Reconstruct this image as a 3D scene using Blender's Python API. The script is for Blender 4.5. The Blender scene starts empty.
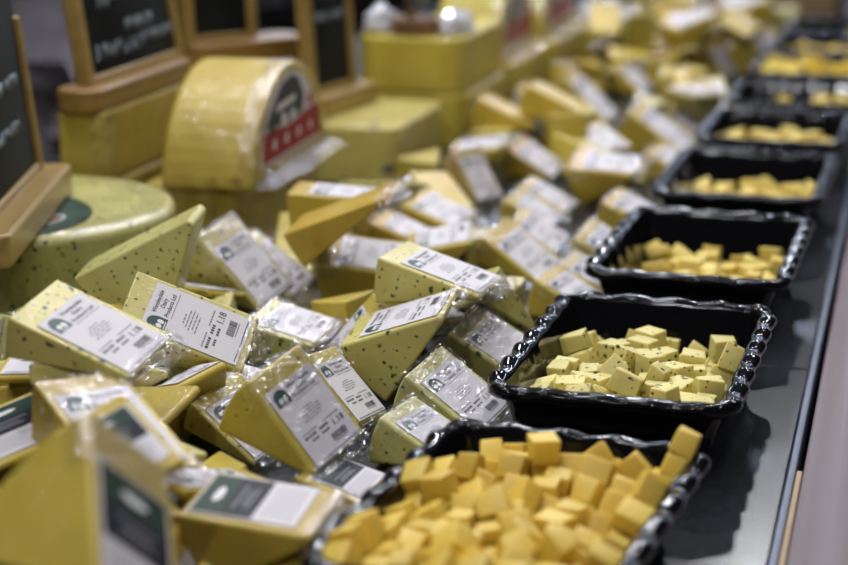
import bpy, bmesh, math, random
from mathutils import Vector, Matrix, Quaternion, noise
C = bpy.context.scene.collection
ZO = 0.96            # height of the tray rims above the floor; all z below are relative to it
PI = math.pi
random.seed(11)
WEDGES = [
["w1",-0.5507,1.2413,0.0198,0.9331,0.2514,0.2365,0.1013,0.1102,0.0561,24.5],
["w2",-0.5477,1.0748,0.0624,0.9787,0.0866,0.1858,-0.0094,0.1012,0.0647,17.7],
["w3",-0.6526,1.3681,0.0492,0.9654,0.0335,-0.2374,0.1029,0.1202,0.058,45.0],
["w4",-0.6085,1.4959,-0.0023,0.9074,0.1443,0.3865,-0.0796,0.095,0.0559,33.6],
["w5",-0.6087,1.5654,-0.0214,0.9521,0.075,0.296,-0.0155,0.084,0.058,33.0],
["w6",-0.5292,1.403,-0.0241,0.9914,0.0789,0.1012,-0.026,0.0723,0.056,31.6],
["w7",-0.523,1.5875,-0.0087,0.9798,0.1426,0.0822,0.1134,0.0954,0.0603,27.1],
["w8",-0.4017,1.4203,0.0278,0.9902,-0.0011,0.1334,-0.0413,0.1004,0.0666,23.0],
["w9",-0.481,1.6829,-0.0114,0.985,0.086,-0.0944,0.1159,0.0761,0.0571,31.7],
["w10",-0.4181,1.349,0.0069,0.9825,0.058,-0.1755,0.0229,0.0968,0.0639,35.9],
["w12",-0.4134,1.1205,0.0017,0.8947,0.1052,0.4295,-0.0624,0.0859,0.0678,34.6],
["w13",-0.4351,1.2646,-0.0297,0.921,-0.035,0.3783,-0.0865,0.0763,0.0574,33.0],
["w15",-0.4844,1.1845,-0.0331,0.9395,0.135,0.292,-0.1176,0.0742,0.0558,21.1],
["w18",-0.4957,0.9934,0.0268,0.9343,0.0256,0.1385,-0.3276,0.1236,0.0616,18.6],
["w19",-0.383,0.7814,0.0587,0.8015,-0.2419,0.4262,-0.3426,0.1101,0.0676,54.1],
["w20",-0.4473,0.8954,0.0522,0.9069,0.198,-0.0129,-0.3717,0.1014,0.0482,33.0],
["w22",-0.3801,0.9542,0.0027,0.999,0.0159,0.0369,0.0199,0.0903,0.0678,34.4],
["w23",-0.3792,1.1015,-0.0358,0.9926,-0.0022,0.1157,-0.0365,0.0581,0.0547,30.3],
["w24",-0.5933,1.0265,0.0015,0.8704,0.1549,-0.0557,-0.464,0.1036,0.0594,33.0],
["w26",-0.7588,1.2645,-0.0181,0.7941,0.5726,-0.158,-0.1289,0.104,0.0451,32.8],
["w27",-0.3493,1.2867,-0.0329,0.9529,0.0747,0.2863,-0.067,0.0827,0.0645,24.7],
["w28",-0.3501,1.4132,-0.031,0.9622,0.1162,0.2362,-0.0703,0.0818,0.0574,31.6],
["w29",-0.3513,1.213,-0.0385,0.9696,-0.0178,0.2396,-0.0462,0.0703,0.0667,30.2],
["w30",-0.3213,1.6692,-0.035,0.9767,0.028,0.2027,-0.0644,0.0728,0.0572,31.0],
["w30b",-0.3315,1.6151,-0.0368,0.9733,0.0268,0.2198,-0.0609,0.0718,0.0568,31.0],
["w31",-0.4073,1.7268,-0.0319,0.9465,0.1076,0.3,-0.051,0.0779,0.0615,22.0],
["w32",-0.4178,1.845,-0.0392,0.959,0.0677,0.2748,-0.0178,0.0648,0.0579,32.2],
["w33",-0.3297,1.7819,-0.0333,0.9672,0.1073,0.227,-0.0381,0.0725,0.0576,31.0],
["w34",-0.5065,2.2124,-0.0354,0.9575,0.0956,0.272,-0.0103,0.0742,0.0561,29.0],
["w35",-0.3911,2.0683,-0.0071,0.9899,0.1389,0.0269,0.008,0.0845,0.0509,35.5],
["w36",-0.4448,2.0088,-0.0371,0.9744,0.0146,0.2213,-0.0366,0.0699,0.0574,31.5],
["w37",-0.4465,1.9435,-0.0381,0.9727,0.0255,0.2292,-0.0249,0.067,0.0575,31.4],
["w38",-0.5389,2.0428,-0.027,0.8647,0.0425,0.4852,-0.1229,0.0738,0.0625,18.9],
["w39",-0.5702,2.1731,-0.0142,0.9962,0.0515,-0.0699,0.0098,0.0747,0.0574,32.1],
["w40",-0.5338,1.8625,-0.0268,0.9803,0.0795,0.149,-0.1023,0.0758,0.0557,31.8],
["w41",-0.5473,1.7878,-0.0321,0.9838,0.0194,0.1781,0.0036,0.0711,0.0571,32.0],
["w42",-0.5667,1.6471,0.0354,0.9965,-0.005,0.0302,0.0773,0.1067,0.0592,20.6],
["w43",-0.5337,1.5482,0.0457,0.9798,0.0529,-0.1927,0.006,0.1136,0.0574,18.5],
["w44",-0.5749,2.3533,-0.0024,0.9792,-0.008,0.2023,0.0139,0.0939,0.0571,33.7],
["w45",-0.5049,2.3631,0.014,0.9798,-0.016,0.1944,-0.0439,0.1025,0.0587,25.9],
["w46",-0.5067,2.5477,-0.0125,0.9227,0.0791,0.3764,-0.026,0.0967,0.0567,26.2],
["w47",-0.5058,2.8799,-0.0337,0.9376,0.0674,0.339,-0.0372,0.0723,0.0578,33.0],
["w48",-0.3756,2.3822,-0.0224,0.9523,0.0825,0.2904,-0.0435,0.1008,0.0581,33.0],
["w49",-0.3709,2.5374,-0.0392,0.9629,0.0526,0.2601,-0.0486,0.0695,0.0575,31.2],
["w50",-0.3402,2.2471,-0.0345,0.9746,0.0699,0.187,-0.1012,0.0677,0.0567,30.7],
["w51",-0.3362,1.9592,-0.0344,0.9749,0.0629,0.1975,-0.082,0.0701,0.0569,30.8],
["w53",-0.3878,3.0431,-0.0281,0.8923,0.08,0.4411,-0.053,0.0728,0.0577,33.0]]
FILL = [
[-0.5405,1.1213,-0.0042,0.9864,0.1111,-0.0926,-0.0787,0.0866,0.0485,33.5],
[-0.5389,0.9399,-0.0241,0.7107,0.5672,-0.3477,-0.2286,0.0882,0.0494,31.3],
[-0.5959,1.2091,-0.009,0.9703,-0.1813,0.0334,0.1568,0.0877,0.0491,34.7],
[-0.503,1.0514,-0.0046,0.9093,-0.1274,-0.0349,-0.3946,0.0973,0.0545,28.1],
[-0.6099,1.3384,-0.0294,-0.0558,-0.1098,0.6686,0.7334,0.0969,0.0543,35.7],
[-0.4085,1.5371,-0.0313,-0.0722,-0.0531,0.6807,0.727,0.0903,0.0505,33.1],
[-0.4452,2.3064,-0.0239,0.9133,0.0775,0.1009,-0.3869,0.0898,0.0503,29.7],
[-0.4937,0.9375,-0.0307,-0.4336,-0.39,0.5745,0.5744,0.0942,0.0528,35.1],
[-0.6659,1.2847,-0.0051,-0.4259,0.1684,-0.2086,0.8641,0.0885,0.0496,31.3],
[-0.6307,1.6848,-0.0304,0.7495,0.1603,0.2157,-0.6051,0.093,0.0521,34.6],
[-0.6565,1.1284,-0.0343,-0.0928,-0.1825,0.8055,0.5561,0.0911,0.051,31.7],
[-0.4269,2.2268,-0.0316,0.9709,-0.0011,0.1896,-0.1462,0.0893,0.05,28.7],
[-0.5985,2.0739,-0.0351,0.4121,0.4616,0.5659,0.5449,0.0853,0.0478,35.6],
[-0.6578,1.2314,-0.0066,0.7909,-0.1467,-0.2092,-0.5561,0.0869,0.0487,30.5],
[-0.6101,1.7345,-0.0268,0.6263,0.6615,-0.2307,-0.3419,0.0941,0.0527,31.8],
[-0.6033,1.8914,-0.0068,0.9918,-0.1054,-0.0316,-0.0642,0.096,0.0537,29.0],
[-0.4203,1.4543,-0.0136,0.9691,-0.0433,0.0765,-0.2305,0.0866,0.0485,34.0],
[-0.5222,1.2675,-0.0281,0.9769,-0.0014,0.1366,0.1646,0.0862,0.0483,28.9],
[-0.4382,1.0033,-0.006,-0.4689,0.0972,0.0673,0.8753,0.0878,0.0492,33.4],
[-0.5373,2.3908,-0.0229,0.7619,0.1928,0.1258,-0.6055,0.0877,0.0491,35.7],
[-0.6024,2.4744,-0.0202,0.6373,0.4852,-0.3755,-0.4664,0.0984,0.0551,31.5],
[-0.4487,2.1629,-0.028,-0.3204,0.422,0.8474,-0.0339,0.0932,0.0522,30.4],
[-0.5174,0.9542,-0.0278,0.512,0.5267,-0.4194,-0.5334,0.0953,0.0534,31.3],
[-0.6355,1.437,-0.0095,0.9761,-0.1361,0.0023,-0.1694,0.0901,0.0505,29.6],
[-0.4943,2.3089,-0.0245,0.2908,0.1866,0.7043,0.6201,0.0988,0.0553,31.5],
[-0.7228,1.3271,-0.0297,0.8255,0.2586,0.1222,-0.4865,0.0911,0.051,30.0],
[-0.5518,0.9056,-0.025,0.7652,0.6117,-0.1314,-0.1517,0.0926,0.0518,28.9],
[-0.7069,1.177,-0.0324,-0.2975,-0.268,0.6348,0.6608,0.0899,0.0503,28.7],
[-0.555,1.9466,-0.026,0.8987,0.0394,0.1838,-0.3963,0.0879,0.0492,32.3],
[-0.5749,1.6593,-0.0173,0.3233,0.2211,0.4853,0.7817,0.0862,0.0483,33.5],
[-0.6168,1.131,0.0253,0.7594,0.0769,0.0449,-0.6445,0.0983,0.055,31.6],
[-0.5159,0.8413,-0.007,0.2264,-0.2254,0.724,-0.6113,0.0869,0.0487,28.2],
[-0.4892,0.8272,-0.0048,-0.3372,0.9195,0.0616,-0.1925,0.0889,0.0498,32.0],
[-0.4342,0.8788,-0.0027,0.5856,-0.5495,0.224,-0.5522,0.0861,0.0482,34.9],
[-0.5515,1.0787,0.0359,0.9767,-0.1343,0.0078,0.167,0.0853,0.0478,29.1],
[-0.4893,1.4664,-0.0352,0.5729,0.4531,0.4781,0.4878,0.0768,0.043,30.0],
[-0.5371,1.1913,-0.0059,0.9021,0.0777,-0.2102,-0.3687,0.077,0.0431,35.8],
[-0.4793,1.3928,-0.0286,-0.2028,-0.4008,-0.1511,0.8806,0.0773,0.0433,29.7],
[-0.3741,0.8839,-0.0364,0.2256,0.2272,0.6521,0.6872,0.0782,0.0438,28.6],
[-0.4759,1.0487,-0.033,-0.3943,-0.1938,-0.0394,0.8975,0.0763,0.0427,30.8],
[-0.3476,0.9079,-0.0366,0.7421,0.2371,0.1696,-0.6036,0.077,0.0431,31.2],
[-0.3748,2.0863,-0.0246,0.7556,0.1692,-0.0263,-0.6322,0.0751,0.042,29.3],
[-0.6084,1.8456,-0.0311,0.9096,-0.1075,0.1454,0.3741,0.0827,0.0463,29.4],
[-0.3664,1.0103,-0.0336,0.4254,-0.337,0.0236,0.8396,0.0742,0.0416,28.6],
[-0.4106,0.9202,-0.0316,0.6729,-0.3102,0.415,-0.5279,0.0766,0.0429,28.9],
[-0.6008,1.3886,-0.0312,0.6482,0.6868,-0.283,-0.1679,0.0761,0.0426,32.8],
[-0.586,2.296,-0.0189,0.7177,-0.0397,0.0314,0.6945,0.077,0.0431,34.9],
[-0.3675,1.4862,-0.0196,0.7588,-0.4082,0.3896,0.3251,0.0771,0.0432,31.2],
[-0.47,1.7078,-0.0378,0.5866,0.6054,-0.4003,-0.3593,0.0766,0.0429,33.5],
[-0.4028,3.5798,-0.0013,0.9946,-0.0907,-0.0238,0.0438,0.0966,0.0541,34.0],
[-0.5883,3.0549,-0.0053,0.8149,0.1334,-0.1572,-0.5417,0.0872,0.0488,32.1],
[-0.3427,3.145,-0.0292,0.5287,0.4069,0.4932,0.5582,0.089,0.0499,33.1],
[-0.4074,3.2596,-0.0146,0.978,-0.0862,-0.044,0.185,0.0856,0.0479,28.2],
[-0.5117,3.2792,-0.033,0.6323,0.5334,0.3881,0.4063,0.0853,0.0477,30.6],
[-0.5101,2.9933,-0.0084,0.9221,-0.0824,-0.1292,-0.3553,0.0882,0.0494,29.1],
[-0.3872,2.6631,-0.0191,0.1662,0.2579,0.5782,0.756,0.0931,0.0521,34.2],
[-0.5996,3.5073,-0.0128,-0.447,-0.0202,-0.0477,0.893,0.0989,0.0554,29.7],
[-0.5038,3.61,-0.0102,0.5844,-0.0763,0.0716,-0.8047,0.0885,0.0496,30.5],
[-0.4654,3.113,-0.0178,0.9982,-0.0321,0.0504,-0.0062,0.0924,0.0518,29.0],
[-0.5545,2.6962,0.0004,0.8293,-0.2521,-0.1637,-0.4712,0.0888,0.0497,32.1],
[-0.4605,3.1755,-0.0035,0.9906,0.1345,0.0013,-0.0259,0.0948,0.0531,33.3],
[-0.565,3.4244,-0.0066,-0.3627,0.1839,0.0202,0.9133,0.0874,0.0489,29.6],
[-0.5102,2.9254,-0.0335,0.5744,0.7782,0.2133,0.1379,0.0959,0.0537,28.3],
[-0.4669,3.523,0.0008,0.7915,0.0925,-0.1316,-0.5896,0.0928,0.0519,35.0],
[-0.3971,3.4785,-0.0231,0.5921,0.6852,-0.234,-0.3537,0.0991,0.0555,35.8],
[-0.5519,3.1363,-0.028,-0.0119,-0.0231,0.6458,0.763,0.0909,0.0509,32.4],
[-0.5774,2.8388,-0.0133,0.9667,-0.069,0.0428,-0.2425,0.0966,0.0541,28.1],
[-0.4541,3.3321,-0.0112,0.9337,-0.1615,0.088,-0.3071,0.0868,0.0486,31.8],
[-0.4483,2.892,-0.0317,0.5817,0.7123,-0.2864,-0.2687,0.0961,0.0538,28.1],
[-0.4116,3.3825,-0.0055,-0.3411,0.1627,0.0737,0.9229,0.0923,0.0517,29.3],
[-0.614,2.5705,-0.0255,0.6281,0.5131,-0.4789,-0.3359,0.0878,0.0491,35.1],
[-0.3578,2.6867,-0.0308,0.7697,0.2667,0.1434,-0.562,0.09,0.0504,28.9],
[-0.6022,3.5994,-0.0202,0.9332,0.1919,0.1211,-0.2787,0.0972,0.0544,30.4],
[-0.4685,3.0228,-0.0254,0.7301,0.3125,0.0575,-0.605,0.0911,0.051,32.9],
[-0.5148,3.3771,-0.0343,0.3769,0.3216,0.6012,0.6269,0.0863,0.0483,29.6],
[-0.5489,2.5855,-0.0303,-0.4398,-0.3098,-0.1239,0.8338,0.0913,0.0511,31.4],
[-0.4804,3.4285,-0.0222,0.6704,0.5395,-0.4295,-0.274,0.0938,0.0525,28.3],
[-0.4476,2.7635,-0.0297,0.539,0.5437,-0.3691,-0.5269,0.0854,0.0478,33.0],
[-0.3585,3.2803,-0.0247,0.652,0.6499,-0.1578,-0.3572,0.09,0.0504,31.7],
[-0.6066,3.7253,-0.0257,0.2649,0.3762,0.5584,0.6903,0.0878,0.0492,35.8],
[-0.5817,2.7836,-0.0288,-0.0144,-0.175,0.7723,0.6105,0.0879,0.0492,30.6],
[-0.4362,2.4935,-0.0288,0.6099,0.5228,-0.3375,-0.4908,0.089,0.0498,32.2],
[-0.5442,3.5196,-0.0345,-0.334,-0.5175,0.6352,0.466,0.0892,0.05,33.1],
[-0.5118,3.2032,-0.0239,0.6885,0.5088,0.4282,0.2894,0.0887,0.0497,29.1],
[-0.4148,3.1731,-0.0272,-0.4674,-0.1265,-0.1199,0.8667,0.0916,0.0513,29.4],
[-0.4962,3.4025,-0.0343,0.581,0.7932,-0.1648,-0.0778,0.0875,0.049,28.3],
[-0.3725,3.6383,-0.0288,-0.129,-0.1204,0.6519,0.7375,0.0948,0.0531,29.5],
[-0.4272,2.7328,-0.0279,-0.3733,-0.4508,0.5516,0.5942,0.0961,0.0538,31.7],
[-0.609,3.3989,-0.0342,0.6324,0.74,-0.1829,-0.1381,0.0906,0.0508,30.1],
[-0.3613,3.0248,0.0393,0.6349,-0.1102,0.185,-0.742,0.0962,0.0539,28.1],
[-0.5033,3.4599,0.0542,0.7078,-0.1365,-0.0676,-0.6898,0.0972,0.0544,32.1],
[-0.4171,3.3549,0.0418,0.5162,0.2315,-0.0044,-0.8246,0.0897,0.0503,34.7],
[-0.4502,3.2216,0.0388,0.5068,0.5883,0.3769,0.5051,0.0937,0.0525,34.2],
[-0.5781,3.656,0.0277,0.5269,0.546,0.4209,0.4972,0.0853,0.0478,31.5],
[-0.5991,3.4926,0.0217,0.6258,0.5632,-0.2386,-0.4839,0.0902,0.0505,29.5],
[-0.4987,3.406,0.0307,0.9826,0.0402,0.1339,-0.1222,0.0857,0.048,33.7],
[-0.3873,3.286,0.0452,0.0027,-0.1078,-0.1153,0.9875,0.0961,0.0538,30.7],
[-0.5277,3.3096,0.0576,0.8417,-0.0669,-0.0588,-0.5326,0.0954,0.0534,31.8],
[-0.5317,3.5681,0.0529,-0.3556,0.0802,-0.0904,0.9268,0.0921,0.0516,31.8],
[-0.4385,3.0111,0.0429,0.9867,0.152,0.0317,-0.0489,0.0944,0.0528,28.6],
[-0.4655,3.0997,0.0275,-0.1518,0.173,0.6924,0.6838,0.0859,0.0481,29.5],
[-0.5959,3.4027,0.0471,-0.2476,0.0376,0.1089,0.962,0.093,0.0521,29.4],
[-0.5723,3.1106,0.0335,0.6173,0.1488,-0.0241,-0.7722,0.0909,0.0509,32.9],
[-0.5622,3.5663,0.0295,0.9622,-0.1443,0.1398,-0.1836,0.0867,0.0485,31.2],
[-0.3973,3.1255,0.026,0.9477,0.2009,-0.2075,-0.1355,0.0931,0.0521,28.8],
[-0.5239,3.0018,0.0402,0.7989,-0.1259,-0.2242,-0.5437,0.0892,0.0499,28.9],
[-0.4046,3.2179,0.035,0.9905,0.0489,0.0527,-0.1172,0.0877,0.0491,30.0],
[-0.4404,2.8312,0.011,0.9497,-0.0385,-0.2111,-0.2279,0.0892,0.05,31.9],
[-0.5025,3.2684,0.0389,0.9847,-0.1656,0.0246,0.0475,0.0854,0.0478,34.0],
[-0.4355,3.129,0.0501,0.9473,-0.063,-0.021,-0.3134,0.0885,0.0496,29.8],
[-0.3651,2.5504,0.0033,0.5596,-0.0823,0.0365,-0.8239,0.0907,0.0508,32.7],
[-0.5821,3.0108,0.0427,0.7375,0.1431,0.2321,-0.6178,0.0917,0.0514,30.9],
[-0.4311,2.9592,0.0543,0.9195,0.0913,-0.1212,0.3625,0.0901,0.0505,29.7],
[-0.4548,3.2656,-0.0277,0.678,0.6629,0.2318,0.2171,0.0893,0.05,28.0]]
CUBES = {
"t1":[[-0.2589,1.0056,-0.0447,0.706,-0.048,-0.705,-0.045,0.0147,0.0187,0.0182],
[-0.2168,1.0916,-0.0427,0.21,0.213,0.673,0.676,0.0142,0.0186,0.0164],
[-0.2309,0.9693,-0.0449,0.084,-0.084,-0.702,0.702,0.019,0.0142,0.0141],
[-0.2394,1.0901,-0.0438,0.294,0.296,0.642,0.643,0.0152,0.0164,0.0167],
[-0.2068,0.9791,-0.0426,0.671,0.206,0.68,-0.208,0.0186,0.0171,0.0175],
[-0.2578,0.9348,-0.0431,0.54,-0.455,0.541,0.456,0.0179,0.0192,0.0163],
[-0.2249,0.9874,-0.045,0.32,-0.003,0.002,-0.947,0.0168,0.0172,0.0142],
[-0.2759,0.9358,-0.0438,0.001,-0.749,-0.663,-0.001,0.0177,0.0161,0.0164],
[-0.2975,0.9787,-0.041,0.108,0.039,0.993,-0.003,0.0142,0.0179,0.0194],
[-0.1962,0.9321,-0.0443,0.731,-0.002,0.001,0.682,0.017,0.0187,0.0153],
[-0.1975,0.9139,-0.0429,0.001,0.695,-0.719,0.003,0.0193,0.014,0.0183],
[-0.2041,1.079,-0.0449,0.376,0.372,-0.601,-0.599,0.0163,0.0143,0.0188],
[-0.2286,1.0763,-0.0433,0.323,0.323,0.63,0.629,0.017,0.0174,0.0174],
[-0.2316,0.917,-0.0429,0.708,0.026,-0.706,0.025,0.0184,0.0184,0.0185],
[-0.1907,1.0911,-0.0191,0.614,-0.368,0.009,-0.699,0.0182,0.0154,0.0146],
[-0.2381,0.9347,-0.0443,0.03,-0.707,-0.03,-0.706,0.0155,0.0179,0.0165],
[-0.296,0.9224,-0.0447,0.707,0.046,0.705,-0.04,0.0146,0.0189,0.0168],
[-0.2864,0.9595,-0.0446,0.651,-0.652,0.278,-0.274,0.018,0.0149,0.0179],
[-0.2677,1.0962,-0.0444,0.214,0.672,0.212,-0.677,0.0152,0.0176,0.0162],
[-0.1948,0.9498,-0.0442,0.707,0.706,-0.022,-0.03,0.0188,0.0157,0.0187],
[-0.2643,0.952,-0.0427,0.703,0.031,-0.71,0.035,0.0188,0.0142,0.0185],
[-0.292,0.9394,-0.044,0.704,0.708,-0.041,-0.043,0.0168,0.0161,0.0159],
[-0.2472,0.9513,-0.0442,0.71,-0.027,0.704,0.029,0.0156,0.0167,0.0158],
[-0.2138,0.9452,-0.0444,0.001,0.036,0.999,-0.002,0.0183,0.0159,0.0152],
[-0.2173,1.0603,-0.0423,-0.015,-0.014,-0.707,-0.707,0.0167,0.0194,0.0153],
[-0.2888,1.1078,-0.0382,0.34,-0.684,-0.451,0.461,0.0173,0.0186,0.016],
[-0.1974,1.0958,-0.0447,-0.0,0.129,0.992,-0.003,0.0147,0.017,0.0146],
[-0.2897,1.0296,-0.044,0.002,0.037,0.999,-0.002,0.0174,0.0183,0.0161],
[-0.236,1.0235,-0.0438,0.596,-0.594,-0.383,0.381,0.0191,0.0165,0.0155],
[-0.3041,0.9801,-0.0247,0.73,-0.083,-0.075,0.674,0.0189,0.0142,0.0153],
[-0.215,0.9621,-0.0425,0.703,0.704,-0.075,-0.07,0.0146,0.019,0.0161],
[-0.208,1.107,-0.0305,0.536,-0.757,0.326,0.184,0.0176,0.0142,0.0141],
[-0.1695,1.1056,-0.0157,0.107,0.552,-0.12,-0.819,0.019,0.0193,0.0193],
[-0.237,1.0581,-0.0432,0.213,-0.675,-0.221,-0.671,0.0176,0.0154,0.017],
[-0.256,1.083,-0.0425,0.887,-0.007,0.004,-0.462,0.0176,0.0175,0.0192],
[-0.2665,0.9674,-0.0441,0.459,-0.455,-0.536,0.543,0.0157,0.0158,0.017],
[-0.2034,1.0794,-0.0299,0.665,-0.745,-0.029,0.038,0.017,0.0144,0.0144],
[-0.1903,1.1071,-0.0259,0.516,-0.774,-0.283,-0.234,0.0168,0.0184,0.0144],
[-0.2482,0.9699,-0.0425,0.0,-0.993,0.122,0.001,0.0146,0.0168,0.0191],
[-0.3028,0.9563,-0.0294,0.461,-0.525,-0.638,0.324,0.019,0.0184,0.019],
[-0.1892,0.9371,-0.0274,0.48,-0.522,-0.482,-0.514,0.0179,0.0177,0.0154],
[-0.242,0.9158,0.0009,0.808,-0.094,0.421,-0.402,0.0165,0.0162,0.0159],
[-0.2314,0.9516,-0.0447,0.033,0.003,0.004,-0.999,0.016,0.0148,0.0147],
[-0.2825,1.0633,-0.045,0.678,0.213,-0.673,0.206,0.014,0.0169,0.0168],
[-0.213,0.9133,-0.0444,-0.017,0.018,0.707,-0.707,0.0166,0.0152,0.0163],
[-0.2623,0.9664,-0.0259,0.611,-0.307,-0.652,-0.328,0.0144,0.0168,0.0188],
[-0.1897,0.9052,-0.0249,0.003,-0.042,-0.707,-0.706,0.016,0.0179,0.0181],
[-0.1836,1.08,-0.0444,0.478,-0.481,0.519,-0.52,0.0154,0.0152,0.0171],
[-0.2054,0.9439,-0.0288,0.004,-0.014,-0.999,0.023,0.0149,0.018,0.0142],
[-0.3174,0.9028,0.0005,0.075,-0.57,0.171,-0.801,0.0148,0.0183,0.0186],
[-0.1755,1.084,-0.0282,0.043,0.181,-0.025,0.982,0.0184,0.0164,0.0149],
[-0.2076,1.0423,-0.0442,0.226,0.002,0.001,0.974,0.0162,0.0146,0.0156],
[-0.2851,1.0826,-0.0402,0.243,-0.39,-0.754,0.47,0.0175,0.0173,0.0186],
[-0.3055,0.9355,-0.028,0.157,-0.101,0.703,0.686,0.0178,0.0184,0.0184],
[-0.1817,1.0958,-0.044,0.057,-0.704,0.054,0.705,0.0161,0.0156,0.0146],
[-0.2732,1.0705,-0.0251,0.684,-0.249,0.657,-0.196,0.0194,0.0148,0.0168],
[-0.214,0.9293,-0.0438,0.486,-0.513,-0.486,-0.513,0.0164,0.0165,0.0157],
[-0.1857,0.9215,-0.0272,0.717,0.13,0.129,0.672,0.0151,0.014,0.0155],
[-0.2451,1.1124,-0.0182,0.113,0.034,-0.566,0.816,0.0186,0.0162,0.0181],
[-0.2308,0.9714,-0.0298,0.679,0.677,-0.202,-0.201,0.014,0.0161,0.0163],
[-0.2793,0.9189,-0.043,0.532,-0.533,-0.465,0.465,0.0167,0.0181,0.0175],
[-0.271,1.1103,-0.0285,0.184,0.981,-0.026,0.065,0.0183,0.0187,0.0182],
[-0.2462,1.0701,-0.0435,0.675,-0.216,0.672,0.216,0.017,0.0148,0.0186],
[-0.2004,1.0136,-0.0282,0.065,0.979,-0.187,-0.027,0.016,0.0176,0.0141],
[-0.1613,1.1109,-0.0016,0.799,0.572,0.127,-0.137,0.0151,0.0151,0.0189],
[-0.2365,0.9541,-0.0291,0.321,-0.328,0.626,-0.63,0.0181,0.0149,0.0176],
[-0.23,1.1059,-0.0318,0.851,-0.177,-0.489,0.067,0.0149,0.0183,0.0188],
[-0.2476,0.9103,-0.0286,0.606,-0.19,0.397,-0.662,0.0189,0.0174,0.0157],
[-0.3112,0.9074,-0.0148,0.801,0.151,0.575,0.082,0.0194,0.0164,0.019],
[-0.2898,0.9106,-0.0249,0.434,0.647,0.504,-0.372,0.0179,0.016,0.0181],
[-0.3069,0.9131,-0.0301,0.128,-0.117,0.573,0.802,0.0167,0.0145,0.015],
[-0.2109,1.0035,-0.0433,0.247,0.0,0.001,0.969,0.0185,0.0193,0.0174],
[-0.2276,0.9047,-0.0261,0.709,0.108,-0.681,-0.154,0.0167,0.0161,0.0149],
[-0.1763,1.0676,-0.0261,0.603,-0.417,-0.383,0.562,0.0158,0.0173,0.019],
[-0.257,0.9486,-0.0237,0.679,0.666,0.219,0.218,0.0172,0.0191,0.0162],
[-0.2917,1.0116,-0.0449,0.48,-0.478,0.52,-0.52,0.0177,0.0143,0.0161],
[-0.1973,1.0189,-0.0443,0.002,0.974,-0.225,0.002,0.0186,0.0142,0.0155],
[-0.1841,0.9872,-0.0302,0.687,0.492,-0.276,0.458,0.0187,0.0176,0.0161],
[-0.2783,0.9813,-0.0434,0.079,-0.001,0.002,-0.997,0.0172,0.0159,0.0173],
[-0.2622,0.9182,-0.0426,0.537,-0.46,0.534,0.463,0.0188,0.0163,0.0176],
[-0.2228,0.9873,-0.0306,0.67,0.206,0.683,-0.203,0.0148,0.0191,0.0187],
[-0.1867,1.1112,-0.0048,0.338,0.613,0.694,0.169,0.0194,0.0142,0.0169],
[-0.1862,1.0001,-0.0388,0.813,-0.137,-0.551,0.131,0.0169,0.0145,0.0184],
[-0.2471,1.0404,-0.0428,0.693,-0.149,-0.69,-0.15,0.0184,0.0184,0.0187],
[-0.2849,0.9367,-0.0261,0.711,-0.703,0.021,-0.04,0.0183,0.0193,0.0172],
[-0.2251,1.0963,-0.0056,0.685,-0.207,0.676,-0.179,0.0179,0.0169,0.0189],
[-0.2432,0.9382,-0.0107,0.213,-0.67,-0.231,-0.673,0.0159,0.0172,0.0142],
[-0.1838,0.8982,-0.008,0.464,-0.496,0.536,-0.502,0.0181,0.0168,0.0169],
[-0.2091,0.9032,-0.0249,0.566,-0.468,-0.59,0.337,0.0166,0.019,0.0191],
[-0.2724,0.9082,-0.0238,0.099,-0.715,-0.674,-0.153,0.0169,0.0172,0.0195],
[-0.1762,1.0493,-0.0261,0.058,0.177,-0.126,0.974,0.0162,0.0166,0.0194],
[-0.1685,1.0663,-0.0111,0.155,0.102,-0.696,0.693,0.015,0.0163,0.018],
[-0.2145,0.8917,0.0063,0.177,-0.98,0.052,-0.079,0.0175,0.0169,0.0144],
[-0.1774,0.9982,-0.0156,0.674,0.285,-0.477,-0.488,0.016,0.0187,0.0179],
[-0.2552,0.8975,0.0027,0.748,-0.497,0.277,0.343,0.0177,0.017,0.0192],
[-0.2952,1.0799,-0.0251,0.141,-0.13,0.594,0.782,0.0181,0.0182,0.0168],
[-0.2596,1.0094,-0.0254,0.336,0.606,-0.65,0.311,0.0187,0.0165,0.015],
[-0.2929,0.9034,-0.0079,0.568,0.815,-0.107,0.033,0.0181,0.0193,0.017],
[-0.2764,1.0034,-0.0439,0.705,-0.037,-0.707,-0.036,0.0162,0.0175,0.0157],
[-0.2272,1.0405,-0.043,0.976,0.0,0.0,-0.214,0.0175,0.0195,0.018],
[-0.2611,1.0972,-0.0087,0.611,0.397,0.569,0.381,0.0189,0.0191,0.0187],
[-0.2513,1.0275,-0.026,0.159,-0.041,0.453,0.876,0.0159,0.0165,0.0146],
[-0.2657,1.0267,-0.0434,0.433,-0.557,-0.435,-0.559,0.0172,0.0156,0.0195],
[-0.2465,0.9767,-0.024,0.233,0.229,0.666,0.67,0.0167,0.0179,0.0167],
[-0.2726,1.0926,-0.0253,0.507,-0.573,-0.251,0.593,0.0141,0.0154,0.0166],
[-0.2264,0.9447,-0.001,0.465,-0.659,-0.116,-0.58,0.0195,0.017,0.0169],
[-0.2955,1.0472,-0.0347,0.159,-0.805,-0.175,0.544,0.0177,0.0147,0.0155],
[-0.2971,0.9316,-0.0071,0.612,-0.549,0.437,0.365,0.0145,0.0161,0.0177],
[-0.2917,1.1152,-0.0232,0.677,-0.015,-0.243,-0.695,0.0161,0.019,0.0151],
[-0.2736,1.0477,-0.0435,0.327,0.328,0.627,0.627,0.0189,0.017,0.0152],
[-0.3031,1.0723,-0.0096,0.467,-0.518,-0.642,0.319,0.0191,0.0193,0.0155],
[-0.3109,0.9457,-0.0128,0.131,0.744,0.644,0.123,0.0179,0.0163,0.0147],
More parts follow.
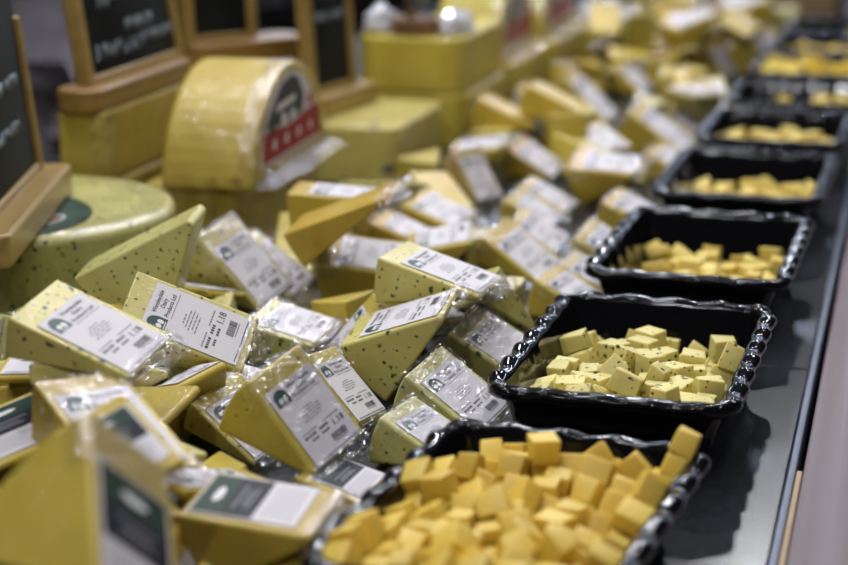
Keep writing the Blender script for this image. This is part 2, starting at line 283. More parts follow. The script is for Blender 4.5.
[-0.2451,0.9861,-0.0442,0.001,0.124,0.992,-0.0,0.0148,0.0163,0.0155],
[-0.2627,0.9887,-0.0245,0.484,0.518,0.482,-0.514,0.0173,0.015,0.0188],
[-0.2015,1.1107,-0.0134,0.124,-0.671,0.622,-0.385,0.0185,0.0189,0.0157],
[-0.2134,1.0275,-0.0435,0.521,0.005,-0.004,-0.853,0.017,0.0179,0.0171],
[-0.1895,0.9519,-0.0294,0.517,-0.522,-0.48,0.479,0.014,0.0141,0.0157],
[-0.2019,1.0594,-0.0434,0.71,0.011,0.704,-0.013,0.0173,0.0169,0.0141],
[-0.2521,1.0539,-0.0076,0.46,0.887,0.009,-0.041,0.0144,0.018,0.0146],
[-0.2597,1.0581,-0.0424,0.322,0.63,-0.322,0.63,0.0191,0.0175,0.0153],
[-0.2076,0.9253,-0.0253,0.498,-0.523,0.475,-0.503,0.0184,0.0175,0.0186],
[-0.3098,0.9627,-0.011,0.7,0.686,-0.18,0.082,0.0171,0.0169,0.0162],
[-0.2548,1.0824,-0.0244,0.007,0.722,-0.692,-0.004,0.0152,0.0164,0.017],
[-0.2053,0.8966,-0.0072,0.052,-0.076,-0.178,0.98,0.0161,0.0176,0.017],
[-0.2389,1.0036,-0.0446,0.135,0.134,0.694,0.694,0.0178,0.0149,0.019],
[-0.2627,0.9855,-0.0426,0.538,0.459,0.537,-0.459,0.0189,0.0149,0.0187],
[-0.1789,0.9188,-0.0093,0.483,-0.483,-0.295,0.668,0.0184,0.0173,0.014],
[-0.2551,1.0661,-0.0242,0.738,-0.003,0.0,-0.675,0.0165,0.0183,0.0173],
[-0.2233,1.015,-0.0431,0.37,0.369,-0.603,-0.603,0.0142,0.0179,0.014],
[-0.2174,1.0051,-0.0096,0.781,0.007,0.006,0.624,0.0194,0.019,0.0176],
[-0.2689,1.0723,-0.0446,0.674,0.674,0.214,0.213,0.016,0.0149,0.0183],
[-0.2508,1.109,-0.0334,0.185,0.976,-0.055,-0.107,0.0182,0.0143,0.0164],
[-0.1929,1.0343,-0.0432,0.009,-0.973,0.234,-0.001,0.0169,0.0143,0.0177],
[-0.1776,0.9532,-0.013,0.584,0.576,-0.442,0.362,0.0194,0.0141,0.0189],
[-0.3091,1.0327,0.0009,0.481,-0.297,-0.482,-0.669,0.0193,0.0176,0.0183],
[-0.2427,1.0942,-0.0076,0.002,0.02,-1.0,0.025,0.0164,0.017,0.0171],
[-0.2432,0.9007,-0.0139,0.386,0.104,0.905,0.151,0.0144,0.015,0.0182],
[-0.2692,0.9332,-0.0119,0.214,-0.37,0.127,-0.895,0.0192,0.0141,0.0162],
[-0.2362,1.0667,-0.025,0.738,-0.003,-0.004,-0.674,0.0184,0.0194,0.019],
[-0.2254,0.9235,-0.0253,0.004,0.69,0.724,-0.003,0.015,0.0172,0.0168],
[-0.1791,1.0322,-0.028,0.091,-0.979,0.053,0.176,0.0176,0.017,0.0154],
[-0.2163,1.0614,-0.025,0.674,-0.004,0.005,0.739,0.0166,0.0194,0.0153],
[-0.2955,1.012,-0.0299,0.005,0.037,0.999,-0.007,0.0194,0.0179,0.0158],
[-0.2123,1.0754,-0.0112,0.192,0.661,0.274,0.672,0.0161,0.0151,0.0185],
[-0.2653,1.041,-0.0255,0.634,0.381,-0.547,0.391,0.018,0.0158,0.0148],
[-0.2733,1.0604,-0.0104,0.132,0.748,0.584,-0.288,0.0154,0.0151,0.0184],
[-0.2342,1.05,-0.0258,0.037,0.701,0.022,-0.711,0.0162,0.0151,0.0174],
[-0.2428,1.0881,0.0097,0.024,0.964,0.264,-0.008,0.0173,0.0147,0.017],
[-0.3004,1.0558,-0.0157,0.694,-0.031,-0.23,0.68,0.016,0.0186,0.0152],
[-0.313,0.9274,-0.0119,0.615,-0.547,0.431,0.37,0.0165,0.0156,0.0185],
[-0.183,1.0628,-0.0413,0.822,-0.018,-0.569,-0.021,0.0157,0.0185,0.0193],
[-0.2239,0.9433,-0.0266,0.457,-0.008,-0.046,-0.889,0.0168,0.0147,0.019],
[-0.2785,0.8955,0.0064,0.823,-0.566,0.004,-0.054,0.0154,0.014,0.0147],
[-0.1998,0.9165,-0.0054,0.048,0.644,-0.197,0.738,0.0175,0.0177,0.0191],
[-0.1846,1.0609,-0.0019,0.69,-0.086,0.275,0.664,0.0145,0.0186,0.0147],
[-0.1707,1.0129,-0.0002,0.059,0.175,-0.116,0.976,0.0191,0.019,0.0145],
[-0.2959,1.0953,-0.0212,0.472,-0.509,-0.639,0.33,0.015,0.0168,0.0169],
[-0.1887,1.0751,-0.0101,0.265,-0.485,0.715,0.428,0.019,0.0165,0.0186],
[-0.2344,0.8938,0.0039,0.804,-0.563,-0.08,-0.178,0.0194,0.0186,0.0162],
[-0.2771,1.0095,-0.0271,0.079,0.001,0.042,0.996,0.0166,0.0191,0.017],
[-0.2439,0.9329,-0.0262,0.729,-0.008,-0.01,-0.685,0.0172,0.0187,0.0155],
[-0.2293,0.926,-0.0084,0.003,0.936,-0.353,0.003,0.0172,0.0146,0.0172],
[-0.2491,1.038,-0.0133,0.089,0.241,0.855,-0.451,0.0172,0.0167,0.0175],
[-0.1991,1.0633,-0.0264,0.492,-0.5,-0.551,-0.453,0.0158,0.0152,0.0189],
[-0.3185,0.9221,0.0042,0.695,0.694,-0.154,0.101,0.0187,0.0173,0.0142],
[-0.2812,1.1049,-0.0055,0.685,0.365,-0.606,-0.173,0.0172,0.0174,0.0144],
[-0.2505,0.9768,-0.0073,0.005,-0.855,0.517,-0.003,0.0154,0.0152,0.0155],
[-0.1955,1.0418,-0.0247,0.283,-0.541,0.667,0.427,0.0144,0.0157,0.0191],
[-0.3171,0.9462,0.0028,0.18,0.065,0.981,-0.007,0.0157,0.0181,0.0189],
[-0.1806,1.0167,-0.0316,0.664,-0.359,-0.4,0.519,0.0151,0.0146,0.0147],
[-0.2237,1.1108,-0.0185,0.731,0.478,-0.302,0.384,0.0158,0.0193,0.018],
[-0.2067,1.0571,-0.0058,0.196,0.759,0.544,-0.301,0.0167,0.016,0.0162],
[-0.1896,1.0503,-0.0129,0.852,0.502,0.133,-0.074,0.0163,0.0166,0.0141],
[-0.255,0.9175,-0.0111,0.317,0.303,-0.592,0.676,0.0179,0.0159,0.0144],
[-0.2693,0.9879,-0.0074,0.55,0.496,0.445,0.504,0.017,0.0168,0.0166],
[-0.2296,0.9693,-0.0022,0.544,0.661,-0.16,0.491,0.0177,0.0169,0.0171],
[-0.2734,0.9007,-0.0075,0.541,-0.405,-0.393,-0.623,0.0165,0.0189,0.0153],
[-0.1891,0.967,-0.0413,0.547,0.401,-0.442,-0.587,0.0164,0.0175,0.016],
[-0.221,1.0084,-0.0263,0.593,-0.371,0.607,0.377,0.0159,0.0172,0.0183],
[-0.267,1.1173,-0.0105,0.187,0.98,-0.024,0.065,0.0147,0.0178,0.0193],
[-0.2959,1.0637,-0.0296,0.47,-0.513,-0.641,0.325,0.0168,0.0172,0.016],
[-0.2277,1.0362,-0.0123,0.11,-0.089,-0.887,-0.44,0.0151,0.0192,0.0173],
[-0.2587,0.934,0.003,0.684,-0.587,0.116,0.417,0.0194,0.0181,0.0188],
[-0.2794,1.0495,-0.0226,0.264,-0.753,-0.482,-0.361,0.016,0.017,0.0188],
[-0.3028,0.9965,-0.0258,-0.019,0.822,-0.032,-0.568,0.0155,0.0141,0.0157],
[-0.1715,1.0337,-0.011,0.046,-0.815,0.13,-0.563,0.0194,0.0155,0.0161],
[-0.2393,0.9573,-0.0147,-0.0,0.464,0.885,-0.002,0.0194,0.0144,0.014],
[-0.2145,1.0268,-0.028,0.97,-0.0,-0.003,-0.242,0.0158,0.0141,0.014],
[-0.3011,1.0315,-0.0236,0.138,0.125,0.844,-0.504,0.0152,0.0189,0.0153],
[-0.2179,0.9617,-0.0244,0.624,-0.331,0.626,0.33,0.0175,0.0182,0.0152],
[-0.287,1.0711,-0.002,0.276,-0.684,-0.537,-0.411,0.0186,0.0148,0.0142],
[-0.1747,0.9354,0.0038,0.397,0.631,0.53,0.405,0.0147,0.0151,0.0181],
[-0.2046,1.094,-0.012,0.556,-0.785,0.243,0.122,0.0163,0.0154,0.0142],
[-0.222,1.0891,-0.0232,0.102,0.684,0.715,-0.104,0.0174,0.0188,0.0161],
[-0.2942,0.9956,-0.0426,0.677,0.009,-0.002,-0.736,0.0146,0.0144,0.0184],
[-0.2069,0.9731,-0.0251,0.957,-0.008,0.0,-0.29,0.0165,0.0159,0.0162],
[-0.2025,0.9957,-0.0256,0.197,-0.513,0.113,0.828,0.0179,0.0148,0.0165],
[-0.2912,0.9538,-0.0101,0.122,-0.99,0.034,0.053,0.0149,0.0187,0.0157],
[-0.2086,0.9531,-0.0089,0.086,-0.159,-0.616,-0.766,0.0144,0.015,0.0169],
[-0.2724,0.9702,-0.0099,0.037,-0.728,0.035,0.683,0.0188,0.0187,0.0183],
[-0.239,1.0859,-0.0245,0.008,-0.023,0.691,-0.722,0.0155,0.0174,0.0193],
[-0.237,0.9879,-0.0032,0.317,-0.472,-0.798,-0.201,0.0143,0.0192,0.0178],
[-0.2896,1.014,-0.0122,0.786,0.034,0.609,-0.099,0.0153,0.0157,0.0168],
[-0.2419,1.0133,-0.0088,0.302,-0.939,0.071,-0.146,0.0172,0.0166,0.0168],
[-0.2776,1.0269,-0.0281,0.583,-0.283,0.276,-0.71,0.0151,0.0149,0.016],
[-0.2205,0.8988,-0.0098,0.179,-0.656,0.729,0.07,0.0175,0.0151,0.0159],
[-0.282,0.9543,-0.03,-0.002,-0.029,0.729,-0.684,0.0166,0.0142,0.0143],
[-0.2609,1.0773,-0.0025,0.177,0.624,-0.231,-0.725,0.0171,0.0195,0.0173],
[-0.2585,1.0186,-0.0132,0.728,-0.359,0.288,0.509,0.0176,0.0187,0.0141],
[-0.156,1.1159,0.0125,0.128,0.815,0.101,0.556,0.0167,0.0192,0.0156],
[-0.1821,0.972,-0.0232,0.247,0.688,-0.683,0.019,0.0176,0.0171,0.0172],
[-0.2205,0.9125,0.0052,0.957,0.194,0.217,0.007,0.0171,0.0188,0.0162],
[-0.2799,0.9197,-0.0036,0.299,-0.898,0.082,-0.309,0.0181,0.0142,0.0168],
[-0.2035,1.0703,0.0044,0.236,-0.706,0.362,-0.561,0.0141,0.017,0.0171],
[-0.1752,1.0185,-0.0147,0.204,-0.735,-0.646,0.038,0.0164,0.0178,0.0176],
[-0.211,1.0429,-0.0166,0.262,0.955,0.006,-0.138,0.0186,0.0192,0.0171],
[-0.2196,0.9843,-0.0162,0.198,0.685,-0.206,0.669,0.0143,0.0176,0.0168],
[-0.3094,0.9967,-0.0096,0.177,0.052,0.98,-0.073,0.015,0.019,0.0174],
[-0.1759,0.9816,-0.0095,0.001,-0.177,-0.19,-0.966,0.0174,0.0193,0.0173],
[-0.2727,1.0321,-0.0066,0.921,0.259,-0.249,0.145,0.0161,0.0176,0.018],
[-0.2126,1.1162,-0.0046,0.777,0.516,-0.231,0.278,0.018,0.0145,0.0161],
[-0.192,0.9583,-0.0095,0.133,0.554,-0.137,-0.81,0.0194,0.0165,0.0161],
[-0.2292,1.0727,-0.007,0.001,-0.715,-0.011,-0.7,0.0171,0.0184,0.0144],
[-0.283,0.9713,-0.0275,0.509,-0.526,0.47,0.493,0.0143,0.0166,0.0191],
[-0.1961,0.9888,-0.0118,0.973,0.101,0.204,-0.032,0.0181,0.0166,0.0148],
[-0.1932,1.0254,-0.0152,0.761,-0.171,-0.596,0.194,0.0165,0.0188,0.0146],
[-0.2336,1.0563,-0.0072,0.006,-0.701,-0.712,-0.003,0.0141,0.0167,0.0164],
[-0.2898,0.9762,-0.012,0.04,0.996,-0.08,0.038,0.0167,0.0165,0.0165],
[-0.2911,0.9968,-0.0077,0.282,0.043,0.956,-0.071,0.0175,0.018,0.0158],
[-0.2129,0.9329,-0.0094,0.309,-0.324,0.612,-0.652,0.0153,0.0151,0.0173],
[-0.1872,1.038,-0.0041,0.71,-0.27,-0.09,-0.643,0.0159,0.016,0.0173],
[-0.2817,1.0831,-0.0114,0.047,0.177,0.462,-0.868,0.0162,0.0178,0.0177],
[-0.3072,1.0179,-0.0117,0.667,-0.294,0.482,-0.486,0.0186,0.0152,0.0144],
[-0.2566,0.9567,-0.0062,0.618,-0.636,0.316,-0.336,0.0145,0.0162,0.0148],
[-0.2073,0.9699,-0.0042,0.118,-0.567,-0.036,0.814,0.017,0.0175,0.0179],
[-0.211,1.023,-0.01,0.677,0.01,0.727,-0.111,0.0193,0.0147,0.0172],
[-0.3096,0.9787,-0.0099,0.047,0.114,0.696,-0.707,0.0148,0.016,0.015],
[-0.1894,0.9358,-0.0098,0.019,0.902,0.428,-0.049,0.0171,0.0148,0.016],
[-0.167,1.0498,0.0039,0.652,0.496,-0.174,0.548,0.0189,0.018,0.0151],
[-0.2834,0.992,-0.0224,0.27,-0.399,-0.62,-0.62,0.0184,0.0185,0.0182],
[-0.2875,1.0355,-0.0132,0.278,0.426,0.225,0.831,0.0176,0.0177,0.0148],
[-0.2763,0.9523,-0.0161,0.685,0.728,-0.006,-0.041,0.0151,0.0144,0.0153],
[-0.2017,0.9441,0.0046,0.102,0.384,0.612,0.684,0.0185,0.0185,0.014],
[-0.2516,1.0018,0.0011,0.782,0.333,0.022,-0.526,0.019,0.0183,0.0172],
[-0.24,0.9952,-0.0198,-0.013,-0.424,-0.469,-0.775,0.0186,0.0153,0.0175],
[-0.2397,1.0289,-0.0006,0.418,0.798,-0.396,0.178,0.0141,0.0144,0.0184],
[-0.2927,1.0195,0.0033,0.127,0.153,0.98,-0.039,0.0177,0.0192,0.0175],
[-0.2707,1.0073,-0.0054,0.529,-0.414,-0.698,0.246,0.0164,0.0144,0.0173],
[-0.2343,1.0209,-0.0258,0.666,-0.167,-0.709,-0.162,0.0176,0.0145,0.0168]],
"t2":[[-0.1853,1.3379,-0.0422,0.702,0.7,-0.093,-0.092,0.018,0.0196,0.0197],
[-0.2505,1.3948,-0.0422,0.997,-0.001,-0.001,-0.078,0.0191,0.0187,0.0196],
[-0.1743,1.2915,-0.0421,0.707,-0.708,-0.004,0.004,0.0146,0.0198,0.0169],
[-0.2508,1.3066,-0.041,0.919,-0.003,0.003,0.395,0.0148,0.0224,0.022],
[-0.2681,1.3946,-0.0448,0.539,-0.542,-0.455,0.457,0.0199,0.0144,0.0155],
[-0.2759,1.3167,-0.0409,0.001,-0.706,-0.708,-0.001,0.0143,0.0202,0.0222],
[-0.194,1.2741,-0.044,0.48,-0.479,0.521,-0.519,0.015,0.016,0.0171],
[-0.2434,1.3255,-0.0428,0.696,0.119,-0.697,0.122,0.0184,0.0159,0.0176],
[-0.203,1.3351,-0.0436,0.001,-0.995,0.096,0.001,0.0143,0.0164,0.0169],
[-0.1821,1.3587,-0.041,0.43,-0.563,-0.432,-0.558,0.0221,0.0181,0.0221],
[-0.2311,1.3907,-0.045,0.707,0.054,0.703,-0.054,0.0141,0.0163,0.0206],
[-0.2413,1.2586,-0.0408,0.227,0.672,0.231,-0.666,0.0225,0.0183,0.0142],
[-0.2533,1.3574,-0.0439,0.0,0.735,0.679,-0.0,0.0181,0.0193,0.0162],
[-0.2318,1.3726,-0.041,0.462,-0.536,-0.46,-0.537,0.022,0.0184,0.0199],
[-0.2662,1.3764,-0.0412,0.462,0.463,-0.534,-0.535,0.0151,0.0215,0.0176],
[-0.1944,1.2523,-0.0414,0.062,-0.734,-0.674,-0.061,0.0222,0.0205,0.0176],
[-0.1779,1.3158,-0.045,0.687,0.005,-0.0,0.727,0.0203,0.0188,0.0141],
[-0.2541,1.4181,-0.0434,0.624,0.625,0.331,0.331,0.0207,0.0172,0.0148],
[-0.2368,1.4099,-0.0421,0.773,0.002,-0.002,0.634,0.0151,0.0185,0.02],
[-0.2578,1.2835,-0.0446,0.477,-0.52,-0.478,-0.522,0.0148,0.0167,0.0199],
[-0.2241,1.3354,-0.0443,0.525,0.52,0.476,0.476,0.0178,0.0155,0.0197],
[-0.175,1.2544,-0.0422,0.712,0.043,-0.695,-0.09,0.0164,0.0157,0.0177],
[-0.2114,1.2664,-0.0414,0.523,-0.521,-0.478,0.477,0.0192,0.0212,0.0161],
[-0.2872,1.2983,-0.0248,0.128,0.13,0.695,-0.695,0.0174,0.0197,0.0196],
[-0.2117,1.4434,-0.0438,0.003,0.997,-0.07,-0.008,0.0182,0.0171,0.0166],
[-0.1912,1.2933,-0.0425,0.094,0.0,-0.001,0.996,0.0164,0.022,0.0191],
[-0.2812,1.2512,-0.0378,0.373,0.427,-0.602,0.562,0.0212,0.0192,0.0207],
[-0.2472,1.4528,-0.0282,0.631,0.32,-0.527,-0.471,0.0174,0.0209,0.0154],
[-0.2621,1.4383,-0.0435,0.002,-0.952,0.305,-0.002,0.0214,0.021,0.017],
[-0.2218,1.3193,-0.0437,0.002,0.998,-0.063,0.0,0.0215,0.0142,0.0166],
[-0.1971,1.41,-0.0442,0.495,0.504,0.496,-0.505,0.0156,0.0167,0.0213],
[-0.2769,1.3352,-0.0414,0.739,-0.035,0.672,0.037,0.0195,0.0208,0.0183],
[-0.1585,1.3715,-0.0072,0.644,0.503,-0.29,0.498,0.0201,0.0164,0.0219],
[-0.2341,1.354,-0.0418,0.002,-0.742,-0.671,-0.002,0.0174,0.0192,0.0204],
[-0.2601,1.2662,-0.045,0.475,-0.522,-0.478,-0.522,0.0141,0.0161,0.015],
[-0.1762,1.4476,-0.0397,0.495,0.511,0.507,0.486,0.0142,0.0159,0.0219],
[-0.1689,1.3291,-0.0287,0.632,-0.351,-0.4,0.564,0.0161,0.0147,0.0192],
[-0.2117,1.3818,-0.0422,0.739,-0.008,0.001,0.674,0.0218,0.0191,0.0197],
[-0.2748,1.3584,-0.0434,0.517,-0.514,0.483,-0.485,0.0169,0.0172,0.0213],
[-0.2808,1.3,-0.0415,0.584,0.582,0.401,-0.4,0.016,0.0173,0.0192],
[-0.2627,1.3408,-0.0245,0.075,-0.052,0.996,0.002,0.0149,0.0203,0.0194],
[-0.249,1.376,-0.0408,0.462,-0.462,0.537,-0.533,0.017,0.0225,0.0168],
[-0.2531,1.4223,-0.0263,0.688,-0.688,0.16,-0.165,0.0171,0.017,0.022],
[-0.2585,1.2482,-0.0436,0.454,0.547,-0.532,0.46,0.0146,0.0197,0.0149],
[-0.2627,1.2932,-0.028,0.36,-0.152,0.057,0.919,0.0164,0.0211,0.016],
[-0.2739,1.4204,-0.0418,0.617,-0.233,-0.725,-0.2,0.0179,0.022,0.0173],
[-0.2286,1.3029,-0.0422,0.664,-0.0,-0.002,-0.748,0.0202,0.0183,0.0196],
[-0.1758,1.4294,-0.0417,0.497,-0.506,-0.496,-0.501,0.0207,0.0173,0.0222],
[-0.2858,1.3745,-0.0324,0.333,-0.519,0.231,-0.753,0.0175,0.0144,0.0144],
[-0.2341,1.436,-0.041,0.002,-0.266,-0.964,0.001,0.0182,0.0191,0.0219],
[-0.2886,1.2447,-0.0215,0.136,0.122,0.728,-0.66,0.0171,0.0156,0.0217],
[-0.2482,1.3068,-0.02,0.701,-0.671,0.169,-0.175,0.0149,0.0192,0.0156],
[-0.2598,1.3389,-0.0435,0.035,-0.706,-0.035,-0.707,0.0171,0.0174,0.0147],
[-0.1998,1.3174,-0.0427,0.547,-0.447,0.548,0.448,0.0186,0.0212,0.0172],
[-0.2847,1.3544,-0.0245,0.001,0.001,0.0,-1.0,0.0159,0.0175,0.0208],
[-0.1771,1.3776,-0.0447,0.002,-0.792,-0.611,0.004,0.0171,0.0164,0.0147],
[-0.2163,1.2467,-0.0406,0.037,0.026,0.571,0.82,0.0222,0.0185,0.0155],
[-0.1926,1.2435,-0.0239,0.087,-0.996,-0.006,-0.002,0.0164,0.0188,0.02],
[-0.1663,1.3683,-0.0232,0.101,0.811,0.142,0.558,0.0154,0.0142,0.0193],
[-0.2147,1.424,-0.0428,0.053,-0.055,-0.705,0.705,0.0186,0.0185,0.0224],
[-0.2154,1.3397,-0.0263,0.78,-0.006,0.626,0.002,0.0167,0.0219,0.0196],
[-0.2817,1.2751,-0.0357,0.75,0.235,0.516,0.34,0.0177,0.021,0.0198],
[-0.1761,1.4076,-0.0403,0.01,0.091,-0.001,0.996,0.0222,0.0215,0.0196],
[-0.2818,1.3969,-0.0302,0.663,0.111,-0.149,-0.726,0.0216,0.0219,0.0184],
[-0.2798,1.4476,-0.0343,0.898,-0.256,-0.357,0.007,0.0198,0.019,0.0154],
[-0.2648,1.2715,-0.0126,0.7,0.095,-0.707,-0.013,0.0193,0.0168,0.0224],
[-0.1726,1.2425,-0.0261,0.026,0.003,-0.983,-0.18,0.0218,0.0195,0.0195],
[-0.2011,1.3534,-0.043,0.105,-0.0,-0.001,0.995,0.016,0.0202,0.0181],
[-0.1742,1.3108,-0.0303,0.547,-0.539,-0.454,0.452,0.0187,0.0153,0.0223],
[-0.2171,1.405,-0.0447,0.074,0.001,0.0,0.997,0.0213,0.0162,0.0147],
[-0.2886,1.4027,-0.0157,0.6,0.565,0.382,-0.418,0.0144,0.0211,0.0151],
[-0.1953,1.3729,-0.0444,0.109,0.001,-0.002,0.994,0.0141,0.0202,0.0152],
[-0.1918,1.34,-0.0251,0.68,0.197,0.678,-0.2,0.0147,0.0155,0.0165],
[-0.2638,1.3175,-0.0219,0.695,0.591,-0.133,-0.387,0.0147,0.0163,0.0216],
[-0.235,1.4155,-0.0219,0.594,-0.379,0.608,0.366,0.0203,0.0215,0.0177],
[-0.2095,1.2417,-0.0213,0.029,-0.019,-0.566,-0.824,0.0163,0.0199,0.0215],
[-0.2863,1.3347,-0.0226,0.999,0.005,-0.051,0.001,0.0159,0.0219,0.0198],
[-0.23,1.2681,-0.0413,0.637,0.636,-0.312,-0.306,0.0148,0.0216,0.0153],
[-0.2162,1.3611,-0.0413,0.006,0.677,-0.736,-0.001,0.0202,0.0144,0.0214],
[-0.1684,1.3443,-0.0258,0.32,0.648,0.575,0.382,0.0146,0.0151,0.0193],
[-0.1917,1.3901,-0.0439,0.78,0.003,-0.005,0.625,0.0149,0.0176,0.0163],
[-0.2371,1.2812,-0.0441,0.232,-0.229,0.669,-0.668,0.0203,0.0159,0.0149],
[-0.2132,1.2836,-0.0442,0.471,0.476,-0.522,-0.528,0.0147,0.0158,0.0222],
[-0.1961,1.4154,-0.0289,0.043,-0.704,0.046,0.707,0.0152,0.0155,0.0182],
[-0.2756,1.2321,-0.0062,0.966,0.178,-0.186,-0.033,0.018,0.0144,0.0202],
[-0.2598,1.2673,-0.0304,0.267,0.002,-0.025,0.963,0.0146,0.0213,0.0143],
[-0.1745,1.2714,-0.0387,0.752,0.051,-0.65,-0.094,0.0206,0.0189,0.0195],
[-0.2086,1.3006,-0.041,0.448,-0.451,0.547,-0.544,0.019,0.022,0.0206],
[-0.2185,1.452,-0.0281,0.471,-0.533,-0.52,-0.474,0.0146,0.0152,0.0156],
[-0.2279,1.304,-0.0224,0.0,0.997,-0.047,-0.065,0.0191,0.0175,0.0177],
[-0.1648,1.387,-0.0267,0.311,-0.687,0.454,-0.473,0.0219,0.0224,0.0142],
[-0.2334,1.2436,-0.0233,0.679,0.339,-0.034,0.65,0.0188,0.0178,0.0193],
[-0.1947,1.4323,-0.0413,0.708,-0.048,-0.703,-0.045,0.0214,0.0186,0.0186],
[-0.225,1.2838,-0.025,0.032,0.147,0.111,0.982,0.0173,0.0193,0.0143],
[-0.2412,1.3706,-0.0165,0.168,0.913,-0.351,-0.125,0.0149,0.0197,0.0194],
[-0.1626,1.2354,-0.0094,0.028,0.005,-0.983,-0.181,0.0158,0.0182,0.0179],
[-0.194,1.3968,-0.0238,0.992,-0.023,0.111,0.061,0.0189,0.0177,0.0204],
[-0.1965,1.4527,-0.0306,0.085,0.461,-0.161,-0.868,0.0145,0.0159,0.0163],
[-0.1848,1.2912,-0.0231,0.041,0.705,-0.039,0.707,0.0183,0.0192,0.0209],
[-0.2646,1.3594,-0.0277,0.551,0.501,-0.451,-0.493,0.0153,0.0141,0.0222],
[-0.2041,1.2988,-0.0199,0.042,-0.705,0.04,0.707,0.0204,0.0155,0.019],
[-0.244,1.3397,-0.0238,0.68,-0.147,-0.3,-0.653,0.0188,0.0208,0.0223],
[-0.2331,1.4361,-0.0197,0.371,0.6,0.373,-0.603,0.0207,0.0176,0.0205],
[-0.2656,1.24,-0.0235,0.711,-0.003,-0.259,0.654,0.0166,0.0201,0.0224],
[-0.2503,1.2373,-0.007,0.09,0.109,0.862,-0.486,0.019,0.015,0.0212],
[-0.1677,1.3108,-0.0139,0.157,-0.005,0.006,-0.988,0.0195,0.0168,0.0175],
[-0.1899,1.3798,-0.0278,0.701,0.71,0.042,0.042,0.0216,0.0163,0.0165],
[-0.2217,1.321,-0.0276,0.497,-0.503,0.497,0.503,0.0157,0.0203,0.0157],
[-0.1936,1.2708,-0.0112,0.698,-0.695,0.123,-0.122,0.015,0.0179,0.0207],
[-0.2557,1.3984,-0.0219,0.611,-0.357,0.612,0.354,0.021,0.0209,0.0176],
[-0.2069,1.3179,-0.0115,0.705,0.676,0.03,-0.213,0.0148,0.0189,0.0159],
[-0.2212,1.3669,-0.0193,0.328,0.326,-0.627,-0.626,0.0187,0.0215,0.0176],
[-0.2453,1.2836,-0.0221,0.911,-0.318,0.208,0.162,0.0178,0.0192,0.0159],
[-0.2302,1.3888,-0.0222,0.645,-0.309,-0.67,-0.199,0.0177,0.0186,0.0215],
[-0.1928,1.2722,-0.0281,0.706,0.033,0.707,-0.029,0.0159,0.0187,0.0166],
[-0.1923,1.3183,-0.0226,0.653,0.099,0.745,-0.094,0.0207,0.0221,0.015],
[-0.2513,1.2553,-0.0193,0.351,-0.652,-0.669,0.06,0.0158,0.0141,0.0148],
[-0.2406,1.3256,-0.012,0.015,-0.717,-0.549,0.429,0.0176,0.0188,0.0183],
[-0.1674,1.2891,-0.0233,0.526,0.531,0.472,0.469,0.0195,0.0179,0.0142],
[-0.173,1.4367,-0.0217,0.986,-0.001,0.003,0.169,0.0185,0.0209,0.0193],
[-0.2258,1.2875,-0.0083,0.584,-0.075,0.8,-0.114,0.0171,0.0169,0.0216],
[-0.2164,1.4043,-0.0254,0.079,-0.921,-0.379,-0.046,0.0185,0.0159,0.0192],
[-0.2157,1.2639,-0.0234,0.715,0.005,-0.699,0.017,0.0142,0.0175,0.0201],
[-0.2856,1.4294,-0.0261,0.071,0.818,-0.103,-0.562,0.0191,0.0179,0.0193],
[-0.2013,1.3597,-0.0216,0.244,0.654,-0.243,0.673,0.0173,0.0182,0.0211]],
"t3":[[-0.2433,1.7604,-0.036,0.006,-0.999,0.006,-0.031,0.0222,0.0164,0.0123],
[-0.2328,1.7582,-0.047,0.778,0.0,-0.001,-0.629,0.0209,0.0154,0.01],
[-0.1781,1.598,-0.0456,0.727,0.002,0.001,0.686,0.021,0.0176,0.0129],
[-0.2573,1.7884,-0.0373,0.301,0.066,-0.509,0.803,0.0283,0.0151,0.0126],
[-0.2442,1.6131,-0.0452,0.001,0.608,0.794,0.001,0.028,0.0171,0.0137],
[-0.2177,1.6827,-0.0463,0.234,0.0,-0.002,-0.972,0.0213,0.0133,0.0115],
[-0.2059,1.7602,-0.0471,0.002,-0.694,-0.72,0.002,0.0219,0.0135,0.0099],
[-0.1772,1.5948,-0.033,0.668,-0.671,0.23,-0.227,0.0292,0.0123,0.0097],
[-0.2852,1.7841,-0.0303,0.325,0.703,0.627,-0.079,0.0287,0.0171,0.01],
[-0.2141,1.593,-0.0385,0.501,0.499,0.501,-0.499,0.027,0.0134,0.012],
[-0.2022,1.7874,-0.0414,0.475,0.524,-0.475,0.523,0.0212,0.0164,0.0095],
[-0.2089,1.7556,-0.0374,0.568,-0.0,0.001,-0.823,0.0241,0.0142,0.0094],
[-0.1854,1.6252,-0.0467,0.002,0.48,-0.877,-0.003,0.0203,0.015,0.0108],
[-0.2805,1.6883,-0.0439,0.507,-0.507,0.493,-0.493,0.0244,0.0163,0.0104],
[-0.2183,1.7764,-0.0452,0.466,-0.468,0.532,-0.53,0.0283,0.0137,0.0118],
[-0.1818,1.7863,-0.0457,0.707,0.707,0.013,0.014,0.0236,0.0126,0.0126],
[-0.1731,1.6281,-0.0358,0.185,-0.021,-0.976,-0.116,0.023,0.0139,0.0111],
[-0.2658,1.736,-0.0459,0.315,0.314,-0.634,-0.633,0.0235,0.0122,0.0096],
[-0.2564,1.6469,-0.0434,0.548,-0.55,0.446,-0.446,0.0208,0.0171,0.0105],
[-0.2271,1.6124,-0.0466,0.792,-0.0,0.0,-0.611,0.0211,0.0151,0.0108],
[-0.23,1.5836,-0.0278,0.428,0.623,-0.54,0.371,0.0249,0.0179,0.0111],
[-0.2009,1.7306,-0.0462,0.571,0.001,-0.001,-0.821,0.0251,0.0172,0.0116],
[-0.1933,1.6775,-0.0458,0.001,0.551,0.834,0.002,0.0271,0.0127,0.0124],
[-0.2714,1.7781,-0.0451,0.364,-0.363,-0.606,0.607,0.0269,0.0139,0.0127],
